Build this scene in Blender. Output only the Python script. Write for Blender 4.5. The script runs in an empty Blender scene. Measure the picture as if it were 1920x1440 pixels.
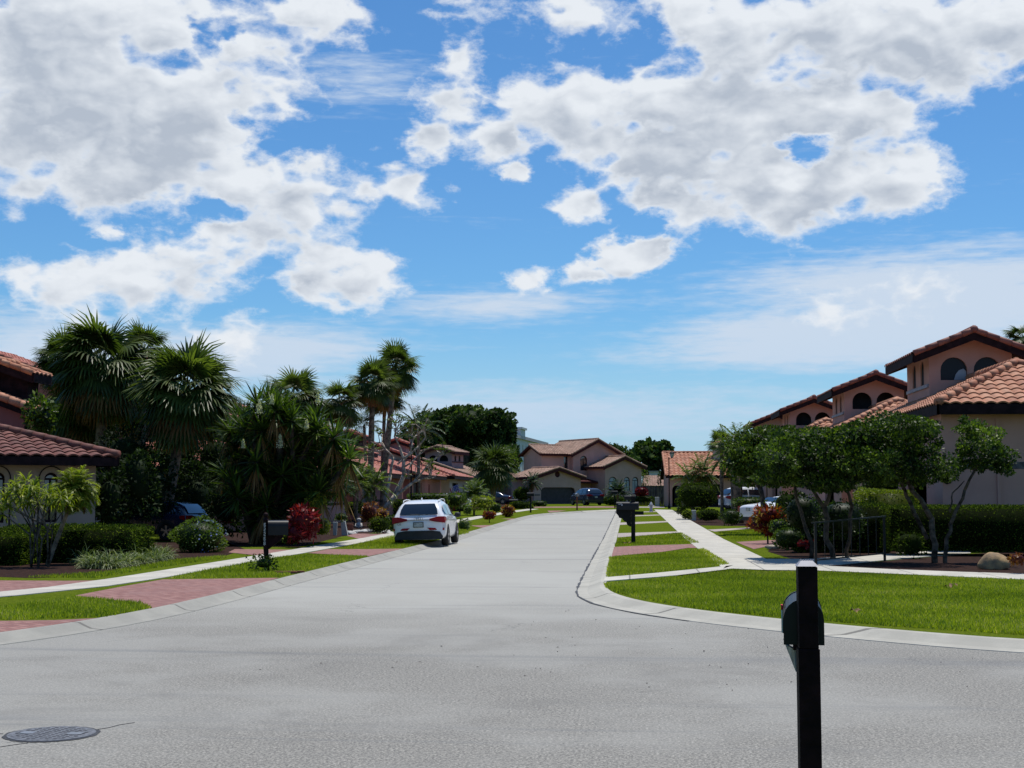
import bpy, bmesh, math, random
import numpy as np
from mathutils import Vector, Matrix
from mathutils.geometry import tessellate_polygon
R = math.radians
S = bpy.context.scene
C = S.collection
# ---------------------------------------------------------------- camera
EYE, FP = 1.85, 2600.0
PITCH, YAW = math.atan(207/2600), R(4.78)
cd = bpy.data.cameras.new('camera'); cam = bpy.data.objects.new('camera', cd); C.objects.link(cam)
cam.location = (0, 0, EYE); cam.rotation_euler = (R(90)+PITCH, 0, YAW)
cd.sensor_width = 36; cd.lens = 36*FP/1920; cd.clip_start = .1; cd.clip_end = 9000
S.camera = cam
S.view_settings.view_transform = 'Standard'; S.view_settings.look = 'None'
S.view_settings.exposure = 0.12; S.view_settings.gamma = 1
S.render.resolution_x, S.render.resolution_y = 1024, 768
FW = np.array([-math.sin(YAW)*math.cos(PITCH), math.cos(YAW)*math.cos(PITCH), math.sin(PITCH)])
RT = np.array([math.cos(YAW), math.sin(YAW), 0]); UP = np.cross(RT, FW)
def ray(px, py): return FW + RT*(px-960)/FP + UP*(720-py)/FP
# the street climbs a little towards its far end
TY = [-5000, 55, 130, 165, 250, 9000]; TZ = [0, 0, .5, .65, .8, .8]
def terr(y): return float(np.interp(y, TY, TZ))
def G(px, py, dz=.1):
    r = ray(px, py); a, b = 2., 3000.
    for _ in range(50):
        m = (a+b)/2
        if EYE + r[2]*m > terr(r[1]*m)+dz: a = m
        else: b = m
    return (r[0]*a, r[1]*a)
def A(px, py, Y):
    r = ray(px, py); t = Y/r[1]
    return (r[0]*t, Y, EYE+r[2]*t)
def AX(px, Y): return A(px, 900, Y)[0]
def AZ(py, Y, px=1178): return A(px, py, Y)[2]
# ---------------------------------------------------------------- sun and sky
SUN_AZ, SUN_EL = R(22), R(72)
sv = Vector((math.sin(SUN_AZ)*math.cos(SUN_EL), math.cos(SUN_AZ)*math.cos(SUN_EL), math.sin(SUN_EL)))
sl = bpy.data.lights.new('sun', 'SUN'); sl.energy = 4.25; sl.angle = R(.5); sl.color = (1, .955, .87)
so = bpy.data.objects.new('sun', sl); C.objects.link(so); so.location = (0, 0, 60)
so.rotation_euler = sv.to_track_quat('Z', 'Y').to_euler()
W = bpy.data.worlds.new('World'); S.world = W; W.use_nodes = True
class NT:
    def __init__(s, tree): s.t = tree; s.n = tree.nodes; s.l = tree.links
    def node(s, typ, **k):
        n = s.n.new(typ)
        for a, v in k.items(): setattr(n, a, v)
        return n
    def put(s, sock, v):
        if isinstance(v, bpy.types.NodeSocket): s.l.new(v, sock)
        elif v is not None: sock.default_value = v
    def math(s, op, a, b=None, c=None, clamp=False):
        n = s.node('ShaderNodeMath', operation=op, use_clamp=clamp)
        for i, v in enumerate((a, b, c)): s.put(n.inputs[i], v)
        return n.outputs[0]
    def vec(s, op, a, b=None, scale=None):
        n = s.node('ShaderNodeVectorMath', operation=op)
        s.put(n.inputs[0], a)
        if b is not None: s.put(n.inputs[1], b)
        if scale is not None: s.put(n.inputs['Scale'], scale)
        return n.outputs['Value'] if op in ('DISTANCE', 'LENGTH', 'DOT_PRODUCT') else n.outputs[0]
    def noise(s, v, scale, detail=4, rough=.5, dist=0., dim='3D'):
        n = s.node('ShaderNodeTexNoise', noise_dimensions=dim)
        if v is not None: s.l.new(v, n.inputs['Vector'])
        n.inputs['Scale'].default_value = scale; n.inputs['Detail'].default_value = detail
        n.inputs['Roughness'].default_value = rough; n.inputs['Distortion'].default_value = dist
        return n.outputs
    def rng(s, v, a, b, c=0., d=1., smooth=True):
        n = s.node('ShaderNodeMapRange', interpolation_type='SMOOTHSTEP' if smooth else 'LINEAR')
        for i, x in enumerate((v, a, b, c, d)): s.put(n.inputs[i], x)
        return n.outputs[0]
    def mix(s, f, a, b):
        n = s.node('ShaderNodeMix', data_type='RGBA')
        s.put(n.inputs[0], f)
        for i, v in ((6, a), (7, b)):
            if isinstance(v, tuple) and len(v) == 3: v = (*v, 1)
            s.put(n.inputs[i], v)
        return n.outputs[2]
    def ramp(s, f, stops):
        n = s.node('ShaderNodeValToRGB'); cr = n.color_ramp
        while len(cr.elements) < len(stops): cr.elements.new(.5)
        for e, (p, c) in zip(cr.elements, stops): e.position = p; e.color = (*c, 1)
        s.put(n.inputs[0], f); return n.outputs[0]
def ang(px, py):
    r = ray(px, py)
    return (math.degrees(math.atan2(r[0], r[1])), math.degrees(math.atan2(r[2], math.hypot(r[0], r[1]))))
PPD = 45.4      # photograph pixels per degree
# cloud lumps: where they stand in the sky (given in photograph pixels, turned into azimuth and elevation), radius, weight
CU = [(120,40,200,1),(330,60,150,.9),(150,175,210,1.1),(350,215,200,1),(60,250,150,.9),(480,90,120,.8),(590,25,110,.9),(520,200,100,.75),
 (250,320,190,1),(430,345,140,.95),(570,310,85,.8),(560,385,110,.85),(330,385,140,.8),(90,345,90,.7),(45,400,75,.6),(620,390,60,.6),
 (870,110,65,.62),(840,185,75,.8),(810,255,65,.78),(775,345,75,.68),(690,355,50,.55),(640,400,55,.55),(730,300,35,.4),
 (400,440,95,.75),(500,440,95,.75),(600,470,85,.75),(660,520,105,.95),(700,490,60,.8),(590,520,80,.8),(430,490,60,.5),(215,425,50,.8),
 (140,500,110,.7),(260,515,130,.8),(50,510,70,.6),(340,530,90,.6),(120,540,90,.6),
 (1290,35,120,.9),(1420,80,160,1),(1560,60,160,1.1),(1720,60,160,1.1),(1880,60,140,1),(1790,140,90,.8),
 (1000,200,90,.85),(1110,190,120,1),(1240,180,130,1.05),(1380,220,160,1.1),(1540,210,150,1.1),(1660,200,95,.9),(1260,290,140,1.05),
 (1420,330,150,1.05),(1560,340,130,1),(1660,355,90,.9),(1110,385,60,.75),(1250,380,90,.8),(930,255,75,.85),(1120,265,95,.95),(1190,320,80,.95),(1070,395,50,.6),(1300,400,80,.8),(1060,240,80,.8),(1700,300,70,.8),(1610,60,100,.9),(975,318,40,.8),(1490,395,90,.8),
 (1150,480,80,1.15),(1205,468,66,1.05),(1095,502,50,.85),(1000,522,50,.8),(1245,458,36,.65),(880,5,80,.55),(1080,15,100,.6),(1160,55,70,.5),
 (1560,580,60,.42),(1700,550,70,.42),(430,630,90,.55),(170,610,80,.4)]
HOLE = [(1190,428,42,.5),(1060,440,50,.5),(310,405,75,.7),(50,425,70,.6),(170,455,70,.4),(545,245,75,.7),(520,90,60,.2),(1180,95,90,.5),(385,72,50,.85),(1522,264,34,.8),(120,345,70,.2),(1480,140,1,0),(400,395,42,.5),(330,130,40,.15)]
wn = NT(W.node_tree); wn.n.clear()
XS = .62                                                   # lumps are wider than high
def field_group():
    g = bpy.data.node_groups.new('cloud_field', 'ShaderNodeTree')
    g.interface.new_socket('P', in_out='INPUT', socket_type='NodeSocketVector')
    g.interface.new_socket('F', in_out='OUTPUT', socket_type='NodeSocketFloat')
    t = NT(g); gi = t.node('NodeGroupInput'); go = t.node('NodeGroupOutput'); P = gi.outputs[0]
    acc = None
    for (px, py, r, w) in CU:
        a, e = ang(px, py); d = t.vec('DISTANCE', P, (a*XS, e, 0))
        v = t.math('MULTIPLY_ADD', d, -w/(r*.67/PPD), w)
        acc = v if acc is None else t.math('SMOOTH_MAX', acc, v, .28)
    for (px, py, r, w) in HOLE:
        if w == 0: continue
        a, e = ang(px, py); d = t.vec('DISTANCE', P, (a*XS, e, 0))
        v = t.math('MULTIPLY_ADD', d, -w/(r/PPD), w)
        acc = t.math('SUBTRACT', acc, t.math('MAXIMUM', v, 0.))
    t.l.new(acc, go.inputs[0]); return g
def build_world():
    t = wn; out = t.node('ShaderNodeOutputWorld'); bg = t.node('ShaderNodeBackground'); t.l.new(bg.outputs[0], out.inputs[0])
    sky = t.node('ShaderNodeTexSky', sky_type='NISHITA'); sky.sun_disc = False
    sky.sun_elevation = SUN_EL; sky.sun_rotation = SUN_AZ; sky.altitude = 0; sky.air_density = 1.0; sky.dust_density = .35; sky.ozone_density = 2.2
    tc = t.node('ShaderNodeTexCoord'); D = tc.outputs['Generated']
    sp = t.node('ShaderNodeSeparateXYZ'); t.l.new(D, sp.inputs[0]); x, y, z = sp.outputs
    az = t.math('MULTIPLY', t.math('ARCTAN2', x, y), 57.2958); el = t.math('MULTIPLY', t.math('ARCSINE', z), 57.2958)
    cb = t.node('ShaderNodeCombineXYZ'); t.l.new(t.math('MULTIPLY', az, XS), cb.inputs[0]); t.l.new(el, cb.inputs[1]); P = cb.outputs[0]
    grp = field_group()
    warp = t.noise(P, .30, 2, .5)['Color']; warp2 = t.noise(P, 1.3, 6, .62)['Color']
    Pw = t.vec('ADD', P, t.vec('MULTIPLY', t.vec('SUBTRACT', warp, (.5, .5, .5)), (1.5, 1.2, 0)))
    Pf = t.vec('ADD', Pw, t.vec('MULTIPLY', t.vec('SUBTRACT', warp2, (.5, .5, .5)), (1.5, 1.1, 0)))
    def F(v):
        n = t.node('ShaderNodeGroup'); n.node_tree = grp; t.l.new(v, n.inputs[0]); return n.outputs[0]
    def billow(v, det):
        b1 = t.math('ABSOLUTE', t.math('MULTIPLY_ADD', t.noise(v, .72, det, .47, .12)['Fac'], 2., -1.))
        return t.math('ADD', t.math('MULTIPLY', t.noise(v, .36, 3, .5, .2)['Fac'], .55), t.math('SUBTRACT', .50, t.math('MULTIPLY', b1, .95)))
    n1 = billow(P, 9)
    d0 = t.math('ADD', t.math('MULTIPLY', F(Pf), 1.22), t.math('MULTIPLY', t.math('SUBTRACT', n1, .71), 1.35))
    emb = t.math('SUBTRACT', n1, billow(t.vec('ADD', P, (.16, .34, 0)), 6))
    up = (.5, 1.25, 0)
    n2 = t.math('ADD', t.math('MULTIPLY', t.noise(t.vec('ADD', P, up), .40, 3, .5, .2)['Fac'], .5), t.math('MULTIPLY', t.noise(t.vec('ADD', P, up), 1.05, 3, .5)['Fac'], .5))
    d1 = t.math('ADD', F(t.vec('ADD', Pw, up)), t.math('MULTIPLY', t.math('SUBTRACT', n2, .5), 1.5))
    a0 = t.rng(d0, .0, .48)
    wisp = t.math('MULTIPLY', t.rng(t.math('ADD', d0, t.math('MULTIPLY', t.math('SUBTRACT', t.noise(P, 1.9, 8, .7)['Fac'], .5), 1.1)), -.12, .40), .62)
    # shade: much cloud between this point and the sun above
    dk = t.math('MULTIPLY', t.rng(d1, -.10, .85), t.rng(d0, .18, .75))
    bn = t.noise(P, .55, 4, .55, .3)['Fac']
    dk = t.math('MULTIPLY', dk, t.rng(bn, .3, .62, .62, 1.05))
    dk = t.math('SUBTRACT', dk, t.math('MULTIPLY', emb, .95), None, True)
    ccol = t.mix(dk, (.74, .78, .83), (.42, .475, .56))
    # thin streaky high cloud
    sm = t.node('ShaderNodeMapping'); sm.inputs['Scale'].default_value = (.10, .8, 1); sm.inputs['Rotation'].default_value = (0, 0, R(-7)); t.l.new(P, sm.inputs[0])
    st = t.math('ADD', t.math('MULTIPLY', t.noise(sm.outputs[0], 1.3, 7, .62, .35)['Fac'], .6), t.math('MULTIPLY', t.noise(t.vec('MULTIPLY', P, (1.1, 3.4, 1)), 1.1, 6, .6, .2)['Fac'], .4))
    def lump(px, py, rx, ry):
        a, e = ang(px, py)
        v = t.vec('MULTIPLY', t.vec('SUBTRACT', P, (a*XS, e, 0)), (PPD/rx/XS, PPD/ry, 0))
        return t.math('SUBTRACT', 1., t.vec('LENGTH', v), None, True)
    zone = t.math('ADD', t.math('MULTIPLY', lump(1740, 560, 560, 150), 1.7), t.math('ADD', lump(1450, 650, 420, 70), t.math('ADD', t.math('ADD', lump(690, 150, 230, 80), lump(60, 620, 300, 90)), t.math('ADD', lump(950, 570, 330, 60), t.math('ADD', lump(560, 650, 330, 70), t.math('ADD', lump(950, 775, 900, 75), lump(300, 680, 500, 60)))))))
    zone = t.math('MULTIPLY', zone, 1.3)
    low = t.rng(el, 9., 1.)
    thr = t.math('ADD', t.math('MULTIPLY', zone, .30), t.math('MULTIPLY', low, .12))
    ci = t.rng(t.math('ADD', st, thr), .56, .98, 0, .95)
    # blue sky, a touch deeper than the bare Nishita one, paler towards the horizon
    hs = t.node('ShaderNodeHueSaturation'); t.l.new(sky.outputs[0], hs.inputs['Color']); hs.inputs['Saturation'].default_value = 1.08; hs.inputs['Value'].default_value = 1.
    blue = t.vec('MULTIPLY', hs.outputs[0], (SKYM[0], SKYM[1], SKYM[2]))
    c1 = t.mix(ci, blue, (.56, .65, .77))
    c1 = t.mix(t.rng(el, 8., 0., 0, .72), c1, (.40, .58, .77))
    c2 = t.mix(t.math('MAXIMUM', a0, wisp), c1, ccol)
    below = t.math('GREATER_THAN', el, -.3)
    c3 = t.mix(below, (.10, .11, .09), c2)
    t.l.new(c3, bg.inputs['Color']); bg.inputs['Strength'].default_value = 1.0
SK = .12                       # Nishita strength; the cloud colours above are given at final strength
SKYM = (SK*.43, SK*.70, SK*.90)
build_world()
W.cycles.sampling_method = 'MANUAL'; W.cycles.sample_map_resolution = 512
# ---------------------------------------------------------------- materials
MATS = {}
def base(name):
    m = bpy.data.materials.new(name); m.use_nodes = True; t = NT(m.node_tree); b = t.n['Principled BSDF']; MATS[name] = m
    return m, t, b
def simple(name, col, rough=.6, var=.12, scale=3., bump=.0, bscale=30., metal=0., spec=.5, col2=None, detail=5):
    m, t, b = base(name)
    tc = t.node('ShaderNodeTexCoord').outputs['Object']
    n = t.noise(tc, scale, detail, .6)['Fac']
    c2 = col2 or tuple(max(0, c*(1-2.2*var)) for c in col)
    c1 = tuple(min(1, c*(1+var)) for c in col) if not col2 else col
    t.l.new(t.mix(t.rng(n, .3, .7), c2, c1), b.inputs['Base Color'])
    b.inputs['Roughness'].default_value = rough; b.inputs['Metallic'].default_value = metal; b.inputs['Specular IOR Level'].default_value = spec
    if bump:
        bm_ = t.node('ShaderNodeBump'); bm_.inputs['Strength'].default_value = bump; bm_.inputs['Distance'].default_value = .02
        t.l.new(t.noise(tc, bscale, 4, .6)['Fac'], bm_.inputs['Height']); t.l.new(bm_.outputs[0], b.inputs['Normal'])
    return m
def leafm(name, stops, rough=.5, transl=.25, spec=.18):
    m, t, b = base(name)
    at = t.node('ShaderNodeAttribute', attribute_name='var').outputs['Fac']
    c = t.ramp(at, stops)
    t.l.new(c, b.inputs['Base Color']); b.inputs['Roughness'].default_value = rough; b.inputs['Specular IOR Level'].default_value = spec
    tr = t.node('ShaderNodeBsdfTranslucent'); t.l.new(t.vec('MULTIPLY', c, (1.5, 1.7, .6)), tr.inputs[0])
    mx = t.node('ShaderNodeMixShader'); mx.inputs[0].default_value = transl
    t.l.new(b.outputs[0], mx.inputs[1]); t.l.new(tr.outputs[0], mx.inputs[2]); t.l.new(mx.outputs[0], t.n['Material Output'].inputs[0])
    return m
def roofm(name, cols):
    m, t, b = base(name)
    at = t.node('ShaderNodeAttribute', attribute_name='var').outputs['Fac']
    tc = t.node('ShaderNodeTexCoord').outputs['Object']
    c = t.ramp(at, [(i/(len(cols)-1), k) for i, k in enumerate(cols)])
    st = t.rng(t.noise(tc, 2.2, 6, .65)['Fac'], .4, .75, 1., .62)
    cc = t.vec('SCALE', c, None, st)
    t.l.new(cc, b.inputs['Base Color']); b.inputs['Roughness'].default_value = .75
    bp = t.node('ShaderNodeBump'); bp.inputs['Strength'].default_value = .3; bp.inputs['Distance'].default_value = .01
    t.l.new(t.noise(tc, 60, 3, .6)['Fac'], bp.inputs['Height']); t.l.new(bp.outputs[0], b.inputs['Normal'])
    return m
def asphalt():
    m, t, b = base('asphalt')
    tc = t.node('ShaderNodeTexCoord').outputs['Object']
    fine = t.noise(tc, 48, 3, .8)['Fac']; mid = t.noise(tc, 14, 3, .6)['Fac']
    big = t.noise(tc, .22, 5, .6)['Fac']
    mp = t.node('ShaderNodeMapping'); mp.inputs['Scale'].default_value = (.06, .9, 1); mp.inputs['Rotation'].default_value = (0, 0, R(-14)); t.l.new(tc, mp.inputs[0])
    st = t.noise(mp.outputs[0], .9, 7, .68, 1.1)['Fac']
    c = t.mix(t.rng(fine, .38, .62), (.122, .116, .104), (.332, .315, .276))
    c = t.mix(t.rng(mid, .3, .7, 0, .30), c, (.13, .128, .12)); grain = t.rng(t.noise(tc, 24, 4, .8)['Fac'], .40, .62, .80, 1.16)
    c = t.vec('SCALE', c, None, grain)
    c = t.mix(t.rng(big, .42, .60, 0, .55), c, (.30, .293, .268)); dirt = t.rng(t.noise(tc, .55, 7, .7, .6)['Fac'], .50, .68, 0, .34); c = t.mix(dirt, c, (.13, .124, .112))
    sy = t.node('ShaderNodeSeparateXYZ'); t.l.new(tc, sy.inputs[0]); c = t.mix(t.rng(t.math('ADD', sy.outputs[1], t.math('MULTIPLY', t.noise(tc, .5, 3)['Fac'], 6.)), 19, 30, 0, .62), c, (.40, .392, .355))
    c = t.mix(t.rng(st, .52, .70, 0, .50), c, (.13, .135, .14))
    wsp = t.rng(t.noise(tc, 90, 2, .5)['Fac'], .70, .76); c = t.mix(t.math('MULTIPLY', wsp, .5), c, (.6, .58, .5))
    vo = t.node('ShaderNodeTexVoronoi', feature='DISTANCE_TO_EDGE'); vo.inputs['Scale'].default_value = .23
    t.l.new(t.vec('ADD', tc, t.vec('SCALE', t.noise(tc, 1.3, 5, .6)['Color'], None, .9)), vo.inputs['Vector'])
    cr = t.math('MULTIPLY', t.rng(vo.outputs[0], .0022, .0006), t.rng(t.noise(tc, .35, 2)['Fac'], .56, .62))
    c = t.mix(t.math('MULTIPLY', cr, .6), c, (.06, .06, .06))
    t.l.new(c, b.inputs['Base Color']); b.inputs['Roughness'].default_value = .82; b.inputs['Specular IOR Level'].default_value = .35
    bp = t.node('ShaderNodeBump'); bp.inputs['Strength'].default_value = .35; bp.inputs['Distance'].default_value = .006
    t.l.new(fine, bp.inputs['Height']); t.l.new(bp.outputs[0], b.inputs['Normal'])
    return m
def pavers():
    m, t, b = base('red_pavers')
    tc = t.node('ShaderNodeTexCoord').outputs['Object']
    mp = t.node('ShaderNodeMapping'); mp.inputs['Rotation'].default_value = (0, 0, R(45)); t.l.new(tc, mp.inputs[0])
    br = t.node('ShaderNodeTexBrick'); t.l.new(mp.outputs[0], br.inputs['Vector']); br.inputs['Scale'].default_value = 1.
    br.inputs['Brick Width'].default_value = .22; br.inputs['Row Height'].default_value = .11; br.inputs['Mortar Size'].default_value = .008
    br.inputs['Color1'].default_value = (.20, .075, .062, 1); br.inputs['Color2'].default_value = (.31, .15, .125, 1); br.inputs['Mortar'].default_value = (.12, .07, .06, 1)
    n = t.noise(tc, 1.2, 6, .65)['Fac']
    t.l.new(t.mix(t.rng(n, .42, .7, 0, .5), br.outputs[0], (.22, .12, .11)), b.inputs['Base Color']); b.inputs['Roughness'].default_value = .8
    return m
def concrete(name, c1, c2, joint=0., jdir=1):
    m, t, b = base(name)
    tc = t.node('ShaderNodeTexCoord').outputs['Object']
    n = t.noise(tc, 1.1, 7, .65)['Fac']; f = t.noise(tc, 60, 3, .7)['Fac']
    c = t.mix(t.rng(n, .35, .68), c2, c1); c = t.mix(t.rng(f, .3, .7, 0, .3), c, tuple(k*.75 for k in c2))
    sp = t.rng(t.noise(tc, 7, 5, .7)['Fac'], .62, .75, 0, .5); c = t.mix(sp, c, tuple(k*.6 for k in c2))
    if joint:
        s = t.node('ShaderNodeSeparateXYZ'); t.l.new(tc, s.inputs[0])
        fr = t.math('FRACT', t.math('DIVIDE', s.outputs[jdir], joint))
        j = t.math('MAXIMUM', t.math('LESS_THAN', fr, .022), 0.)
        pan = t.node('ShaderNodeTexWhiteNoise', noise_dimensions='1D'); t.l.new(t.math('FLOOR', t.math('DIVIDE', s.outputs[jdir], joint)), pan.inputs['W'])
        c = t.mix(t.math('MULTIPLY', pan.outputs[0], .28), c, tuple(k*.72 for k in c1))
        c = t.mix(t.math('MULTIPLY', j, .75), c, (.10, .095, .085))
    t.l.new(c, b.inputs['Base Color']); b.inputs['Roughness'].default_value = .85; b.inputs['Specular IOR Level'].default_value = .3
    bp = t.node('ShaderNodeBump'); bp.inputs['Strength'].default_value = .2; bp.inputs['Distance'].default_value = .004
    t.l.new(f, bp.inputs['Height']); t.l.new(bp.outputs[0], b.inputs['Normal'])
    return m
def stucco(name, col):
    m, t, b = base(name)
    tc = t.node('ShaderNodeTexCoord').outputs['Object']
    n = t.noise(tc, .8, 6, .6)['Fac']
    mp = t.node('ShaderNodeMapping'); mp.inputs['Scale'].default_value = (3, 3, .25); t.l.new(tc, mp.inputs[0])
    sk = t.noise(mp.outputs[0], 1.2, 6, .65)['Fac']
    c = t.mix(t.rng(n, .3, .7), tuple(k*.86 for k in col), col)
    c = t.mix(t.rng(sk, .55, .8, 0, .3), c, tuple(k*.62 for k in col))
    t.l.new(c, b.inputs['Base Color']); b.inputs['Roughness'].default_value = .9; b.inputs['Specular IOR Level'].default_value = .2
    bp = t.node('ShaderNodeBump'); bp.inputs['Strength'].default_value = .5; bp.inputs['Distance'].default_value = .01
    t.l.new(t.noise(tc, 45, 4, .65)['Fac'], bp.inputs['Height']); t.l.new(bp.outputs[0], b.inputs['Normal'])
    return m
def lawnm():
    m, t, b = base('lawn_grass')
    tc = t.node('ShaderNodeTexCoord').outputs['Object']
    mp = t.node('ShaderNodeMapping'); mp.inputs['Scale'].default_value = (1, .35, 1); t.l.new(tc, mp.inputs[0])
    f = t.noise(mp.outputs[0], 34, 4, .75)['Fac']; mnoise = t.noise(tc, 1.5, 6, .65)['Fac']; bgn = t.noise(tc, .3, 4, .6)['Fac']
    c = t.mix(t.rng(f, .3, .7), (.042, .070, .006), (.125, .165, .014))
    c = t.mix(t.rng(mnoise, .42, .72, 0, .6), c, (.105, .135, .016))
    c = t.mix(t.rng(bgn, .5, .75, 0, .35), c, (.12, .14, .022))
    t.l.new(c, b.inputs['Base Color']); b.inputs['Roughness'].default_value = 1.; b.inputs['Specular IOR Level'].default_value = .0
    bp = t.node('ShaderNodeBump'); bp.inputs['Strength'].default_value = .9; bp.inputs['Distance'].default_value = .03
    t.l.new(f, bp.inputs['Height']); t.l.new(bp.outputs[0], b.inputs['Normal'])
    return m
M = MATS
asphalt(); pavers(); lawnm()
concrete('sidewalk_concrete', (.56, .53, .46), (.42, .40, .35), 1.55, 1)
concrete('crosswalk_concrete', (.56, .53, .46), (.42, .40, .35), 1.55, 0)
concrete('kerb_concrete', (.47, .45, .39), (.36, .345, .30), 3.1, 1); concrete('worn_kerb_concrete', (.36, .347, .305), (.27, .262, .235), 3.1, 1)
concrete('drive_concrete', (.42, .36, .33), (.33, .28, .26), 0)
simple('mulch', (.045, .020, .014), .95, .4, 9, .9, 25, col2=(.012, .007, .005), spec=.1)
stucco('pink_stucco', (.58, .32, .255)); stucco('beige_stucco', (.40, .29, .215)); stucco('mauve_stucco', (.35, .225, .225)); stucco('rose_stucco', (.40, .165, .135)); stucco('far_stucco', (.54, .33, .275)); stucco('cream_stucco', (.52, .42, .31)); stucco('grey_stucco', (.55, .56, .58))
simple('brown_trim', (.022, .010, .011), .8, .25, 4, spec=.15); simple('red_trim', (.075, .020, .020), .8, .2, 4, spec=.15)
simple('dark_interior', (.012, .012, .016), .8, .3, 2)
simple('frieze_tile', (.13, .11, .115), .5, .7, 9, col2=(.012, .010, .016))
simple('light_sill', (.36, .33, .34), .7, .1)
simple('bare_wood', (.46, .38, .30), .9, .3, 6, .5, 30); simple('palm_bark', (.23, .165, .115), .95, .35, 5, .8, 20); simple('grey_bark', (.11, .088, .070), .95, .4, 5, .6, 25, spec=.1); simple('dark_bark', (.07, .05, .035), .95, .35, 5, .6, 20)
simple('boot_bark', (.26, .10, .055), .95, .4, 9, .8, 25)
simple('black_paint', (.006, .006, .007), .55, .3, 5, spec=.2); simple('dark_wood', (.017, .0055, .0065), .7, .35, 9, .3, 40, spec=.12)
simple('black_metal', (.005, .0052, .007), .4, .2, 6, spec=.3)
simple('cast_iron', (.15, .155, .17), .55, .25, 30, .3, 60, metal=.2); simple('iron_hole', (.012, .012, .014), .9)
simple('white_plastic', (.72, .72, .70), .4, .06); simple('green_grey_plastic', (.42, .46, .42), .55, .08); simple('hydrant_paint', (.42, .45, .50), .5, .15)
simple('white_metal', (.75, .75, .78), .35, .05); simple('grey_metal', (.35, .36, .38), .35, .1, metal=.6)
simple('terracotta', (.26, .08, .045), .8, .2); simple('stone', (.40, .34, .27), .9, .3, 3, .8, 12); simple('tan_rock', (.42, .27, .12), .9, .3, 3, .9, 9, col2=(.17, .12, .075)); simple('pale_stone', (.47, .46, .43), .9, .2, 5, .5, 20)
simple('fence_wood', (.105, .085, .085), .9, .3, 2, .4, 20); simple('dark_door', (.035, .02, .028), .55, .2, 3); simple('pink_door', (.33, .17, .17), .7, .2, 3)
simple('flag_red', (.50, .03, .05), .8, .05); simple('flag_white', (.75, .73, .75), .8, .05); simple('flag_blue', (.035, .04, .22), .8, .1)
simple('blind', (.36, .37, .40), .6, .1, 2); simple('leaf_litter', (.035, .025, .018), .9, .4, 8); simple('brown_litter', (.30, .17, .09), .9, .4, 8)
simple('cap_grey', (.30, .29, .33), .6, .1, 5); simple('tar', (.035, .036, .04), .7, .2, 5)
def carpaint(name, col, rough=.22, coat=.6):
    m, t, b = base(name)
    tc = t.node('ShaderNodeTexCoord').outputs['Object']
    n = t.noise(tc, 2.5, 4, .6)['Fac']
    t.l.new(t.mix(t.rng(n, .3, .7, 0, .25), col, tuple(k*.82 for k in col)), b.inputs['Base Color'])
    b.inputs['Roughness'].default_value = rough; b.inputs['Coat Weight'].default_value = coat; b.inputs['Coat Roughness'].default_value = .05
    return m
carpaint('white_paint', (.78, .79, .82)); carpaint('navy_paint', (.012, .017, .045)); carpaint('dark_blue_paint', (.009, .016, .045)); carpaint('dark_grey_paint', (.05, .055, .065))
def glassm(name, col, rough=.04):
    m, t, b = base(name)
    tc = t.node('ShaderNodeTexCoord').outputs['Object']
    n = t.noise(tc, 1.6, 3, .5)['Fac']
    t.l.new(t.mix(n, col, tuple(k*.4 for k in col)), b.inputs['Base Color']); b.inputs['Roughness'].default_value = rough
    b.inputs['Specular IOR Level'].default_value = 1.; b.inputs['Coat Weight'].default_value = .5; b.inputs['Coat Roughness'].default_value = .02
    return m
glassm('dim_glass', (.012, .016, .024), .4); MATS['dim_glass'].node_tree.nodes['Principled BSDF'].inputs['Coat Weight'].default_value = 0; MATS['dim_glass'].node_tree.nodes['Principled BSDF'].inputs['Specular IOR Level'].default_value = .3; glassm('car_glass', (.014, .018, .024)); glassm('window_glass', (.02, .025, .035), .08)
glassm('tail_red', (.42, .006, .010), .35); MATS['tail_red'].node_tree.nodes['Principled BSDF'].inputs['Coat Weight'].default_value = 0; MATS['tail_red'].node_tree.nodes['Principled BSDF'].inputs['Specular IOR Level'].default_value = .25; glassm('lamp_glass', (.55, .58, .62), .15)
simple('rubber', (.010, .010, .011), .8, .2, 8); simple('rim_metal', (.40, .40, .42), .3, .05, metal=.8); simple('bumper_plastic', (.018, .019, .022), .65, .2)
simple('plate', (.42, .44, .42), .5, .2, 20)
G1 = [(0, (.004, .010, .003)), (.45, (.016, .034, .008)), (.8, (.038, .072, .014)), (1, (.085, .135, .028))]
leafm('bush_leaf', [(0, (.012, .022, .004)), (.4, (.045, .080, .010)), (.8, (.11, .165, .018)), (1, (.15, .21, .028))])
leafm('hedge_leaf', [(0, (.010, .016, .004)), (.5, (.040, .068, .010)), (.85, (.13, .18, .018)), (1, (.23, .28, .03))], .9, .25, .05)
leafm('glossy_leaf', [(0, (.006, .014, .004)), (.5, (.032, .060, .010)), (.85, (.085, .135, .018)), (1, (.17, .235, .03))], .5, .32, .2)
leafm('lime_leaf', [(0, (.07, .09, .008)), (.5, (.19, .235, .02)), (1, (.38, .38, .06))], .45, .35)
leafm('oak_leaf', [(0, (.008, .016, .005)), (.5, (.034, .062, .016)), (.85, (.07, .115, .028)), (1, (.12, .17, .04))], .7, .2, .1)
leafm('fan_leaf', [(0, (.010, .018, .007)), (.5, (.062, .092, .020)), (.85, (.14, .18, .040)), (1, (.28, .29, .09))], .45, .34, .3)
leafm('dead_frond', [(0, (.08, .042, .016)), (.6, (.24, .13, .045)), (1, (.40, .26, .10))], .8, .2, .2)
leafm('feather_leaf', [(0, (.03, .05, .008)), (.5, (.075, .12, .016)), (1, (.20, .24, .04))], .4, .3)
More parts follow.
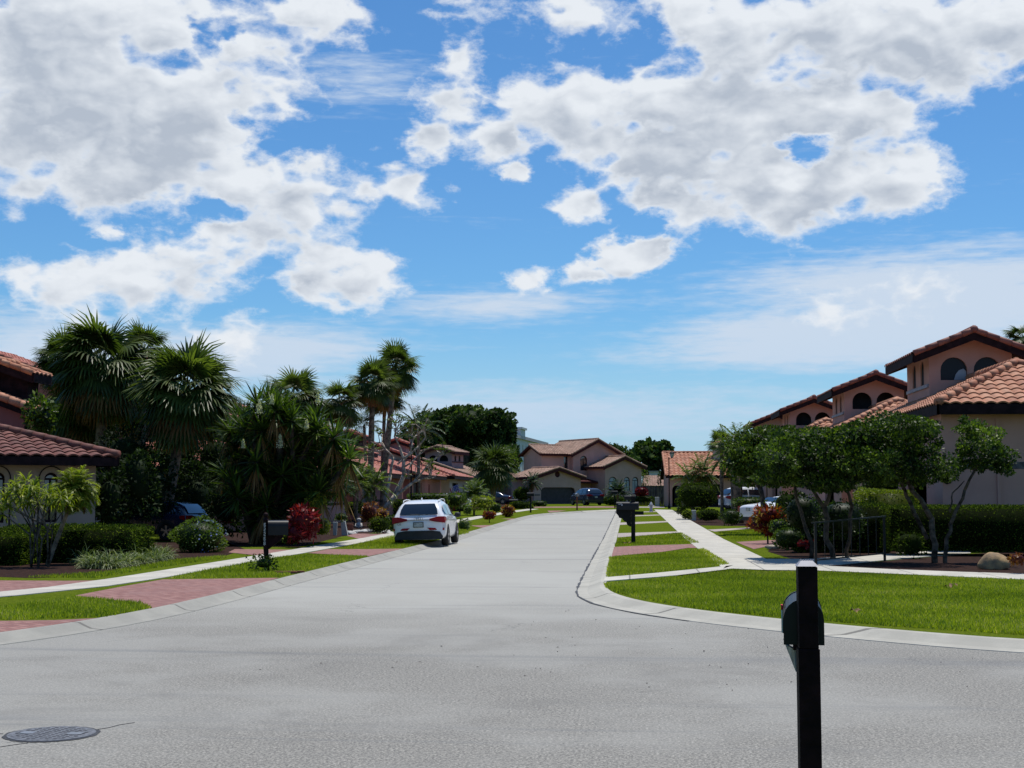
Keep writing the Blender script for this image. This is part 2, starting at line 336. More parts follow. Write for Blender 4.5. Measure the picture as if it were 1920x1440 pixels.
leafm('dark_feather_leaf', [(0, (.010, .022, .008)), (.5, (.026, .055, .018)), (1, (.08, .13, .04))], .4, .22)
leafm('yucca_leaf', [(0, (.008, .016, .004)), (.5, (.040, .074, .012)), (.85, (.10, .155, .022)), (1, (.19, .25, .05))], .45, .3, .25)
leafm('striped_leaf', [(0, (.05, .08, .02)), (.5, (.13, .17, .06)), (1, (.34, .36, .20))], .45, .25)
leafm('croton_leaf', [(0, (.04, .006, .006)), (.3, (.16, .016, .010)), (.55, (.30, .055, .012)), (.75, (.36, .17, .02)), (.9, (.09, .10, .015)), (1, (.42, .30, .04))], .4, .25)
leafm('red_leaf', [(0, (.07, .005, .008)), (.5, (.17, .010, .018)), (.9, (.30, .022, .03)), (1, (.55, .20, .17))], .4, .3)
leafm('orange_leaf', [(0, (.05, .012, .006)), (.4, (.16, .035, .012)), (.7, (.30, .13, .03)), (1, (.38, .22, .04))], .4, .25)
leafm('petal_white', [(0, (.45, .43, .30)), (1, (.75, .74, .60))], .6, .3)
leafm('petal_blue', [(0, (.10, .14, .35)), (1, (.30, .36, .62))], .6, .3)
leafm('grass_blade', [(0, (.095, .14, .008)), (.5, (.26, .31, .020)), (.85, (.36, .395, .036)), (1, (.48, .42, .16))], .6, .35, .25)
roofm('orange_tile', [(.34, .125, .065), (.42, .17, .09), (.50, .235, .135), (.38, .145, .075)])
roofm('brown_tile', [(.125, .038, .026), (.155, .048, .034), (.19, .064, .045), (.135, .041, .03)])
roofm('red_tile', [(.34, .10, .065), (.42, .13, .09), (.48, .19, .14), (.38, .11, .075)])
roofm('tan_tile', [(.26, .15, .10), (.34, .20, .14), (.40, .25, .18), (.30, .16, .11)])
roofm('deep_tile', [(.17, .055, .045), (.22, .075, .055), (.28, .11, .08), (.20, .06, .05)])
# ---------------------------------------------------------------- mesh helpers
class MB:
    """collects polygons; build() links them as one mesh object"""
    def __init__(s): s.v = []; s.f = []; s.var = []
    def add(s, vs, fs, var=.5):
        o = len(s.v); s.v += [tuple(v) for v in vs]
        s.f += [tuple(i+o for i in f) for f in fs]; s.var += [var]*len(fs); return s
    def box(s, x0, x1, y0, y1, z0, z1, var=.5):
        vs = [(x0,y0,z0),(x1,y0,z0),(x1,y1,z0),(x0,y1,z0),(x0,y0,z1),(x1,y0,z1),(x1,y1,z1),(x0,y1,z1)]
        return s.add(vs, [(0,3,2,1),(4,5,6,7),(0,1,5,4),(1,2,6,5),(2,3,7,6),(3,0,4,7)], var)
    def beam(s, p, q, w, h, up=(0,0,1)):
        p, q = Vector(p), Vector(q); d = (q-p).normalized(); a = d.cross(Vector(up)).normalized(); b = a.cross(d)
        vs = [c+a*i*w/2+b*j*h/2 for c in (p, q) for i, j in ((-1,-1),(1,-1),(1,1),(-1,1))]
        return s.add(vs, [(0,3,2,1),(4,5,6,7),(0,1,5,4),(1,2,6,5),(2,3,7,6),(3,0,4,7)])
    def tube(s, pts, rad, n=8, var=.5, cap=True):
        pts = [Vector(p) for p in pts]
        if not hasattr(rad, '__len__'): rad = [rad]*len(pts)
        vs = []; ref = Vector((.13, .2, 1)).normalized() if abs((pts[-1]-pts[0]).normalized().z) < .9 else Vector((1, .1, 0))
        for i, p in enumerate(pts):
            d = (pts[min(i+1, len(pts)-1)]-pts[max(i-1, 0)]).normalized()
            a = d.cross(ref).normalized(); b = a.cross(d)
            vs += [p+(a*math.cos(2*math.pi*k/n)+b*math.sin(2*math.pi*k/n))*rad[i] for k in range(n)]
        fs = [(i*n+k, i*n+(k+1)%n, (i+1)*n+(k+1)%n, (i+1)*n+k) for i in range(len(pts)-1) for k in range(n)]
        if cap: fs += [tuple(range(n-1, -1, -1)), tuple((len(pts)-1)*n+k for k in range(n))]
        return s.add(vs, fs, var)
    def lathe(s, c, prof, n=16, var=.5, sx=1, sy=1):
        vs = [(c[0]+r*sx*math.cos(2*math.pi*k/n), c[1]+r*sy*math.sin(2*math.pi*k/n), c[2]+z) for r, z in prof for k in range(n)]
        m = len(prof)
        fs = [(i*n+k, i*n+(k+1)%n, (i+1)*n+(k+1)%n, (i+1)*n+k) for i in range(m-1) for k in range(n)]
        fs += [tuple(range(n-1, -1, -1)), tuple((m-1)*n+k for k in range(n))]
        return s.add(vs, fs, var)
    def panel(s, outer, holes, fn, th, var=.5):
        """flat polygon (u,w) with holes, fn(u,w,d)->xyz, thickness th along d"""
        loops = [outer]+list(holes); flat = [p for l in loops for p in l]; n = len(flat)
        tri = tessellate_polygon([[Vector((p[0], p[1], 0)) for p in l] for l in loops])
        vs = [fn(p[0], p[1], 0) for p in flat]+[fn(p[0], p[1], th) for p in flat]
        fs = []
        for a, b, c in tri:
            ax, ay = flat[a]; bx, by = flat[b]; cx, cy = flat[c]
            if (bx-ax)*(cy-ay)-(by-ay)*(cx-ax) < 0: b, c = c, b
            fs += [(a, b, c), (a+n, c+n, b+n)]
        o = 0
        for l in loops:
            m = len(l); ar = sum(l[i][0]*l[(i+1)%m][1]-l[(i+1)%m][0]*l[i][1] for i in range(m))
            for i in range(m):
                a, b = o+i, o+(i+1)%m
                fs.append((a, a+n, b+n, b) if (ar > 0) == (l is outer) else (a, b, b+n, a+n))
            o += m
        return s.add(vs, fs, var)
    def build(s, name, mat, parent=None, smooth=False, bevel=0, subsurf=0, recalc=False):
        me = bpy.data.meshes.new(name)
        off = Vector(parent['_o']) if parent is not None and '_o' in parent else Vector((0,0,0))
        me.from_pydata([tuple(Vector(v)-off) for v in s.v], [], s.f)
        me.materials.append(M[mat] if isinstance(mat, str) else mat)
        if recalc or subsurf:
            b = bmesh.new(); b.from_mesh(me); bmesh.ops.remove_doubles(b, verts=b.verts, dist=1e-4); bmesh.ops.recalc_face_normals(b, faces=b.faces); b.to_mesh(me); b.free()
        elif len(s.var) == len(me.polygons):
            at = me.attributes.new('var', 'FLOAT', 'FACE'); at.data.foreach_set('value', np.array(s.var, 'f'))
        if smooth: me.polygons.foreach_set('use_smooth', [True]*len(me.polygons))
        ob = bpy.data.objects.new(name, me); C.objects.link(ob)
        if parent is not None: ob.parent = parent
        if bevel:
            md = ob.modifiers.new('b', 'BEVEL'); md.width = bevel; md.segments = 2; md.limit_method = 'ANGLE'
        if subsurf:
            md = ob.modifiers.new('s', 'SUBSURF'); md.levels = md.render_levels = subsurf
        return ob
def tag(o, label=None, cat=None, group=None, kind=None):
    for k, v in (('label', label), ('category', cat), ('group', group), ('kind', kind)):
        if v: o[k] = v
    return o
def thing(name, loc, label, cat, group=None):
    o = bpy.data.objects.new(name, None); C.objects.link(o); o.location = loc; o['_o'] = tuple(loc); o.empty_display_size = .2
    return tag(o, label, cat, group)
def copy_tree(o, loc, rz=0., label=None, scale=None):
    r = o.copy(); C.objects.link(r); r.location = loc; r.rotation_euler = (0, 0, rz)
    if scale: r.scale = (scale,)*3 if not hasattr(scale, '__len__') else scale
    if label: r['label'] = label
    for ch in list(o.children):
        c = ch.copy(); C.objects.link(c); c.parent = r
        for g in list(ch.children):
            d = g.copy(); C.objects.link(d); d.parent = c
    return r
def big(name, verts, faces, var, mat, parent=None, smooth=False):
    """fast numpy mesh: faces Nx3 or Nx4"""
    me = bpy.data.meshes.new(name); k = faces.shape[1]; nf = len(faces)
    off = np.array(parent['_o']) if parent is not None and '_o' in parent else np.zeros(3)
    me.vertices.add(len(verts)); me.vertices.foreach_set('co', (verts-off).astype('f').ravel())
    me.loops.add(nf*k); me.loops.foreach_set('vertex_index', faces.astype('i').ravel())
    me.polygons.add(nf); me.polygons.foreach_set('loop_start', np.arange(0, nf*k, k, dtype='i')); me.polygons.foreach_set('loop_total', np.full(nf, k, 'i'))
    me.update(calc_edges=True)
    at = me.attributes.new('var', 'FLOAT', 'FACE'); at.data.foreach_set('value', var.astype('f'))
    if smooth: me.polygons.foreach_set('use_smooth', np.ones(nf, bool))
    me.materials.append(M[mat] if isinstance(mat, str) else mat)
    ob = bpy.data.objects.new(name, me); C.objects.link(ob)
    if parent is not None: ob.parent = parent
    return ob
rs = np.random.RandomState
def unit(a): return a/np.maximum(np.linalg.norm(a, axis=-1, keepdims=True), 1e-9)
def leaves(r, pos, nrm, size, asp=.5, jit=.6, hang=0., vbase=.5, vamp=.35):
    """one folded rhombus per point: returns verts, faces(4), var"""
    n = len(pos); sz = size*r.uniform(.65, 1.35, (n, 1))
    d = unit(nrm+r.normal(0, jit, (n, 3))+np.array([0, 0, -hang])); s = unit(np.cross(d, r.normal(0, 1, (n, 3)))); u = np.cross(s, d)
    v = np.stack([pos-d*sz*.5, pos+s*sz*asp*.5+u*sz*.08, pos+d*sz*.5-u*sz*.06, pos-s*sz*asp*.5+u*sz*.08], 1).reshape(-1, 3)
    f = np.arange(n*4).reshape(-1, 4)
    return v, f, np.clip(vbase+r.normal(0, vamp, n), 0, 1)
def cat(parts):
    vs, fs, vr = [], [], []; o = 0
    for v, f, a in parts: vs.append(v); fs.append(f+o); vr.append(a); o += len(v)
    return np.concatenate(vs), np.concatenate(fs), np.concatenate(vr)
def blobpts(r, c, rad, n, p=2., lo=.72, rough=.12, bottom=-1.):
    d = unit(r.normal(0, 1, (n*2, 3))); d = d[d[:, 2] > bottom][:n]; n = len(d)
    k = 1/np.power(np.sum(np.abs(d)**p, 1), 1/p)[:, None]; d2 = d*k
    q = np.sin(d2@r.normal(0, 3.2, (3, 4))+r.uniform(0, 6, 4)).sum(1)[:, None]*rough*.35
    rr = (lo+(1-lo)*r.uniform(0, 1, (n, 1))**.45)*(1+q)
    return np.array(c)+d2*rr*np.array(rad), unit(d/np.array(rad))
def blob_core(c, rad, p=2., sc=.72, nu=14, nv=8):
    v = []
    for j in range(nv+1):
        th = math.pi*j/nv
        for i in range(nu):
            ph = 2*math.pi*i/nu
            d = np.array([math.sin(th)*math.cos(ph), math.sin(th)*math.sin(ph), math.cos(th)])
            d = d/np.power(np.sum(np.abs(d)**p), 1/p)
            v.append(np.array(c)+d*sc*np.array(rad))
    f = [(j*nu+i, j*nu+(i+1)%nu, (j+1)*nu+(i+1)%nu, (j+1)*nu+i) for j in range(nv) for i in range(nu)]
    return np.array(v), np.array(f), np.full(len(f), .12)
def boxpts(r, c, rad, n, rough=.06):
    a = np.array([rad[1]*rad[2], rad[0]*rad[2], rad[0]*rad[1]]); ax = r.choice(3, n, p=a/a.sum()); q = r.uniform(-1, 1, (n, 3)); sg = r.choice([-1., 1.], n)
    q[np.arange(n), ax] = sg; N = np.zeros((n, 3)); N[np.arange(n), ax] = sg
    P = np.array(c)+q*np.array(rad); k = np.sin(P@r.normal(0, 2.6, (3, 4))+r.uniform(0, 6, 4)).sum(1)[:, None]*rough*.22+r.uniform(-.07, .03, (n, 1))
    e = np.abs(q); ed_ = np.sort(e, 1)[:, 1][:, None]; k = k-.10*np.clip((ed_-.93)/.07, 0, 1)*(min(rad) > .2)   # edges slightly rounded off
    return P+N*k, N
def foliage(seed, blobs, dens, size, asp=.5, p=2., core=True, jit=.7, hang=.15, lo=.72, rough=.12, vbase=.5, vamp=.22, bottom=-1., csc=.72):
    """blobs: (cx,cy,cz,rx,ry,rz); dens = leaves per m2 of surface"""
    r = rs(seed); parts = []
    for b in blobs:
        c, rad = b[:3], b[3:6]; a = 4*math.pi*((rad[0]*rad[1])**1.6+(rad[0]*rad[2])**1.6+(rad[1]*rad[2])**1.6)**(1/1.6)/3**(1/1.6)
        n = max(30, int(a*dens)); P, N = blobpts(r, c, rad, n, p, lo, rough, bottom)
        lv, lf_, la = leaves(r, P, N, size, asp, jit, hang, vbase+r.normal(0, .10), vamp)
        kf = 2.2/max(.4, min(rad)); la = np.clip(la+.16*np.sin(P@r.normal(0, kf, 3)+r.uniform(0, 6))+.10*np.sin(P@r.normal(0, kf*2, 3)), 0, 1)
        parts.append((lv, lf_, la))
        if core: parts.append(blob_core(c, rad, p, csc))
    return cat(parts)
def strips(r, O, D, L, W, bend=.3, seg=3, tip=.08, vb=.5, va=.2, side=None, var=None):
    """blades: origin O, direction D, length L, width W (arrays), drooping; quads"""
    n = len(O); D = unit(D); L = np.broadcast_to(L, (n,))[:, None]; W = np.broadcast_to(W, (n,))[:, None]
    if side is None: side = unit(np.cross(D, np.array([0, 0, 1.])+r.normal(0, .25, (n, 3))))
    pts = []; p = O.copy(); d = D.copy(); bend = np.broadcast_to(bend, (n,))[:, None]
    prof = np.interp(np.linspace(0, 1, seg+1), [0, .3, .75, 1], [.6, 1, .62, tip])
    for k in range(seg+1):
        pts += [p-side*W*.5*prof[k], p+side*W*.5*prof[k]]
        p = p+d*L/seg; d = unit(d+np.array([0, 0, -1.])*bend*(k+1)/seg)
    V = np.stack(pts, 1).reshape(-1, 3); m = 2*(seg+1); base_ = np.arange(n)[:, None]*m
    F = np.concatenate([base_+np.array([[2*k, 2*k+1, 2*k+3, 2*k+2]]) for k in range(seg)], 0)
    if var is None: var = np.clip(vb+r.normal(0, va, n), 0, 1)
    return V, F, np.tile(var, seg)
# ---------------------------------------------------------------- ground sheets
def sheet(name, poly, dz, mat, label=None, kind='structure', cat_=None, edge=.0):
    """flat polygon (world xy) laid on the terrain, cut where the terrain bends"""
    b = bmesh.new(); b.faces.new([b.verts.new((x, y, 0)) for x, y in poly])
    bmesh.ops.triangulate(b, faces=b.faces)
    for y in TY[1:-1]:
        bmesh.ops.bisect_plane(b, geom=b.verts[:]+b.edges[:]+b.faces[:], plane_co=(0, y, 0), plane_no=(0, 1, 0), dist=1e-5)
    for v in b.verts: v.co.z = terr(v.co.y)+dz
    for f in b.faces:
        f.normal_update()
        if f.normal.z < 0: f.normal_flip()
    if edge:
        ed = [e for e in b.edges if e.is_boundary]; r_ = bmesh.ops.extrude_edge_only(b, edges=ed)
        for v in [g for g in r_['geom'] if isinstance(g, bmesh.types.BMVert)]: v.co.z -= edge
    me = bpy.data.meshes.new(name); b.to_mesh(me); b.free(); me.materials.append(M[mat])
    o = bpy.data.objects.new(name, me); C.objects.link(o); return tag(o, label, cat_, None, kind)
def smoothline(pts, it=2):
    for _ in range(it):
        q = [pts[0]]
        for a, b in zip(pts[:-1], pts[1:]): q += [(a[0]*.75+b[0]*.25, a[1]*.75+b[1]*.25), (a[0]*.25+b[0]*.75, a[1]*.25+b[1]*.75)]
        pts = q+[pts[-1]]
    return pts
kR = [(60, 13.6), (30, 13.9), (14, 14.8), (8, 15.95), (4.9, 17.2), (3.5, 18.35), (2.0, 20.0), (.92, 21.5), (.1, 23.2), (-.38, 25.2), (-.5, 27.5), (-.5, 60), (-.48, 100), (-.5, 120)]
kF = [(-.9, 121.4), (-2.2, 118.8), (-4.2, 113.2), (-6.3, 104.5), (-7.15, 96)]
kL = [(-7.2, 60), (-7.25, 30), (-7.2, 22), (-7.45, 19), (-8.2, 16.2), (-10, 13), (-14, 10.4), (-22, 8.6), (-60, 8)]
kerb = smoothline(kR+kF+kL)
# ground everywhere off the road
sheet('ground', [(3000, 13.6)]+kerb+[(-3000, 8), (-3000, 6000), (3000, 6000)], .1, 'lawn_grass')
sheet('near_lawn', [(-60, 7.6), (60, 7.6), (60, -60), (-60, -60)], .1, 'lawn_grass')
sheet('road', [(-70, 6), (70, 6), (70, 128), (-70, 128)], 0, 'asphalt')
def kerbstrip(name, line, sgn=1, mat='kerb_concrete', wk=1.):
    prof = [(-.02, .09, 0), (-.01, .108, 0), (.12, .104, 0), (.24, .060, 0), (.36, .022, 0), (.56, .008, 0), (.57, -.02, 0)]
    n = len(line); vs = []; fs = []
    for i, (x, y) in enumerate(line):
        a = line[max(i-1, 0)]; b = line[min(i+1, n-1)]; dx, dy = b[0]-a[0], b[1]-a[1]; l = math.hypot(dx, dy)
        nx, ny = -dy/l*sgn, dx/l*sgn
        for o, z, _ in prof: vs.append((x+nx*(o*wk-.02), y+ny*(o*wk-.02), terr(y)+z))
    k = len(prof)
    for i in range(n-1):
        for j in range(k-1): fs.append((i*k+j, i*k+j+1, (i+1)*k+j+1, (i+1)*k+j))
    m = MB(); m.add(vs, fs); o = m.build(name, mat, recalc=False)
    if o.data.polygons[2].normal.z < 0: o.data.flip_normals()
    return tag(o, kind='structure')
kk = []
for a, b in zip(kerb[:-1], kerb[1:]):     # cut long pieces so that the kerb follows the terrain
    st = max(1, int(math.hypot(a[0]-b[0], a[1]-b[1])/6)); kk += [(a[0]+(b[0]-a[0])*i/st, a[1]+(b[1]-a[1])*i/st) for i in range(st)]
kk.append(kerb[-1]); ks = min(range(len(kk)), key=lambda i: abs(kk[i][0]+4.2)+abs(kk[i][1]-113)); kerbstrip('kerb', kk[:ks+1]); kerbstrip('kerb', kk[ks:], 1, 'worn_kerb_concrete', .72)
def kerb_joint():
    r = random.Random(4); m = MB(); L_ = [p for p in kk[:ks] if p[1] > 20.5 and p[0] < 1.6]; vs = []; q = []
    for a, b in zip(L_[:-1], L_[1:]):
        n_ = max(1, int(math.hypot(a[0]-b[0], a[1]-b[1])/.35))
        for k in range(n_): q.append((a[0]+(b[0]-a[0])*k/n_, a[1]+(b[1]-a[1])*k/n_))
    for i in range(1, len(q)-1):
        dx, dy = q[i+1][0]-q[i-1][0], q[i+1][1]-q[i-1][1]; l = math.hypot(dx, dy); nx, ny = -dy/l, dx/l; w = max(0.004, r.gauss(.022, .014)); o = .545+r.gauss(0, .008); z = terr(q[i][1])+.0095
        vs += [(q[i][0]+nx*(o-w), q[i][1]+ny*(o-w), z), (q[i][0]+nx*(o+w), q[i][1]+ny*(o+w), z)]
    m.add(vs, [(2*i, 2*i+1, 2*i+3, 2*i+2) for i in range(len(vs)//2-1)]); tag(m.build('kerb_joint', 'tar'), kind='structure')
kerb_joint()
def gp(pts, dz=.1): return [G(x, y, dz) for x, y in pts]
def clampx(p, lo=None, hi=None): return [(max(x, lo) if lo is not None else x, y) if hi is None else (min(x, hi), y) for x, y in p]
# pavements
sheet('sidewalk', [(2.22, 33.0), (3.7, 33.0), (3.7, 119), (2.22, 121)], .114, 'sidewalk_concrete', edge=.05)
xw = gp([(1133, 1091), (1269, 1080), (1373, 1067.5), (1440, 1070), (1533, 1071), (1740, 1080), (1920, 1088)])+[(16, 23.9), (40, 16.5), (40, 18.2), (16, 25.6)]+gp([(1920, 1077), (1806, 1073.6), (1675, 1068.6), (1546, 1062)])
rampf = gp([(1546, 1062), (1658.7, 1051.3), (1738, 1044.4), (1820, 1038)]); rampb = gp([(1820, 1031), (1718, 1035.5), (1658.7, 1039.5), (1540, 1047), (1529, 1048.7)])
xw = xw[:-1]+rampf+rampb+gp([(1500, 1049), (1375, 1049)])+[(2.2, 33.0)]+gp([(1375, 1061), (1227.5, 1075.8), (1133.8, 1084)])
sheet('crosswalk_path', xw, .118, 'crosswalk_concrete', edge=.05)
sheet('left_sidewalk', smoothline([(-60, 19.3), (-20, 19.6), (-13, 20.8), (-11, 24), (-10.62, 30), (-10.6, 60), (-10.5, 85), (-9.9, 108), (-8.9, 124)], 1)+smoothline([(-7.9, 123), (-8.9, 107), (-9.55, 85), (-9.65, 60), (-9.65, 30), (-10, 24.5), (-12.2, 19.9), (-20, 18.4), (-60, 18)], 1), .114, 'sidewalk_concrete', edge=.05)
sheet('far_path', gp([(1196, 950.2), (1246, 950.2), (1246, 952), (1196, 952)]), .114, 'drive_concrete')
DR = [('red_pavers', [(1150, 1026), (1200, 1023.5), (1314, 1020), (1320, 1028), (1290, 1027.5), (1240, 1035.5), (1138, 1044)]),
      ('drive_concrete', [(1159, 1000), (1273, 996.5), (1278, 998.6), (1158, 1008)]),
      ('drive_concrete', [(1163, 980), (1250, 977), (1253, 979.2), (1162, 984.5)]),
      ('drive_concrete', [(1168, 967), (1236, 965), (1238, 966.6), (1167, 969)]),
      ('drive_concrete', [(1171, 960), (1230, 958.8), (1231, 960), (1170, 961.4)]),
      ('red_pavers', [(1380, 1016.5), (1437.8, 1013.3), (1520, 1009), (1600, 1013), (1470, 1019), (1413, 1030)]),
      ('drive_concrete', [(1326, 993.3), (1393, 990), (1470, 986), (1470, 989), (1393, 992.5), (1340, 997)]),
      ('red_pavers', [(140, 1117.5), (225, 1101), (305, 1087), (400, 1085.8), (523, 1084), (470, 1099.5), (400, 1117), (370, 1130), (330, 1140), (287, 1143.5), (264, 1140), (270, 1132)]),
      ('red_pavers', [(0, 1165), (100, 1163.8), (205, 1158.8), (120, 1173), (0, 1191.5), (-90, 1204), (-90, 1167)]),
      ('red_pavers', [(-120, 1089), (0, 1088.9), (120, 1089.5), (195, 1088.6), (100, 1102.6), (20, 1117), (-120, 1120)]),
      ('red_pavers', [(577, 1037.5), (615, 1030), (680, 1030), (757, 1029), (691.7, 1043.3), (633, 1040.5)]),
      ('red_pavers', [(428, 1036), (440, 1030), (545, 1031), (555, 1034), (530, 1035.3), (480, 1041.5)]),
      ('red_pavers', [(650, 1005), (664, 1001), (740, 1000), (700, 1006.5), (673, 1010.2)]),
      ('red_pavers', [(881, 985.5), (933, 984.5), (922, 989), (905, 990)]),
      ('red_pavers', [(940, 972.8), (977, 972.3), (968, 975.8)]),
      ('red_pavers', [(1026, 957.6), (1062, 957.3), (1045, 960), (1030, 961)]),
      ('red_pavers', [(1000, 950.2), (1150, 949.2), (1158, 951.8), (1000, 952.2)])]
def kx(y, left):
    L_ = [p for p in kerb if (p[0] < -6.9) == left and (left or p[1] > 16)]; L_.sort(key=lambda p: p[1])
    return float(np.interp(y, [p[1] for p in L_], [p[0] for p in L_]))
def snap(poly):
    q = []
    for a, b in zip(poly, poly[1:]+poly[:1]):
        for k in range(6): q.append((a[0]+(b[0]-a[0])*k/6, a[1]+(b[1]-a[1])*k/6))
    o = []
    for x, y in q:
        if x < -3.5: x = min(x, kx(y, True)-.015) if y < 96 else x
        else: x = max(x, kx(y, False)+.015) if y < 118 else x
        o.append((x, y))
    return o
for i, (m_, p_) in enumerate(DR): sheet('driveway', snap(gp(p_)), .108, m_)
BEDS = [[(1546, 1061), (1658.7, 1052), (1738, 1045), (1820, 1038.5), (1990, 1030), (1990, 1077), (1920, 1076.4), (1806, 1073), (1675, 1068.2)],
        [(1440, 1034.5), (1487.8, 1049), (1529, 1048), (1658, 1039), (1820, 1030.5), (1990, 1029), (1990, 1010), (1640, 1003), (1455, 1016), (1445, 1024)],
        [(-60, 1080), (60, 1084), (160, 1081), (330, 1052), (420, 1043), (460, 1030), (420, 1015), (-60, 1022)],
        [(400, 1024), (560, 1026), (640, 1006), (700, 999), (760, 989), (850, 972), (820, 962), (560, 975), (330, 1000)],
        [(1300, 985), (1420, 987), (1480, 1000), (1480, 985), (1300, 972), (1262, 957), (1255, 958), (1275, 972)],
        [(1000, 948), (1000, 943), (930, 944), (860, 952), (860, 956), (930, 953)]]
for p_ in BEDS: sheet('planting_bed', gp(p_), .104, 'mulch')
# ---------------------------------------------------------------- tiles and roofs
def tileroof(mb, pts, tile=.36, course=.40, h=.06, seed=1, seg=6):
    """pts: convex coplanar polygon, pts[0]->pts[1] is the eave; fills it with barrel tiles"""
    P = [Vector(p) for p in pts]; u = (P[1]-P[0]).normalized(); n = None
    for i in range(2, len(P)):
        n = u.cross(P[i]-P[0])
        if n.length > 1e-6: n.normalize(); break
    if n.z < 0: n = -n
    v = n.cross(u)
    if v.dot(P[2]-P[0]) < 0: v = -v
    U = [(p-P[0]).dot(u) for p in P]; V_ = [(p-P[0]).dot(v) for p in P]
    nu = max(1, int(math.ceil((max(U)-min(U))/tile))); nv = max(1, int(math.ceil(max(V_)/course)))
    u0 = min(U); r = random.Random(seed); b = bmesh.new(); lay = b.faces.layers.float.new('var')
    for j in range(nv):
        lo = []; hi = []
        for i in range(nu*seg+1):
            ph = (i/seg)*2*math.pi; w = h*(.5-.5*math.cos(ph))**.8 if False else h*max(0, math.sin(ph/2))**1 if True else 0
            w = h*abs(math.sin(math.pi*(i/seg)))
            uu = u0+i*tile/seg
            lo.append(b.verts.new(P[0]+u*uu+v*(j*course-.02)+n*(w+.045))); hi.append(b.verts.new(P[0]+u*uu+v*((j+1)*course)+n*(w+.005)))
        bt = [b.verts.new(x.co-n*.05) for x in lo]
        tv = 0
        for i in range(nu*seg):
            if i % seg == 0: tv = r.random()
            for q in ((lo[i], lo[i+1], hi[i+1], hi[i]), (bt[i], bt[i+1], lo[i+1], lo[i])):
                f = b.faces.new(q); f[lay] = tv
    cen = sum(P, Vector())/len(P)
    for i in range(len(P)):
        a, c = P[i], P[(i+1) % len(P)]
        if i == 0: continue
        e = (c-a).normalized(); no = e.cross(n)
        if no.dot(cen-a) > 0: no = -no
        bmesh.ops.bisect_plane(b, geom=b.verts[:]+b.edges[:]+b.faces[:], plane_co=a, plane_no=no, clear_outer=True, dist=1e-5)
    b.verts.index_update(); o = len(mb.v); mb.v += [tuple(x.co) for x in b.verts]
    for f in b.faces:
        idx = [x.index+o for x in f.verts]; f.normal_update()
        mb.f.append(tuple(idx)); mb.var.append(f[lay])
    b.free()
def caps(mb, p, q, r=.14, step=.42, seed=3, ball=False):
    p, q = Vector(p), Vector(q); L = (q-p).length; k = max(1, int(round(L/step))); d = (q-p)/k; rr = random.Random(seed)
    for i in range(k):
        a = p+d*i; mb.tube([a, a+d*1.06], [r*1.0, r*.88], 10, rr.random())
    if ball: mb.lathe((p.x, p.y, p.z-.02), [(.02, -.15), (.13, -.1), (.17, 0), (.13, .1), (.02, .15)], 10, .9)
def slab(mb, pts, th):
    P = [Vector(p) for p in pts]; n = len(P); mb.add([*P, *[p-Vector((0, 0, th)) for p in P]], [tuple(range(n)), tuple(range(2*n-1, n-1, -1))]+[(i, i+n, (i+1) % n+n, (i+1) % n) for i in range(n)])
def arch(cx, w, z0, z1, n=10, full=True):
    """arched opening outline, springing so that its top is at z1"""
    r = w/2; zs = z1-r
    pts = [(cx-r, z0), (cx+r, z0)]
    if zs > z0+1e-3: pts += [(cx+r, zs)]
    pts += [(cx+r*math.cos(math.pi*k/n), zs+r*math.sin(math.pi*k/n)) for k in range(1, n)]
    pts += [(cx-r, zs)] if zs > z0+1e-3 else []
    if zs <= z0+1e-3: pts = [(cx-r, z0), (cx+r, z0)]+[(cx+r*math.cos(math.pi*k/n), z0+(z1-z0)*math.sin(math.pi*k/n)) for k in range(1, n)]
    return pts
def rect(x0, x1, z0, z1): return [(x0, z0), (x1, z0), (x1, z1), (x0, z1)]
FY = lambda y: (lambda u, w, d: (u, y+d, w))           # wall facing -Y
FXn = lambda x: (lambda u, w, d: (x+d, -u, w))         # wall facing -X, u = -y
FXp = lambda x: (lambda u, w, d: (x-d, u, w))          # wall facing +X, u = y
# ---------------------------------------------------------------- houses
def window_part(parent, u0, u1, z0, z1, fn, arched=True, frame='brown_trim', glass='window_glass', d=.10, mull=True):
    """window recessed in an opening: frame (> pane)"""
    o = arch((u0+u1)/2, u1-u0, z0, z1, 12) if arched else rect(u0, u1, z0, z1)
    cx, cz = (u0+u1)/2, (z0+z1)/2
    inn = [(cx+(a-cx)*.86, cz+(b-cz)*.90) for a, b in o]
    f = MB(); f.panel(o, [inn], lambda a, b, dd: fn(a, b, d-.03+dd), .05)
    if mull and z1-z0 > 1.2:
        zz = z1-(u1-u0)/2 if arched else cz
        f.panel(rect(u0+.03, u1-.03, zz-.03, zz+.03), [], lambda a, b, dd: fn(a, b, d-.035+dd), .03)
        f.panel(rect(cx-.02, cx+.02, z0+.03, zz), [], lambda a, b, dd: fn(a, b, d-.034+dd), .03)
    fo = f.build('window', frame, parent)
    g = MB(); g.panel(o, [], lambda a, b, dd: fn(a, b, d+.03+dd), .01); po = g.build('pane', glass, parent); po.parent = fo
    return fo
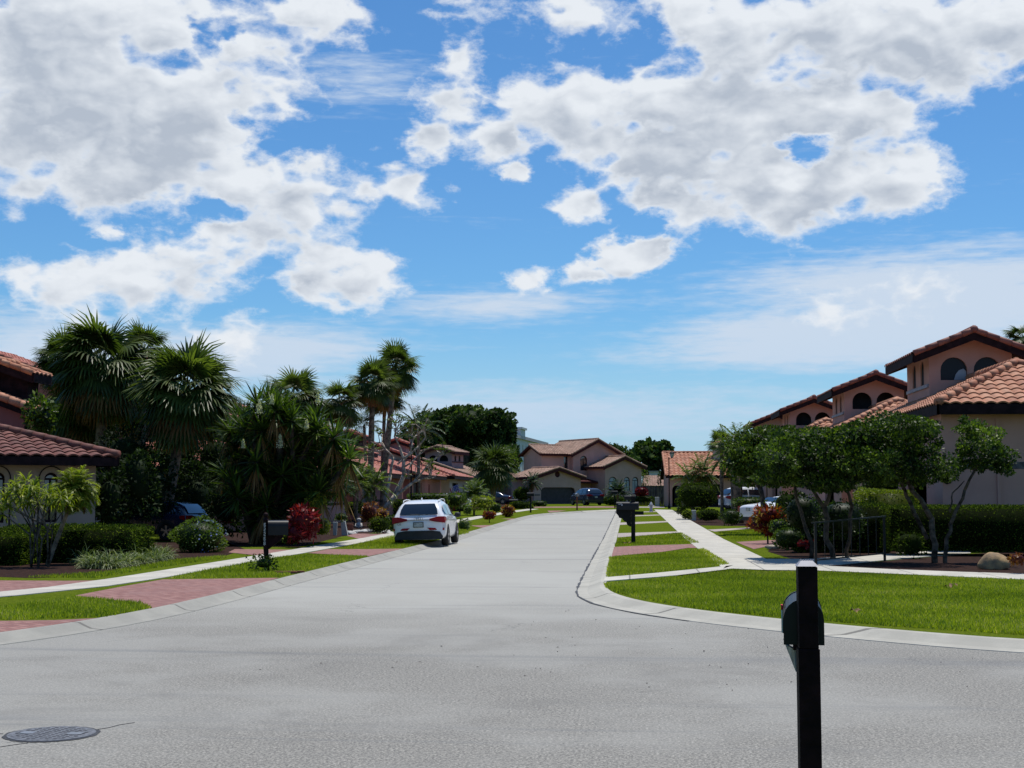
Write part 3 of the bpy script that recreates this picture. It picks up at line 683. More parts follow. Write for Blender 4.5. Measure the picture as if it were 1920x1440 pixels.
def tower(root, x0, x1, y0, y1, zb, ze, pitch, ov, wall, trim, tile, side='L', arches=True, ball=True, seed=1, zf=None, farch=None, sarch=None):
    """gabled belvedere, ridge along Y. side: which X face carries two slender arches"""
    cx = (x0+x1)/2; hw = (x1-x0)/2; zp = ze+pitch*hw; t = .16
    o = [(x0, zb), (x1, zb), (x1, ze), (cx, zp), (x0, ze)]
    w = (x1-x0)*.325; zf0, zf1 = farch or (zb+.65, zb+1.5)
    fh = [arch(cx-(x1-x0)*.2, w, zf0, zf1), arch(cx+(x1-x0)*.2, w, zf0, zf1)] if arches else []
    m = MB(); m.panel(o, fh, FY(y0), t); m.panel(o, fh, lambda u, ww, d: (u, y1-d, ww), t)
    s0, s1 = sarch or (zb+.4, zb+1.3); L = y1-y0
    ss = [(y0+L*.30, .62), (y0+L*.66, .62)]
    def sidew(xx, fn, holes):
        sgn = -1 if fn is FXn else 1
        oo = [(min(sgn*(y0+t), sgn*(y1-t)), zb), (max(sgn*(y0+t), sgn*(y1-t)), zb), (max(sgn*(y0+t), sgn*(y1-t)), ze), (min(sgn*(y0+t), sgn*(y1-t)), ze)]
        hh = [arch(sgn*c, ww, s0, s1) for c, ww in ss] if holes else []
        m.panel(oo, hh, fn(xx), .05)
    sidew(x0, FXn, side == 'L' and arches); sidew(x1, FXp, side == 'R' and arches)
    tw = m.build('tower', wall, root)
    if arches:
        q = MB(); q.box(x0+.10, x1-.10, y0+.9, y1-.25, zb, ze-.02); q.box(x0+.055, x0+.08, y0+.2, y1-.25, zb, ze-.03); io = q.build('interior', 'dark_interior', root); io.parent = tw
    if side and arches:
        q = MB(); xs = (x0-.07, x0+.0) if side == 'L' else (x1-.0, x1+.07)
        q.box(xs[0], xs[1], y0+.1, y1-.1, s0-.16, s0-.04); so_ = q.build('sill', 'light_sill' if side == 'L' else trim, root); so_.parent = tw
    # roof: deck, trim, tiles
    ya, yb = y0-ov, y1+ov; zo = ze-pitch*ov+.16; xa, xb = x0-ov, x1+ov; zt = zp+.16
    dk = MB()
    for sg, xe in ((1, xa), (-1, xb)):
        slab(dk, [(xe, ya, zo), (cx, ya, zt), (cx, yb, zt), (xe, yb, zo)] if sg > 0 else [(cx, ya, zt), (xe, ya, zo), (xe, yb, zo), (cx, yb, zt)], .15)
    for yy in (ya-.03, yb-.03):
        for xe in (xa, xb):
            dk.add([(xe, yy, zo+.03), (cx, yy, zt+.03), (cx, yy, zt-.33), (xe, yy, zo-.33), (xe, yy+.06, zo+.03), (cx, yy+.06, zt+.03), (cx, yy+.06, zt-.33), (xe, yy+.06, zo-.33)],
                   [(0,1,2,3),(7,6,5,4),(0,4,5,1),(3,2,6,7),(0,3,7,4),(1,5,6,2)])
    for xe, s in ((xa, -1), (xb, 1)): dk.box(min(xe, xe+s*.05), max(xe, xe+s*.05), ya, yb, zo-.30, zo+.02)
    do = dk.build('tower_roof', trim, root)
    tl = MB()
    tileroof(tl, [(xa-.05, yb, zo), (xa-.05, ya, zo), (cx, ya, zt), (cx, yb, zt)], seed=seed); tileroof(tl, [(xb+.05, ya, zo), (xb+.05, yb, zo), (cx, yb, zt), (cx, ya, zt)], seed=seed+1)
    to = tl.build('roof_tiles', tile, root); to.parent = do
    cp = MB()
    for xe in (xa, xb):
        for yy in (ya, yb): caps(cp, (xe, yy, zo+.04), (cx, yy, zt+.06), .12, .44, seed)
    caps(cp, (cx, ya, zt+.10), (cx, yb, zt+.10), .14, .42, seed, ball=ball)
    co = cp.build('ridge_tiles', tile, root, smooth=True); co.parent = do
    return tw
def hiproof(root, x0, x1, y0, y1, z, pitch, tile, trim, front=True, back=False, seed=1, fas=.3):
    """hip at the front (low y); back gable unless back=True"""
    hw = (x1-x0)/2; cx = (x0+x1)/2; zr = z+pitch*hw; yf = y0+(hw if front else 0); yb = y1-(hw if back else 0)
    dk = MB()
    planes = [[(x0, y1, z), (x0, y0, z), (cx, yf, zr), (cx, yb, zr)], [(x1, y0, z), (x1, y1, z), (cx, yb, zr), (cx, yf, zr)]]
    if front: planes.append([(x0, y0, z), (x1, y0, z), (cx, yf, zr)])
    if back: planes.append([(x1, y1, z), (x0, y1, z), (cx, yb, zr)])
    for p in planes: slab(dk, p, .12)
    for a, b in (((x0, y0), (x1, y0)), ((x0, y0), (x0, y1)), ((x1, y0), (x1, y1))):
        dk.box(min(a[0], b[0])-.03, max(a[0], b[0])+.03, min(a[1], b[1])-.03, max(a[1], b[1])+.03, z-fas, z-.005)
    if False: pass
    do = dk.build('roof', trim, root)
    tl = MB()
    for i, p in enumerate(planes): tileroof(tl, [(a, b, c+.01) for a, b, c in p], seed=seed+i)
    to = tl.build('roof_tiles', tile, root); to.parent = do
    cp = MB()
    if front:
        for xe in (x0, x1): caps(cp, (xe, y0, z+.08), (cx, yf, zr+.08), .15, .44, seed)
    caps(cp, (cx, yf, zr+.1), (cx, yb, zr+.1), .15, .44, seed)
    co = cp.build('ridge_tiles', tile, root, smooth=True); co.parent = do
    return do
def wallbox(root, name, wall, x0, x1, y0, y1, z0, z1, front=(), left=(), right=(), t=.2):
    """four walls with openings (lists of outlines) in the -Y, -X and +X faces"""
    m = MB(); m.panel(rect(x0, x1, z0, z1), front, FY(y0), t); m.panel(rect(x0, x1, z0, z1), [], lambda u, w, d: (u, y1-d, w), t)
    m.panel(rect(-y1+t, -y0-t, z0, z1), left, FXn(x0), t); m.panel(rect(y0+t, y1-t, z0, z1), right, FXp(x1), t)
    return m.build(name, wall, root)
def lining(root, x0, x1, y0, y1, z0, z1):
    m = MB(); m.box(x0, x1, y0, y1, z0, z1); return m.build('interior', 'dark_interior', root)
def frieze(root, segs, z, h=.22):
    m = MB()
    for a, b in segs:
        (x0, y0), (x1, y1) = a, b; L = math.hypot(x1-x0, y1-y0); dx, dy = (x1-x0)/L, (y1-y0)/L; nx, ny = dy, -dx
        def P(s, o, zz): return (x0+dx*s+nx*o, y0+dy*s+ny*o, zz)
        def bx(s0, s1, z0, z1, o):
            vs = [P(s0, 0, z0), P(s1, 0, z0), P(s1, 0, z1), P(s0, 0, z1), P(s0, o, z0), P(s1, o, z0), P(s1, o, z1), P(s0, o, z1)]
            m.add(vs, [(0,1,2,3),(7,6,5,4),(0,4,5,1),(3,2,6,7),(0,3,7,4),(1,5,6,2)])
        bx(0, L, z, z+.045, .02); bx(0, L, z+h-.045, z+h, .02); bx(0, L, z+.046, z+h-.046, .006)
        k = int(L/.24)
        for i in range(k): bx(i*.24+.05, i*.24+.19, z+.06, z+h-.06, .016)
    return m.build('frieze', 'frieze_tile', root)
def house_R(y, label, wall='pink_stucco', dx=0., detail=True, gz=None):
    z0 = (terr(y+8)+.1) if gz is None else gz
    X0, X1 = 9.92+dx, 15.9+dx; Y0, Y1 = y, y+17.6; E = 4.45+z0*.9
    rt = thing('terrace_house', ((X0+X1)/2, (Y0+Y1)/2, z0), label, 'house', 'terracotta roofed houses along the right side')
    fo = [rect(X0+2.4, X0+3.6, z0+.9, z0+2.0)] if False else []
    lf = [rect(-(Y0+5.4), -(Y0+2.4), z0+.02, z0+2.5), arch(-(Y0+9), 1.0, z0+.9, z0+2.5)]
    wallbox(rt, 'wall', wall, X0, X1, Y0, Y1, z0, E, fo, lf)
    lining(rt, X0+1.4, X1-.4, Y0+.5, Y1-.5, z0, E-.3)
    pb = MB(); pb.box(X1+.01, X1+7.5, Y0+1.1, Y1, z0, E-.2); pb.build('side_wing', wall, rt)
    gd = MB(); gd.box(X0+.75, X0+.82, Y0+2.45, Y0+5.35, z0+.02, z0+2.48); g = gd.build('garage_door', 'pink_door', rt)
    window_part(rt, -(Y0+9.5), -(Y0+8.5), z0+.9, z0+2.5, FXn(X0))
    frieze(rt, [((X0, Y0), (X1, Y0)), ((X0, Y0+17.5), (X0, Y0+5.6))], z0+2.55)
    pil = MB(); pil.box(X0+1.68, X0+1.78, Y0-.05, Y0+.0, z0, E-.3); pil.build('downpipe', 'grey_stucco' if False else wall, rt)
    hiproof(rt, X0-.25, X1+.45, Y0-.75, Y1+.5, E+.12, .46, 'orange_tile', 'brown_trim', seed=int(y), fas=.32)
    wr = MB(); slab(wr, [(X1+.3, Y0+.6, E), (X1+8, Y0+.6, E), (X1+8, Y1, E+1.2), (X1+.3, Y1, E+1.2)], .15); wr.build('wing_roof', 'brown_trim', rt)
    tower(rt, 11.5+dx, 14.6+dx, y+9, y+13.2, z0+4.5, z0+7.14, .38, .70, wall, 'brown_trim', 'deep_tile', 'L', seed=int(y)+5, farch=(z0+6.1, z0+6.98), sarch=(z0+6.0, z0+6.95))
    if y < 50:
        for sx_ in (-1, 1):
            cx_ = (11.5+14.6)/2+dx+sx_*.62; w_ = 1.0
            q = MB(); q.panel(arch(cx_, w_, z0+6.1, z0+6.98), [], lambda u, w, d: (u, y+9.12+d, w), .02); wo = q.build('belvedere_window', 'dim_glass', rt)
            q = MB(); q.panel([(cx_+.02, z0+6.12), (cx_+w_/2-.02, z0+6.12), (cx_+w_/2-.02, z0+6.45), (cx_+.38, z0+6.55), (cx_+.2, z0+6.48), (cx_+.08, z0+6.32)], [], lambda u, w, d: (u, y+9.105+d, w), .01); co_ = q.build('curtain', 'blind', rt); co_.parent = wo
        q = MB(); q.lathe((X0+.12, Y0-.14, 2.35), [(.03, -.18), (.10, -.14), (.12, .10), (.04, .2), (.01, .26)], 6); q.box(X0+.09, X0+.15, Y0-.14, Y0, 2.48, 2.52); q.build('wall_lantern', 'black_paint', rt)
        q = MB(); q.box(X1-3.35, X1-3.27, Y0-.02, Y0-.0, z0, E-.05); q.build('wall_joint', 'dark_interior', rt)
    return rt
RN = [('tall pink stucco house nearest on the right, orange barrel tiles above the clipped hedge', 45), ('pink stucco house with arched belvedere second from the near right corner', 65),
      ('pink stucco house whose belvedere shows third from the near right corner', 85), ('fourth house on the right, its low gable peeking just above the leafy palm', 105)]
for i, (lb, y) in enumerate(RN):
    h = house_R(y, lb, ['pink_stucco', 'pink_stucco', 'pink_stucco', 'beige_stucco'][i], [0, -.15, -.7, -1.0][i])
def house_L(y, label, wall, tile, twall, dx=0., dep=17.8, rot=0., wing=True, upper=True, wins=(1.23, 2.66, 4.4, 6.2)):
    z0 = terr(y+6)+.1; X1 = -16.5+dx; X0 = X1-14; Y0, Y1 = y, y+dep; E = 2.9+z0-.1
    rt = thing('courtyard_house', ((X0+X1)/2, (Y0+Y1)/2, z0), label, 'house', 'low courtyard houses along the left side')
    cs = [X1-q for q in wins]
    if wing:
        fr = [arch(c, .40, z0+.9, z0+2.42) for c in cs]
        wallbox(rt, 'wall', wall, X0, X1, Y0, Y1, z0, E, fr, [], [rect(Y0+2, Y0+6.3, z0+.02, z0+2.3)]+([rect(Y0+10, Y0+11.2, z0+.8, z0+2.2)] if dep > 12 else []))
        for c in cs:
            window_part(rt, c-.20, c+.20, z0+.9, z0+2.42, FY(Y0), True, d=.12)
            md = MB(); o = arch(c, .74, z0+.3, z0+2.62, 14); inn = arch(c, .68, z0+.3, z0+2.59, 14)
            md.panel(o, [inn], lambda u, w, d: (u, Y0-.03+d, w), .03); md.build('arch_moulding', 'brown_trim', rt)
        lining(rt, X0+.6, X1-.6, Y0+.6, Y1-.6, z0, E-.3)
        gd = MB(); gd.box(X1-.5, X1-.4, Y0+2.05, Y0+6.25, z0+.02, z0+2.28); gd.build('garage_door', 'dark_door', rt)
        hiproof(rt, X0, X1+.5, Y0-.7, Y1, E+.08, .30, tile, 'brown_trim', seed=int(y)+3, fas=.26)
        fz = MB(); fz.box(X1, X1+.02, Y0+6.4, Y1, z0+1.05, z0+1.18); fz.build('belt_course', 'brown_trim', rt)
    if upper:
        UD = 5.6 if not wing else 8.5
        # raised rear part with its raking parapet tiles, and the small tower
        bx1 = X1-4.3; m = MB(); zt = z0+4.55
        m.panel([(bx1-12, z0+2), (bx1, z0+2), (bx1, zt), (bx1-12, zt+4.3)], [], FY(Y0+4.6), .2)
        m.panel([(Y0+4.8, z0+2), (Y0+UD, z0+2), (Y0+UD, zt), (Y0+4.8, zt)], [], FXp(bx1), .2); m.build('upper_wall', 'rose_stucco' if twall == 'brown_trim' else wall, rt)
        dk = MB(); a = (bx1+.35, Y0+4.2, zt+.1); b = (bx1-12, Y0+4.2, zt+4.5); slab(dk, [b, a, (bx1+.35, Y0+UD, zt+.1), (bx1-12, Y0+UD, zt+4.5)], .28); do = dk.build('upper_roof', 'brown_trim', rt)
        tl = MB(); tileroof(tl, [(bx1+.4, Y0+4.2, zt+.12), (bx1+.4, Y0+UD, zt+.12), (bx1-12, Y0+UD, zt+4.55), (bx1-12, Y0+4.2, zt+4.55)], seed=9); q = tl.build('roof_tiles', 'orange_tile' if tile == 'brown_tile' else tile, rt); q.parent = do
        cp = MB(); caps(cp, (a[0], a[1]-.03, a[2]+.06), (b[0], b[1]-.03, b[2]+.06), .15, .44, 5); q = cp.build('ridge_tiles', 'orange_tile' if tile == 'brown_tile' else tile, rt, smooth=True); q.parent = do
        tx = X1-5.95
        tower(rt, tx-.95, tx+.95, Y0+6.1, Y0+(7.0 if not wing else 8.4), z0+3.2, z0+5.99, .33, .32, twall, 'brown_trim', 'orange_tile' if tile == 'brown_tile' else tile, 'R', arches=False, seed=int(y)+8)
    if rot:
        q = Vector((rt.location.x-X1, rt.location.y-Y0, 0)); q.rotate(Matrix.Rotation(rot, 3, 'Z')); rt.location = (X1+q.x, Y0+q.y, rt.location.z); rt.rotation_euler = (0, 0, rot)
    return rt
house_L(42, 'low house nearest on the left with plum brown tiles and arched wall mouldings', 'beige_stucco', 'brown_tile', 'brown_trim', dep=8, rot=R(35), upper=False, wins=(1.35, 2.9, 4.5, 6.2))
house_L(42, 'upper storey house with orange rake tiles and small dark belvedere at the left edge', 'rose_stucco', 'brown_tile', 'brown_trim', dep=8, wing=False)
house_L(62.7, 'shaded courtyard house half hidden behind the big cabbage palms', 'pink_stucco', 'red_tile', 'brown_trim')
house_L(83.4, 'rose pink courtyard house with sunlit corner behind the yucca clump', 'rose_stucco', 'red_tile', 'brown_trim')
house_L(104.1, 'red tiled house behind the bare branching tree on the left', 'rose_stucco', 'red_tile', 'brown_trim')
h = house_L(124.8, 'cream house end with slim slot windows beside the flag', 'cream_stucco', 'red_tile', 'mauve_stucco', .4)
# low garden wall in front of the nearest left house
xw_ = AX(108, 38); m = MB(); m.box(-19, xw_, 37.9, 38.1, terr(38)+.1, .86); m.box(-19.05, xw_+.05, 37.86, 38.14, .86, .92)
tag(m.build('garden_wall', 'beige_stucco', bevel=.01), 'low cream garden wall behind the left corner hedge', 'wall')
# ---- two storey house at the far end, turned to the right
def far_house():
    z0 = .78; px0, Y0 = 1001, 160.; ox = AX(px0, Y0); th = R(33); co, si = math.cos(th), math.sin(th)
    rt = thing('two_storey_house', (ox, Y0, z0), 'two storey beige house with wide dark garage door at the street end', 'house')
    # local frame baked by rotating the root: build children in a straight frame around the same origin
    def L(u, v, z=0): return (ox+u, Y0+v, z)
    Z = lambda py: z0+(941.5-py)/16.2
    def gable(name, u0, u1, v0, v1, ez, pz, wall, openings=(), zb=z0, ov=.5, leftopen=()):
        c = (u0+u1)/2; m = MB()
        m.panel([(ox+u0, zb), (ox+u1, zb), (ox+u1, ez), (ox+c, pz), (ox+u0, ez)], openings, FY(Y0+v0), .2)
        m.panel([(ox+u0, zb), (ox+u1, zb), (ox+u1, ez), (ox+c, pz), (ox+u0, ez)], [], lambda u, w, d: (u, Y0+v1-d, w), .2)
        m.panel(rect(-(Y0+v1-.2), -(Y0+v0+.2), zb, ez), leftopen, FXn(ox+u0), .2); m.panel(rect(Y0+v0+.2, Y0+v1-.2, zb, ez), [], FXp(ox+u1), .2)
        w = m.build(name, wall, rt)
        p = (pz-ez)/((u1-u0)/2); eo = ez-p*ov+.1; po = pz+.1; dk = MB()
        va, vb = v0-.45, v1+.1
        for ue in (u0-ov, u1+ov):
            slab(dk, [L(ue, va, eo), L(c, va, po), L(c, vb, po), L(ue, vb, eo)], .2)
            a, b = L(ue, va-.04, eo), L(c, va-.04, po)
            dk.add([a, b, (b[0], b[1], b[2]-.36), (a[0], a[1], a[2]-.36), (a[0], a[1]+.08, a[2]), (b[0], b[1]+.08, b[2]), (b[0], b[1]+.08, b[2]-.36), (a[0], a[1]+.08, a[2]-.36)], [(0,1,2,3),(7,6,5,4),(0,4,5,1),(3,2,6,7),(0,3,7,4),(1,5,6,2)])
        do = dk.build('roof', 'red_trim', rt); tl = MB()
        tileroof(tl, [L(u0-ov, vb, eo+.02), L(u0-ov, va, eo+.02), L(c, va, po+.02), L(c, vb, po+.02)], seed=2); tileroof(tl, [L(u1+ov, va, eo+.02), L(u1+ov, vb, eo+.02), L(c, vb, po+.02), L(c, va, po+.02)], seed=3)
        for ue in (u0-ov, u1+ov): caps(tl, L(ue, va, eo+.08), L(c, va, po+.08), .11, .45)
        caps(tl, L(c, va, po+.12), L(c, vb, po+.12), .12, .45)
        q = tl.build('roof_tiles', 'tan_tile', rt); q.parent = do
        return w
    W = 'far_stucco'
    gz = Z(911)
    gdo = [(ox+.95, z0+.02), (ox+5.55, z0+.02), (ox+5.55, gz-.45), (ox+5.43, gz-.13), (ox+5.1, gz), (ox+1.4, gz), (ox+1.07, gz-.13), (ox+.95, gz-.45)]
    gable('garage_wing', 0, 6.3, 0, 6, Z(891.5), Z(876), W, [gdo, [(ox+3.15+.36*math.cos(k*math.pi/6), Z(886.5)+.36*math.sin(k*math.pi/6)) for k in range(12)]])
    m = MB(); m.box(ox+.9, ox+5.6, Y0+.35, Y0+.42, z0, gz+.05)
    for k in range(4): m.box(ox+.9, ox+5.6, Y0+.33, Y0+.35, z0+.3+k*.5, z0+.32+k*.5)
    m.build('garage_door', 'dark_door', rt)
    m = MB(); m.box(ox+2.7, ox+3.6, Y0+.12, Y0+.16, Z(893), Z(880)); m.build('round_vent', 'red_trim', rt)
    W1 = [rect(ox+9.9, ox+10.75, Z(879), Z(852))]
    gable('main_wing', 8.25, 14.95, 5, 14, 6.80, 8.45, W, [arch(ox+9.75, .95, 4.75, 6.55)])
    window_part(rt, ox+9.75-.475, ox+9.75+.475, 4.75, 6.55, FY(Y0+5), True)
    # cross wing with its gable end to the left
    u0, u1, v0, v1 = 4.3, 8.23, 5.8, 10.3; ez, pz = 6.80, 7.72; c = (v0+v1)/2; m = MB()
    m.panel([(-(Y0+v1), z0), (-(Y0+v0), z0), (-(Y0+v0), ez), (-(Y0+c), pz), (-(Y0+v1), ez)], [], FXn(ox+u0), .2)
    m.panel(rect(ox+u0+.2, ox+u1, z0, ez), [rect(ox+7.4, ox+7.95, 4.9, 6.45)], FY(Y0+v0), .2); m.build('cross_wing', W, rt)
    window_part(rt, ox+7.4, ox+7.95, 4.9, 6.45, FY(Y0+v0), False)
    dk = MB(); slab(dk, [L(u0-.5, v0-.5, ez-.1), L(u1, v0-.5, ez-.1), L(u1, c, pz+.12), L(u0-.5, c, pz+.12)], .22); slab(dk, [L(u1, v1+.4, ez-.1), L(u0-.5, v1+.4, ez-.1), L(u0-.5, c, pz+.12), L(u1, c, pz+.12)], .22); do = dk.build('roof', 'red_trim', rt)
    tl = MB(); tileroof(tl, [L(u0-.5, v0-.55, ez-.08), L(u1, v0-.55, ez-.08), L(u1, c, pz+.14), L(u0-.5, c, pz+.14)]); caps(tl, L(u0-.5, c, pz+.2), L(u1, c, pz+.2), .12); caps(tl, L(u0-.5, v0-.5, ez), L(u0-.5, c, pz+.18), .11); q = tl.build('roof_tiles', 'tan_tile', rt); q.parent = do
    # lower left lean-to
    m = MB(); m.panel(rect(ox-1.6, ox-.02, z0, Z(893)), [], FY(Y0+2.5), .2); m.panel(rect(-(Y0+8), -(Y0+2.7), z0, Z(893)), [], FXn(ox-1.6), .2); m.build('side_wing', W, rt)
    dk = MB(); slab(dk, [L(-2, 2.1, Z(893.5)), L(.2, 2.1, Z(893.5)), L(.2, 6.4, Z(882)), L(-2, 6.4, Z(882))], .2); do = dk.build('roof', 'red_trim', rt)
    tl = MB(); tileroof(tl, [L(-2, 2.1, Z(893)), L(.2, 2.1, Z(893)), L(.2, 6.4, Z(881.5)), L(-2, 6.4, Z(881.5))]); q = tl.build('roof_tiles', 'tan_tile', rt); q.parent = do
    # right wing with three arched windows
    ops = [(11.4, 1.15, 916), (13.4, .85, 918), (14.6, .85, 924)]
    gable('right_wing', 10.3, 15.5, 1, 4.98, 5.22, 6.28, W, [arch(ox+a, w, Z(b), Z(890)) for a, w, b in ops])
    for a, w, b in ops: window_part(rt, ox+a-w/2, ox+a+w/2, Z(b), Z(890), FY(Y0+1), True, glass='blind')
    # entry between the wings
    m = MB(); m.panel(rect(ox+6.32, ox+10.28, z0, Z(898)), [rect(ox+7.2, ox+8.5, z0+.02, Z(907))], FY(Y0+4.2), .2); m.build('entry_wall', W, rt)
    m = MB(); m.box(ox+7.2, ox+8.5, Y0+4.32, Y0+4.38, z0+.02, Z(907)); dd = m.build('door', 'dark_door', rt)
    m = MB(); slab(m, [L(6.3, 2.6, Z(899)), L(10.29, 2.6, Z(899)), L(10.29, 5, Z(893)), L(6.3, 5, Z(893))], .25); m.build('porch_roof', 'red_trim', rt)
    lining(rt, ox+8.7, ox+14.5, Y0+5.6, Y0+13, z0, 6.7); m = MB(); m.box(ox+10.7, ox+15.2, Y0+1.5, Y0+4.7, z0, 5.1); m.build('interior', 'dark_interior', rt)
    m = MB()
    for a, b in ((.0, .8), (5.7, 6.3), (10.3, 10.7), (13.88, 14.12), (15.08, 15.5)): m.box(ox+a, ox+b, Y0+(-.03 if a < 7 else .97), Y0+(0 if a < 7 else 1.0), Z(926.5), Z(924))
    m.build('frieze', 'frieze_tile', rt)
    rt.rotation_euler = (0, 0, th)
    return rt
far_house()
# ---- mauve house with small belvedere on the far left
def mauve_house():
    z0 = .68; Y0 = 157.; k = Y0/FP
    X = lambda px: AX(px, Y0); Zf = lambda py: AZ(py, Y0)
    rt = thing('gabled_house', (X(880), Y0, z0), 'mauve house with long raking roof and arched belvedere at far left', 'house')
    m = MB(); m.panel([(X(735), z0), (X(905), z0), (X(905), Zf(899)), (X(790), Zf(862)), (X(735), Zf(875))], [], FY(Y0), .2)
    m.panel(rect(Y0+.2, Y0+7, z0, Zf(901)), [arch(Y0+4.2, .7, z0+1.0, z0+2.5)], FXp(X(905)), .2); m.build('wall', 'mauve_stucco', rt)
    dk = MB(); a = (X(919), Y0-.5, Zf(903)); b = (X(790), Y0-.5, Zf(860)); slab(dk, [b, a, (a[0], Y0+8, a[2]), (b[0], Y0+8, b[2])], .3)
    c = (X(730), Y0-.5, Zf(876)); slab(dk, [c, b, (b[0], Y0+8, b[2]), (c[0], Y0+8, c[2])], .3); do = dk.build('roof', 'red_trim', rt)
    tl = MB(); tileroof(tl, [(a[0], a[1], a[2]+.02), (a[0], Y0+8, a[2]+.02), (b[0], Y0+8, b[2]+.02), (b[0], b[1], b[2]+.02)]); caps(tl, (a[0], a[1], a[2]+.1), (b[0], b[1], b[2]+.1), .13)
    q = tl.build('roof_tiles', 'tan_tile', rt); q.parent = do
    m = MB(); m.box(X(862), X(919), Y0-.2, Y0-.02, z0, Zf(903)-.4) if False else m.box(X(908), X(918), Y0+1, Y0+5, z0, z0+.05); m.build('step', 'pale_stone', rt)
    tower(rt, X(787), X(841), Y0+.7, Y0+4.6, Zf(880), Zf(846), .30, .5, 'mauve_stucco', 'red_trim', 'tan_tile', 'R', seed=4, farch=(Zf(864), Zf(852)), sarch=(Zf(863), Zf(851.5)), ball=False)
    rt.rotation_euler = (0, 0, R(-13))
mauve_house()
# ---- orange tiled house on the right at the street's end
def orange_house():
    Y0 = 136.; z0 = terr(Y0)+.1; X = lambda px: AX(px, Y0); Zf = lambda py: AZ(py, Y0)
    rt = thing('tiled_house', (X(1300), Y0, z0), 'cream house under a broad bright orange tile roof behind the tall lamp', 'house')
    x0, x1 = X(1255), X(1400); ez = Zf(893); rz = AZ(850, Y0+6.0)
    m = MB(); m.panel(rect(x0, x1, z0, ez), [arch(X(1269), .9, z0+.02, z0+2.1), rect(X(1330), X(1352), z0+.02, z0+2.2)], FY(Y0), .2)
    m.panel([(-(Y0+12), z0), (-(Y0+.2), z0), (-(Y0+.2), ez), (-(Y0+6), rz-.1), (-(Y0+12), ez)], [], FXn(x0), .2); m.build('wall', 'pink_stucco', rt)
    m = MB(); m.box(x0+.5, x1, Y0+.5, Y0+11, z0, ez-.1); m.build('interior', 'dark_interior', rt)
    dk = MB(); slab(dk, [(x0-.35, Y0-.6, ez), (x1, Y0-.6, ez), (x1, Y0+6, rz), (x0-.35, Y0+6, rz)], .2); slab(dk, [(x1, Y0+12.6, ez), (x0-.35, Y0+12.6, ez), (x0-.35, Y0+6, rz), (x1, Y0+6, rz)], .2); do = dk.build('roof', 'brown_trim', rt)
    tl = MB(); tileroof(tl, [(x0-.35, Y0-.65, ez+.02), (x1, Y0-.65, ez+.02), (x1, Y0+6, rz+.02), (x0-.35, Y0+6, rz+.02)], tile=.42, course=.5, h=.09); caps(tl, (x0-.35, Y0+6, rz+.1), (x1, Y0+6, rz+.1), .14); caps(tl, (x0-.35, Y0-.6, ez+.06), (x0-.35, Y0+6, rz+.06), .13)
    q = tl.build('roof_tiles', 'orange_tile', rt); q.parent = do; rt.rotation_euler = (0, 0, R(1.2))
    m = MB(); m.box(X(1345), X(1366), Y0+4, Y0+5.1, ez+1, Zf(829)); ch = m.build('chimney', 'cream_stucco', rt)
    m = MB(); m.lathe(((X(1345)+X(1366))/2, Y0+4.55, Zf(829)), [(.85, 0), (.3, .45), (.02, .5)], 4); q = m.build('chimney_cap', 'orange_tile', rt); q.parent = ch
orange_house()
# ---- low roofs and apartment block behind
m = MB(); Y0 = 205.; z0 = .8
rt = thing('low_house', (AX(1222, Y0), Y0, z0), 'low house with pale terracotta roof glimpsed over the wooden fence', 'house')
m.box(AX(1205, Y0), AX(1245, Y0), Y0+3, Y0+12, z0, AZ(908, Y0)); m.build('wall', 'cream_stucco', rt)
t_ = MB(); tileroof(t_, [(AX(1203, Y0), Y0+2, AZ(911, Y0)), (AX(1247, Y0), Y0+2, AZ(911, Y0)), (AX(1247, Y0), Y0+8, AZ(892, Y0+8)), (AX(1209, Y0), Y0+8, AZ(892, Y0+8))], .4, .5); t_.build('roof', 'tan_tile', rt)
Y0 = 232.; rt = thing('white_building', (AX(1230, Y0), Y0, .8), 'pale grey flat building edge visible above the low terracotta roof', 'building')
m = MB(); m.box(AX(1217, Y0), AX(1246, Y0), Y0, Y0+8, .8, AZ(885, Y0)); m.build('wall', 'grey_stucco', rt); m = MB(); m.box(AX(1216, Y0), AX(1247, Y0), Y0-.2, Y0+8.2, AZ(885, Y0)+.01, AZ(883, Y0)); m.build('parapet', 'light_sill', rt)
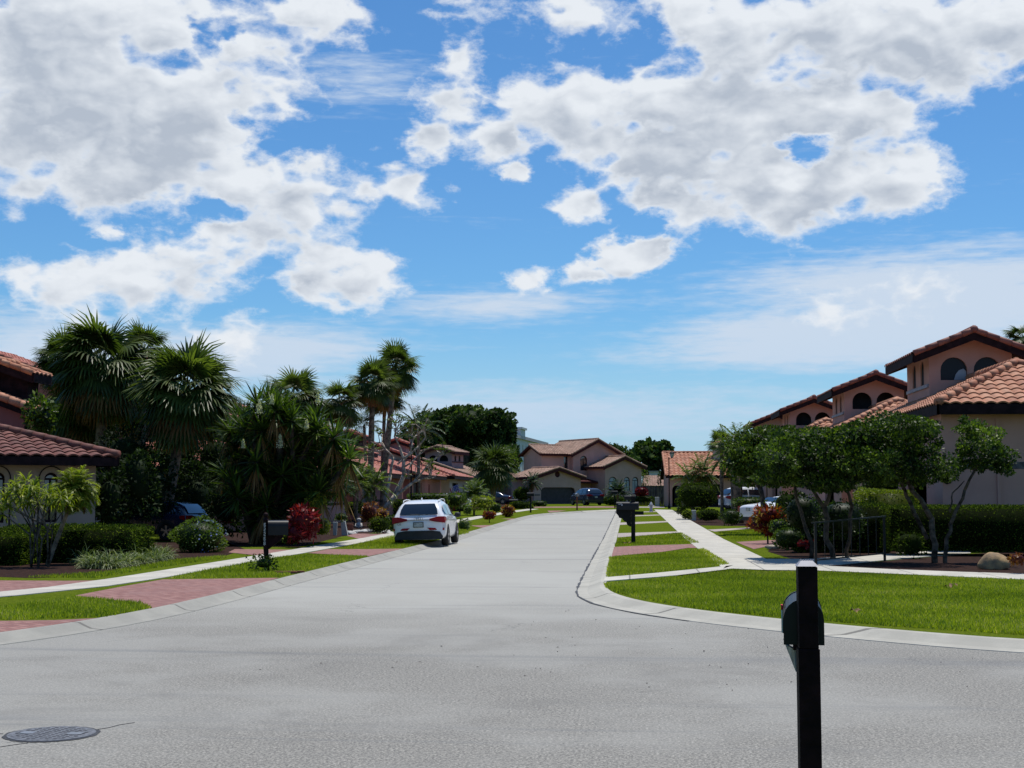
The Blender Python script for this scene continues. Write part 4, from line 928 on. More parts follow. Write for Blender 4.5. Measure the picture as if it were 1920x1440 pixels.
def apartments():
    Y0 = 330.; rt = thing('apartment_block', (AX(990, Y0), Y0, .8), 'pale apartment block rising beyond the big dark tree', 'building')
    # long wall running away to the right
    a = (AX(958, Y0), Y0); b = (AX(1024, Y0+60), Y0+60); L = math.hypot(b[0]-a[0], b[1]-a[1]); dx, dy = (b[0]-a[0])/L, (b[1]-a[1])/L
    H = AZ(812, Y0)
    def fn(u, w, d): return (a[0]+dx*u+dy*-d*-1, a[1]+dy*u+(-dx)*-d, w)
    fn = lambda u, w, d: (a[0]+dx*u-dy*d, a[1]+dy*u+dx*d, w)
    ho = [rect(u, u+1.3, H-4.6, H-2.2) for u in np.arange(2, L-3, 5.2)]+[rect(u, u+1.3, H-8.4, H-6) for u in np.arange(2, L-3, 5.2)]
    m = MB(); m.panel(rect(0, L, .8, H-.8), ho, fn, .4); m.panel(rect(-14, 0, .8, H-.8), [], lambda u, w, d: (a[0]+u, a[1]+d, w), .4); m.build('wall', 'grey_stucco', rt)
    for hh in ho:
        q = MB(); q.panel(hh, [], lambda u, w, d: fn(u, w, d+.2), .03); q.build('window', 'window_glass', rt)
    m = MB(); m.panel(rect(-.6, L+.6, H-.8, H), [], lambda u, w, d: fn(u, w, d-.6), 8.); m.build('roof', 'light_sill', rt)
    m = MB(); m.panel(rect(12, 19, H, H+1.6), [], lambda u, w, d: fn(u, w, d-.5), 5.); m.panel(rect(11.5, 19.5, H+1.61, H+2.1), [], lambda u, w, d: fn(u, w, d-.9), 6.); m.build('roof_turret', 'grey_stucco', rt)
apartments()
# ---- wooden fence at the end
def fence():
    Y0 = 149.; x0, x1 = AX(1193, Y0), AX(1266, Y0); z0 = terr(Y0)+.1; zt = AZ(911, Y0)
    rt = thing('wooden_fence', ((x0+x1)/2, Y0, z0), 'tall grey brown board fence between the end houses', 'fence')
    m = MB(); n = 26; w = (x1-x0)/n
    for i in range(n): m.box(x0+i*w, x0+(i+1)*w-.02, Y0-.02*(i % 2), Y0+.03, z0, zt+.03*math.sin(i*2.1))
    m.build('board_panel', 'fence_wood', rt)
    for i in range(5): q = MB(); xx = x0+(x1-x0)*i/4; q.box(xx-.06, xx+.06, Y0+.04, Y0+.16, z0, zt-.1); q.build('post', 'fence_wood', rt)
fence()
# ---------------------------------------------------------------- vehicles
def loft(stations, n_mirror=True):
    """stations: list of (y, [(x,z)...]) right half ring from bottom centre-side up to roof centre; mirrored"""
    m = MB(); rings = []
    for y, pr in stations:
        full = [(x, z) for x, z in pr]+[(-x, z) for x, z in reversed(pr)]
        rings.append([(x, y, z) for x, z in full])
    k = len(rings[0]); vs = [p for r_ in rings for p in r_]
    fs = [(i*k+j, i*k+(j+1) % k, (i+1)*k+(j+1) % k, (i+1)*k+j) for i in range(len(rings)-1) for j in range(k)]
    fs += [tuple(range(k-1, -1, -1)), tuple((len(rings)-1)*k+j for j in range(k))]
    m.add(vs, fs); return m
def wheel(root, x, y, r, w, side):
    t = MB(); n = 28; prof = [(r*.62, -w/2), (r*.9, -w/2), (r, -w/2+.03), (r, w/2-.03), (r*.9, w/2), (r*.62, w/2)]
    vs = [(x+o, y+q*math.cos(2*math.pi*k/n), r+q*math.sin(2*math.pi*k/n)) for q, o in prof for k in range(n)]; mm = len(prof)
    t.add(vs, [(i*n+k, i*n+(k+1) % n, ((i+1) % mm)*n+(k+1) % n, ((i+1) % mm)*n+k) for i in range(mm) for k in range(n)])
    wo = t.build('wheel', 'rubber', root, smooth=True)
    rm = MB(); sx = side*(w/2-.03)
    rm.add([(x+sx, y, r)]+[(x+sx, y+r*.64*math.cos(2*math.pi*k/n), r+r*.64*math.sin(2*math.pi*k/n)) for k in range(n)], [(0, 1+k, 1+(k+1) % n) for k in range(n)])
    rb = rm.build('wheel_disc', 'bumper_plastic', root); rb.parent = wo
    sp = MB()
    for k in range(5):
        a = 2*math.pi*k/5+.3
        for d in (-.13, .13): sp.beam((x+side*(w/2-.015), y, r), (x+side*(w/2-.015), y+r*.62*math.cos(a+d), r+r*.62*math.sin(a+d)), .035, .025, (1, 0, 0))
    sp.tube([(x+side*(w/2-.06), y, r), (x+side*(w/2), y, r)], .055, 12)
    rr = sp.build('rim', 'rim_metal', root); rr.parent = wo
    return wo
def car(name, label, paint, kind='suv', L=4.68, Wd=1.89, H=1.66, group=None, main=False):
    """rear at y=0, nose towards +y, wheels on z=0"""
    rt = thing(name, (0, 0, 0), label, 'car', group); hw = Wd/2
    if kind == 'suv':
        #   y, halfwidth, sill, belt, roof z, roof half width
        P = [(0.0, .82, .46, .86, .88, .80), (.03, .90, .34, .96, .98, .86), (.12, .97, .28, 1.05, 1.10, .85), (.30, .995, .26, 1.09, 1.36, .76), (.52, 1, .26, 1.09, 1.55, .69), (.85, 1, .25, 1.08, 1.635, .66),
             (1.5, .985, .24, 1.06, 1.66, .665), (2.2, .985, .24, 1.04, 1.655, .66), (2.75, .985, .24, 1.03, 1.58, .66), (3.15, .985, .24, 1.02, 1.36, .74), (3.45, .99, .24, 1.01, 1.09, .84), (3.9, .985, .25, .97, 1.03, .86), (4.35, .93, .28, .88, .95, .80), (4.6, .80, .36, .72, .80, .68), (4.68, .66, .46, .60, .66, .56)]
        sc = L/4.68; hz = H/1.66
    else:
        P = [(0.0, .80, .42, .74, .80, .76), (.03, .90, .34, .84, .92, .84), (.15, .96, .27, .90, 1.0, .86), (.6, 1, .24, .93, 1.05, .84), (1.15, 1, .22, .94, 1.10, .76), (1.5, .99, .22, .94, 1.33, .66), (1.95, .985, .2, .93, 1.43, .63),
             (2.7, .985, .2, .92, 1.44, .64), (3.15, .985, .2, .92, 1.34, .66), (3.65, .985, .2, .92, 1.04, .78), (4.1, .985, .22, .89, .96, .84), (4.9, .93, .25, .80, .88, .78), (5.2, .82, .32, .66, .74, .68), (5.3, .64, .42, .55, .60, .52)]
        sc = L/5.3; hz = H/1.44
    st = []
    for y, w, s, b, t, rw in P:
        y *= sc; s *= hz; b *= hz; t *= hz; w *= hw; r_ = rw*hw/1.0
        st.append((y, [(w*.55, s-.02), (w*.93, s), (w, s+.16), (w*.985, (s+b)/2+.05), (w*.995, b-.10), (w*.955, b), (r_+(w-r_)*.22, max(b+.01, t-.07)), (r_*.86, t-.012), (r_*.35, t)]))
    body = loft(st).build('body', paint, rt, smooth=True, subsurf=2, recalc=True)
    g = lambda i: (P[i][0]*sc, P[i][1]*hw, P[i][3]*hz, P[i][4]*hz, P[i][5]*hw)
    # side glass: follows the cabin flank between belt and roof
    cab = [i for i in range(len(P)) if P[i][4]-P[i][3] > .22]
    for sgn in (-1, 1):
        pan = [(cab[0], cab[1]), (cab[1], cab[len(cab)//2]), (cab[len(cab)//2], cab[-1])] if main or kind == 'suv' else [(cab[0], cab[len(cab)//2]), (cab[len(cab)//2], cab[-1])]
        for a, b in pan:
            m = MB(); vs = []; idx = list(range(a, b+1))
            for q, i in enumerate(idx):
                y, w, bl, tp, r_ = g(i)
                ins = .05 if q == 0 else (-.05 if q == len(idx)-1 else 0)
                for f in (.10, .45, .78):
                    x = (w*.955)*(1-f)+(r_+(w-r_)*.22)*f; z = bl*(1-f)+(tp-.07)*f
                    vs.append((sgn*(x+.022), y+ins, z))
            fs = [(3*i+j, 3*i+j+1, 3*i+j+4, 3*i+j+3) for i in range(len(idx)-1) for j in range(2)]
            m.add(vs, fs); m.build('side_window', 'car_glass', rt, smooth=True)
    # rear glass
    if kind == 'suv':
        rg = [(.145, 1.12, .70), (.26, 1.30, .665), (.40, 1.44, .60), (.46, 1.50, .55)]
    else: rg = [(1.10, 1.06, .70), (1.28, 1.19, .64), (1.46, 1.31, .58), (1.52, 1.345, .53)]
    vs = []; off = .035
    for y, z, w in rg:
        for f in (-1, -.6, 0, .6, 1): vs.append((f*w*hw*1.02, y*sc-off-.018*(1-abs(f)), z*hz+.012))
    m = MB(); m.add(vs, [(i*5+j, i*5+j+1, i*5+j+6, i*5+j+5) for i in range(3) for j in range(4)]); m.build('rear_window', 'car_glass', rt, smooth=True)
    # windscreen
    a, b = (3.42, 1.10), (2.80, 1.55)
    if kind != 'suv': a, b = (3.62, 1.06), (3.10, 1.36)
    m = MB(); m.add([(-.76*hw, a[0]*sc+.03, a[1]*hz), (.76*hw, a[0]*sc+.03, a[1]*hz), (.62*hw, b[0]*sc+.04, b[1]*hz+.01), (-.62*hw, b[0]*sc+.04, b[1]*hz+.01)], [(0, 1, 2, 3)]); m.build('windscreen', 'car_glass', rt)
    wr = .36 if kind == 'suv' else .33
    ya, yb = .93*sc, 3.72*sc
    if kind != 'suv': ya, yb = 1.15*sc, 4.2*sc
    for y in (ya, yb):
        for s in (-1, 1): wheel(rt, s*(hw-.11), y, wr, .24, s)
        for s in (-1, 1):
            m = MB(); n = 14; o = [(y+(wr+.055)*math.cos(math.pi*k/n), wr+(wr+.055)*math.sin(math.pi*k/n)) for k in range(n+1)]; o = [(y+wr+.055, .24)]+o+[(y-wr-.055, .24)]
            m.panel(o, [], lambda u, w, d: (s*(hw*.992-.30+d), u, w), .305); m.build('wheel_arch', 'bumper_plastic', rt)
    for s in (-1, 1):
        m = MB()
        if kind == 'suv':
            o = [(s*.90*hw, .94), (s*.99*hw, .90), (s*.99*hw, 1.035), (s*.93*hw, 1.045), (s*.72*hw, 1.02), (s*.42*hw, .955), (s*.42*hw, .945)] if False else [(s*hw*.99, .83), (s*hw*.985, 1.055), (s*hw*.76, 1.06), (s*hw*.42, .985), (s*hw*.42, .925), (s*hw*.70, .865)]
            def q(u, w, d, s=s):
                return (u, -.035+.10*max(0, (abs(u)/hw-.74)/.27)**2+.12*max(0, w-.93)+d-.03, w*hz)
            m.panel(o, [], q, .05); m.add([(s*hw*1.0, .11, .84*hz), (s*hw*1.012, .34, .93*hz), (s*hw*1.0, .34, 1.03*hz), (s*hw*.985, .13, 1.055*hz)], [(0, 1, 2, 3)])
        else:
            o = [(s*hw*.99, .62), (s*hw*.985, .92), (s*hw*.84, .93), (s*hw*.78, .63)]
            m.panel(o, [], lambda u, w, d: (u, .015+d-.04+.06*max(0, (abs(u)/hw-.8)/.2), w*hz), .05); m.add([(s*hw*1.0, .08, .62*hz), (s*hw*1.01, .30, .66*hz), (s*hw*.99, .34, .90*hz), (s*hw*.98, .1, .92*hz)], [(0, 1, 2, 3)])
        m.build('tail_light', 'tail_red', rt)
        m = MB(); m.lathe((s*(hw+.09), 3.12*sc, 1.06*hz), [(.02, -.09), (.10, -.07), (.12, 0), (.09, .08), (.02, .1)], 12, sx=1, sy=.6); m.box(min(s*(hw-.06), s*(hw+.04)), max(s*(hw-.06), s*(hw+.04)), 3.10*sc, 3.16*sc, 1.02*hz, 1.05*hz); m.build('wing_mirror', 'bumper_plastic' if main else paint, rt, smooth=True)
        m = MB(); m.lathe((s*.62*hw, L-.16, .66*hz), [(.02, -.08), (.14, -.05), (.17, 0), (.14, .05), (.02, .08)], 12, sx=1.3, sy=.9); m.build('headlight', 'lamp_glass', rt, smooth=True)
    m = MB(); lo = [( -.80, .53), (-.90, .36), (-.86, .27), (.86, .27), (.90, .36), (.80, .53), (.5, .57), (-.5, .57)] if main else [(-.86, .42), (-.88, .25), (.88, .25), (.86, .42)]
    m.panel([(a*hw, b*hz) for a, b in reversed(lo)], [], lambda u, w, d: (u, -.035+d+.05*(abs(u)/hw)**2, w), .12); m.build('lower_bumper', 'bumper_plastic', rt)
    m = MB(); m.box(-.16, .16, -.030, .02, .70*hz, .86*hz); m.box(-.17, .17, -.028, .03, .69*hz, .87*hz) if False else None; pl = m.build('licence_plate', 'plate', rt)
    if main:
        m = MB(); m.panel([(-.178, .685*hz), (.178, .685*hz), (.178, .875*hz), (-.178, .875*hz)], [[(-.158, .703*hz), (.158, .703*hz), (.158, .857*hz), (-.158, .857*hz)]], lambda u, w, d: (u, -.038+d, w), .03); q = m.build('plate_frame', 'bumper_plastic', rt); q.parent = pl
        m = MB(); m.box(-.42*hw-.02, .42*hw+.02, -.022, .02, .945*hz, .957*hz); m.build('trim_strip', 'bumper_plastic', rt)
        for s in (-1, 1):
            m = MB(); m.panel([(s*hw*.95, .575*hz), (s*hw*.42, .59*hz), (s*hw*.33, .67*hz), (s*hw*.96, .655*hz)][::s], [], lambda u, w, d: (u, -.035+.085*max(0, (abs(u)/hw-.6)/.35)**2+d, w), .06); m.build('reflector', 'tail_red', rt)
            m = MB(); m.tube([(s*.66*hw, .70, 1.57), (s*.67*hw, .86, 1.635), (s*.68*hw, 1.6, 1.668), (s*.67*hw, 2.4, 1.65), (s*.66*hw, 2.62, 1.58)], .016, 8); m.build('roof_rail', 'white_metal', rt, smooth=True)
        m = MB()
        for k in range(4):
            cx = -.105+.07*k; n = 20; R0 = .048
            vs = []
            for i in range(n):
                a = 2*math.pi*i/n
                for rr, yy in ((R0-.007, -.024), (R0+.007, -.024), (R0+.007, -.008), (R0-.007, -.008)): vs.append((cx+rr*math.cos(a), yy+.002*k, 1.0+rr*math.sin(a)))
            m.add(vs, [(4*i+j, 4*i+(j+1) % 4, 4*((i+1) % n)+(j+1) % 4, 4*((i+1) % n)+j) for i in range(n) for j in range(4)])
        m.build('ring_emblem', 'grey_metal', rt)
        m = MB(); m.tube([(.0, .09, 1.115), (.03, .10, 1.14), (-.33, .125, 1.15)], .012, 6); m.build('rear_wiper', 'bumper_plastic', rt)
        m = MB(); m.tube([(0, .95, 1.63), (0, 1.0, 1.70), (0, 1.12, 1.665)], [.02, .03, .01], 8); m.build('roof_aerial', 'white_paint', rt)
        tc = bpy.data.curves.new('badge', 'FONT'); tc.body = 'Q5'; tc.size = .11; tc.extrude = .004; tc.align_x = 'CENTER'; tc.materials.append(M['grey_metal'])
        to = bpy.data.objects.new('tmp', tc); C.objects.link(to); dg = bpy.context.evaluated_depsgraph_get(); bm_ = bpy.data.meshes.new_from_object(to.evaluated_get(dg)); bpy.data.objects.remove(to)
        bm_.materials.clear(); bm_.materials.append(M['grey_metal']); to = bpy.data.objects.new('badge', bm_); C.objects.link(to); to.parent = rt; to.location = (-.68, -.012, .77); to.rotation_euler = (R(90), 0, 0)
        # door seams and handles
        for s in (-1, 1):
            m = MB()
            m = None
            pass
            for yy in (1.78, 2.7):
                m = MB(); m.box(min(s*hw*.99, s*hw*1.022), max(s*hw*.99, s*hw*1.022), yy, yy+.2, .93, .955); m.build('door_handle', 'white_paint', rt, bevel=.005)
    return rt
def place(o, loc, rz=0., rx=0., ry=0.): o.location = loc; o.rotation_euler = (rx, ry, rz); return o
c = car('parked_car', 'white suv parked with its left wheels on the kerb, seen from behind', 'white_paint', main=True)
place(c, (-7.33, 48.5, .005), R(.6), 0, R(-1.6))
c = car('parked_car', 'white crossover parked on the right side drive behind a palm trunk', 'white_paint', L=4.6, Wd=1.86, H=1.68)
g = G(1366, 953); place(c, (AX(1356, 96), 96, terr(96)+.42), R(-66))
c = car('parked_car', 'white sedan with tall red tail lights behind the crotons', 'white_paint', 'sedan', L=5.3, Wd=1.95, H=1.45)
place(c, (AX(1402, 68), 68, terr(68)+.26), R(-62))
c = car('parked_car', 'silver white car with bright windscreen far back beyond the sedan', 'white_paint', 'sedan', L=4.7, Wd=1.82, H=1.45); place(c, (AX(1455, 88), 82, .35), R(-88))
c = car('parked_car', 'dark navy suv parked before the beige two storey house', 'navy_paint', L=5.0, Wd=1.98, H=1.85); place(c, (AX(1118, 149.5), 148.5, terr(150)+.11), R(27))
c = car('parked_car', 'dark blue car nose down the drive behind the round shrub', 'dark_blue_paint', L=4.5, Wd=1.82, H=1.5); place(c, (AX(376, 51.5), 51.5, .12), R(78))
c = car('parked_car', 'dark car in deep shade under the big palms', 'dark_grey_paint', 'sedan', L=4.8, Wd=1.84, H=1.45); place(c, (AX(225, 54), 54, .12), R(60))
c = car('parked_car', 'pale silver car cut off by the left edge of the photo', 'white_paint', 'sedan', L=4.8, Wd=1.85, H=1.45); place(c, (AX(8, 34)-.15, 33.2, .12), R(93))
c = car('parked_car', 'pale car glimpsed behind the fluffy young palm on the left', 'white_paint', 'sedan', L=4.7, Wd=1.8, H=1.45); place(c, (AX(880, 113), 113, terr(113)+.12), R(80))
c = car('parked_car', 'small blue car at the foot of the far left palm', 'dark_blue_paint', 'sedan', L=4.5, Wd=1.8, H=1.42); place(c, (AX(962, 156), 156, terr(156)+.12), R(80))
# ---------------------------------------------------------------- letter boxes
def boxbody(m, w, h, L, hinge=0):
    """arched letter box along +y, base centre at origin"""
    n = 12; r = w/2; pr = [(-r, 0), (r, 0)]+[(r*math.cos(math.pi*k/n), h-r+r*math.sin(math.pi*k/n)) for k in range(n+1)]
    m.panel(pr, [], lambda u, ww, d: (u, d, ww), L); return pr
def near_box():
    Y = 5.85; x, _, _ = A(1513, 1100, Y); zt = A(1513, 1062, Y)[2]
    rt = thing('letterbox_post', (x, Y, .1), 'dark letter box and post close to the camera, lower right', 'mailbox')
    w = .0445*2; m = MB(); hw = .0435
    m.box(x-hw, x+hw, Y-hw, Y+hw, .05, A(1513, 1215, Y)[2]); m.box(x-hw+.004, x+hw-.004, Y-hw+.004, Y+hw-.004, A(1513, 1215, Y)[2], zt); po = m.build('post', 'dark_wood', rt, bevel=.004)
    m = MB(); z = zt+.002; m.add([(x-hw, Y-hw, z), (x+hw, Y-hw, z), (x+hw, Y+hw, z), (x-hw, Y+hw, z), (x-hw*.55, Y-hw*.2, z+.022), (x+hw*.55, Y-hw*.2, z+.022), (x+hw*.55, Y+hw*.5, z+.022), (x-hw*.55, Y+hw*.5, z+.022)], [(0,3,2,1),(4,5,6,7),(0,1,5,4),(1,2,6,5),(2,3,7,6),(3,0,4,7)])
    for k in range(6): m.box(x-hw*.5+k*.010-.002, x-hw*.5+k*.010+.002, Y-hw*.15, Y+hw*.45, z+.022, z+.026)
    cp = m.build('post_cap', 'cap_grey', rt); cp.parent = po
    zb = A(1513, 1212, Y)[2]; b = MB(); boxbody(b, .166, .188, .50); ob = b.build('box', 'black_metal', None, smooth=False)
    ob.parent = rt; ob.location = (A(1510.5, 1200, Y)[0]-x, .052, zb-.1); ob.rotation_euler = (0, 0, R(-6.2))
    m = MB(); n = 14; r = .087
    ring = [(r*math.cos(math.pi*k/n), .188-.084+r*math.sin(math.pi*k/n)) for k in range(n+1)]
    m.panel([(r, 0)]+ring+[(-r, 0)], [], lambda u, ww, d: (u, .49+d, ww), .025); d = m.build('box_door', 'black_metal', None); d.parent = ob
    m = MB(); m.box(-.092, -.086, .30, .345, .02, .118); f = m.build('flag_arm', 'white_plastic', None); f.parent = ob
    m = MB(); m.box(-.093, -.085, .30, .345, .12, .14); f = m.build('signal_flag', 'flag_red', None); f.parent = ob
    m = MB(); m.box(-.045, .045, .0, .44, -.022, -.002); sb = m.build('support_board', 'dark_wood'); sb.parent = ob
    m = MB(); m.add([(x-.045, Y+.10, zb-.024), (x-.060, Y+.30, zb-.024), (x-.045, Y+.05, zb-.11), (x-.030, Y+.10, zb-.024), (x-.045, Y+.30, zb-.024), (x-.030, Y+.05, zb-.11)], [(0,1,2),(5,4,3),(0,3,4,1),(1,4,5,2),(2,5,3,0)]); m.build('bracket', 'bare_wood', rt)
near_box()
def strokes(m, text, fn, s):
    """tiny seven segment digits drawn as raised bars on a face"""
    seg = {'2': 'abged', '6': 'afgcde', '8': 'abcdefg', '1': 'bc', '7': 'abc', '4': 'fgbc'}
    P = {'a': ((0, 2), (1, 2)), 'b': ((1, 2), (1, 1)), 'c': ((1, 1), (1, 0)), 'd': ((0, 0), (1, 0)), 'e': ((0, 0), (0, 1)), 'f': ((0, 1), (0, 2)), 'g': ((0, 1), (1, 1))}
    for i, ch in enumerate(text):
        for c_ in seg[ch]:
            (a, b), (c, d) = P[c_]; u0, u1 = min(a, c)*s-.006, max(a, c)*s+.006; w0, w1 = min(b, d)*s-.006, max(b, d)*s+.006; o = -i*(2*s+.035)
            m.panel(rect(u0, u1, w0+o, w1+o), [], fn, .004)
def left_box():
    x, Y = G(497, 1071); z0 = .1
    rt = thing('letterbox', (x, Y, z0), 'letter box on a ball topped post with white vertical house number on the left verge', 'mailbox')
    m = MB(); H = 1.28
    m.tube([(x+.05, Y, z0-.05), (x+.01, Y, z0+.55), (x-.0, Y, z0+H-.12)], .058, 4); m.tube([(x-.0, Y, z0+H-.12), (x, Y, z0+H-.05)], [.07, .03], 8)
    p = m.build('post', 'dark_wood', rt); m = MB(); m.lathe((x, Y, z0+H), [(.01, -.06), (.05, -.035), (.06, 0), (.045, .04), (.01, .055)], 12); q = m.build('ball_finial', 'dark_wood', rt, smooth=True); q.parent = p
    m = MB(); strokes(m, '62268', lambda u, w, d: (x-.022+u, Y-.062-d, z0+1.02+w), .035); q = m.build('house_number', 'white_plastic', rt); q.parent = p
    b = MB(); boxbody(b, .27, .34, .46); ob = b.build('box', 'black_metal'); ob.parent = rt; ob.location = (.05, .02, .82); ob.rotation_euler = (0, 0, R(-76))
    m = MB(); m.panel([(0, 0), (.40, 0), (.30, -.12), (.0, -.34)], [], lambda u, w, d: (x+.03+u, Y+.0+d, z0+.81+w), .05); m.build('bracket', 'dark_wood', rt)
left_box()
def right_box():
    x, Y = G(1187.5, 1018); z0 = .1
    rt = thing('letterbox', (x, Y, z0), 'black letter box with scalloped bracket and cross arm on the right verge', 'mailbox')
    m = MB(); H = 1.68; m.box(x-.075, x+.075, Y-.075, Y+.075, z0-.03, z0+H); m.box(x-.095, x+.095, Y-.095, Y+.095, z0+H-.08, z0+H-.02); m.box(x+.076, x+.38, Y-.05, Y+.05, z0+1.02, z0+1.14); m.add([(x-.08, Y-.08, z0+H), (x+.08, Y-.08, z0+H), (x+.08, Y+.08, z0+H), (x-.08, Y+.08, z0+H), (x, Y, z0+H+.1)], [(0,1,4),(1,2,4),(2,3,4),(3,0,4),(3,2,1,0)]); m.build('post', 'black_paint', rt)
    b = MB(); boxbody(b, .26, .29, .80); ob = b.build('box', 'black_metal'); ob.parent = rt; ob.location = (.20, -.10, 1.19); ob.rotation_euler = (0, 0, R(83))
    m = MB(); m.panel([(-.62, .44), (-.62, .32), (-.55, .25), (-.50, .15), (-.40, .13), (-.33, .03), (-.25, 0), (-.22, -.10), (-.12, -.16), (-.076, -.16), (-.076, .44)][::-1], [], lambda u, w, d: (x+u, Y-.03+d, z0+.75+w), .06); m.build('bracket', 'black_paint', rt)
    m = MB(); 
    for q in ([(0, .03), (.13, .04), (.13, .055), (0, .045)], [(.11, -.02), (.15, -.005), (.135, .05), (.12, .02)]): m.panel(q, [], lambda u, w, d: (x-.53+u, Y-.245-d, z0+1.36+w), .01)
    m.build('scroll_emblem', 'white_metal', rt)
right_box()
def small_box(px, py, label, H=1.15, paint='black_metal', rz=80, w=.24, Lb=.55, post='black_paint', dz=.1, s=1.):
    x, Y = G(px, py, dz); z0 = terr(Y)+dz
    rt = thing('letterbox', (x, Y, z0), label, 'mailbox')
    m = MB(); m.box(x-.06*s, x+.06*s, Y-.06*s, Y+.06*s, z0-.02, z0+H-.02); m.build('post', post, rt)
    b = MB(); boxbody(b, w*s, w*1.2*s, Lb*s); ob = b.build('box', paint); ob.parent = rt; ob.location = (Lb/2*s*math.sin(R(rz)), -Lb/2*s*math.cos(R(rz)), H); ob.rotation_euler = (0, 0, R(rz))
small_box(1179, 967, 'grey topped letter box directly behind the black one on the right verge', 1.1)
small_box(1153, 953, 'thin posted letter box at the far end of the right kerb', 1.3)
small_box(1082, 956.5, 'grey letter box on a brown post before the dark navy suv', 1.15, 'grey_metal', 20, post='terracotta')
small_box(995, 961, 'dark green letter box on a slim post at the left bend', 1.25, rz=85)
small_box(862, 967.5, 'broad black letter box on the lawn just right of the white suv', .35, rz=86, w=.42, Lb=.72)
small_box(915, 960, 'low black letter box beside the round green shrub', .32, rz=86, w=.42, Lb=.75)
small_box(963, 954, 'pale topped letter box beyond the large croton', .40, rz=86, w=.38, Lb=.75)
# ---------------------------------------------------------------- lamps, hydrant, boxes
def lamp(x, Y, H, label, arm=False):
    z0 = terr(Y)+.1; rt = thing('street_lamp', (x, Y, z0), label, 'street lamp')
    m = MB(); m.lathe((x, Y, z0), [(.13, 0), (.13, .25), (.08, .35), (.06, .5), (.05, 1.6), (.07, 1.62), (.05, 1.7), (.045, H-.75), (.07, H-.70), (.03, H-.62)], 10); m.build('post', 'black_paint', rt, smooth=False)
    cx = x+(.28 if arm else 0)
    if arm: q = MB(); q.tube([(x, Y, z0+H-.8), (x+.15, Y, z0+H-.72), (cx, Y, z0+H-.66)], .02, 6); q.build('arm', 'black_paint', rt)
    m = MB(); zz = z0+H-.62; m.lathe((cx, Y, zz), [(.10, 0), (.20, .34), (.19, .36)], 6); lo = m.build('lantern_glass', 'lamp_glass', rt)
    m = MB(); m.lathe((cx, Y, zz+.36), [(.24, 0), (.17, .10), (.06, .16), (.05, .2), (.02, .26)], 6); m.lathe((cx, Y, zz-.04), [(.11, 0), (.11, .04)], 6)
    for k in range(6):
        a = math.pi*2*k/6; m.tube([(cx+.10*math.cos(a), Y+.10*math.sin(a), zz), (cx+.205*math.cos(a), Y+.205*math.sin(a), zz+.36)], .012, 4)
    q = m.build('lantern_cage', 'black_paint', rt); q.parent = lo
lamp(AX(1254.5, 125), 125, 5.2, 'black lantern street lamp standing before the orange tiled house', True)
lamp(AX(771, 88), 88, 5.45, 'black lantern street lamp rising behind the bare branching tree')
x, Y = G(1221, 959.5); z0 = terr(Y)+.1
rt = thing('fire_hydrant', (x, Y, z0), 'pale blue grey fire hydrant beside the right sidewalk', 'hydrant')
m = MB(); m.lathe((x, Y, z0), [(.17, 0), (.17, .05), (.12, .07), (.11, .52), (.14, .54), (.14, .58), (.12, .62), (.07, .72), (.03, .76), (.03, .82)], 12); m.build('barrel', 'hydrant_paint', rt, smooth=False)
for s in (-1, 1): q = MB(); q.tube([(x, Y, z0+.46), (x+s*.2, Y, z0+.46)], .055, 8); q.tube([(x+s*.2, Y, z0+.46), (x+s*.24, Y, z0+.46)], .035, 6); q.build('outlet_cap', 'hydrant_paint', rt)
def cabinet(px, py, w, h, d, mat, label, name='utility_box'):
    x, Y = G(px, py); z0 = terr(Y)+.1; rt = thing(name, (x, Y, z0), label, 'utility box')
    m = MB(); m.box(x-w/2, x+w/2, Y-d/2, Y+d/2, z0-.02, z0+h*.86); m.build('cabinet', mat, rt, bevel=.02)
    m = MB(); m.box(x-w*.54, x+w*.54, Y-d*.54, Y+d*.54, z0+h*.86, z0+h); m.build('cabinet_lid', mat, rt, bevel=.03)
    m = MB(); m.box(x-w*.3, x+w*.3, Y-d/2-.012, Y-d/2-.001, z0+h*.5, z0+h*.52); m.box(x-w*.3, x+w*.3, Y-d/2-.012, Y-d/2-.001, z0+h*.42, z0+h*.44); m.build('vent', 'grey_metal', rt)
cabinet(1232.5, 950, .42, .95, .4, 'green_grey_plastic', 'pale grey green utility cabinet on the lawn before the board fence')
cabinet(1301, 976, .26, .62, .22, 'green_grey_plastic', 'small grey green utility pillar at the right sidewalk edge')
# white tapered uprights of a stand, terracotta pot, statue, boulders
for px, lb in ((625, 'white slanted board stand leaning beside the small lime hedge, left one'), (641, 'white slanted board stand beside the terracotta pot, right one')):
    x, Y = G(px+4, 1004); m = MB(); m.panel([(-.10, 0), (.16, 0), (.03, .62), (-.14, .62)] if px > 630 else [(-.10, 0), (.03, 0), (.06, .58), (-.12, .58)], [], lambda u, w, d: (x+u, Y+d, .1+w), .16)
    o = m.build('slanted_board', 'green_grey_plastic', bevel=.006); tag(o, lb, 'board', 'pair of slanted boards by the drive')
ORD = ['leftmost', 'second from left', 'third from left', 'fourth from left', 'middle', 'fourth from right', 'third from right', 'second from right', 'rightmost']
x, Y = G(653, 1000)
rt = thing('plant_pot', (x, Y, .1), 'round terracotta plant pot beside the stone edged bed', 'plant pot')
m = MB(); m.lathe((x, Y, .1), [(.13, 0), (.20, .12), (.23, .28), (.19, .42), (.21, .45)], 16); m.build('pot', 'terracotta', rt, smooth=True)
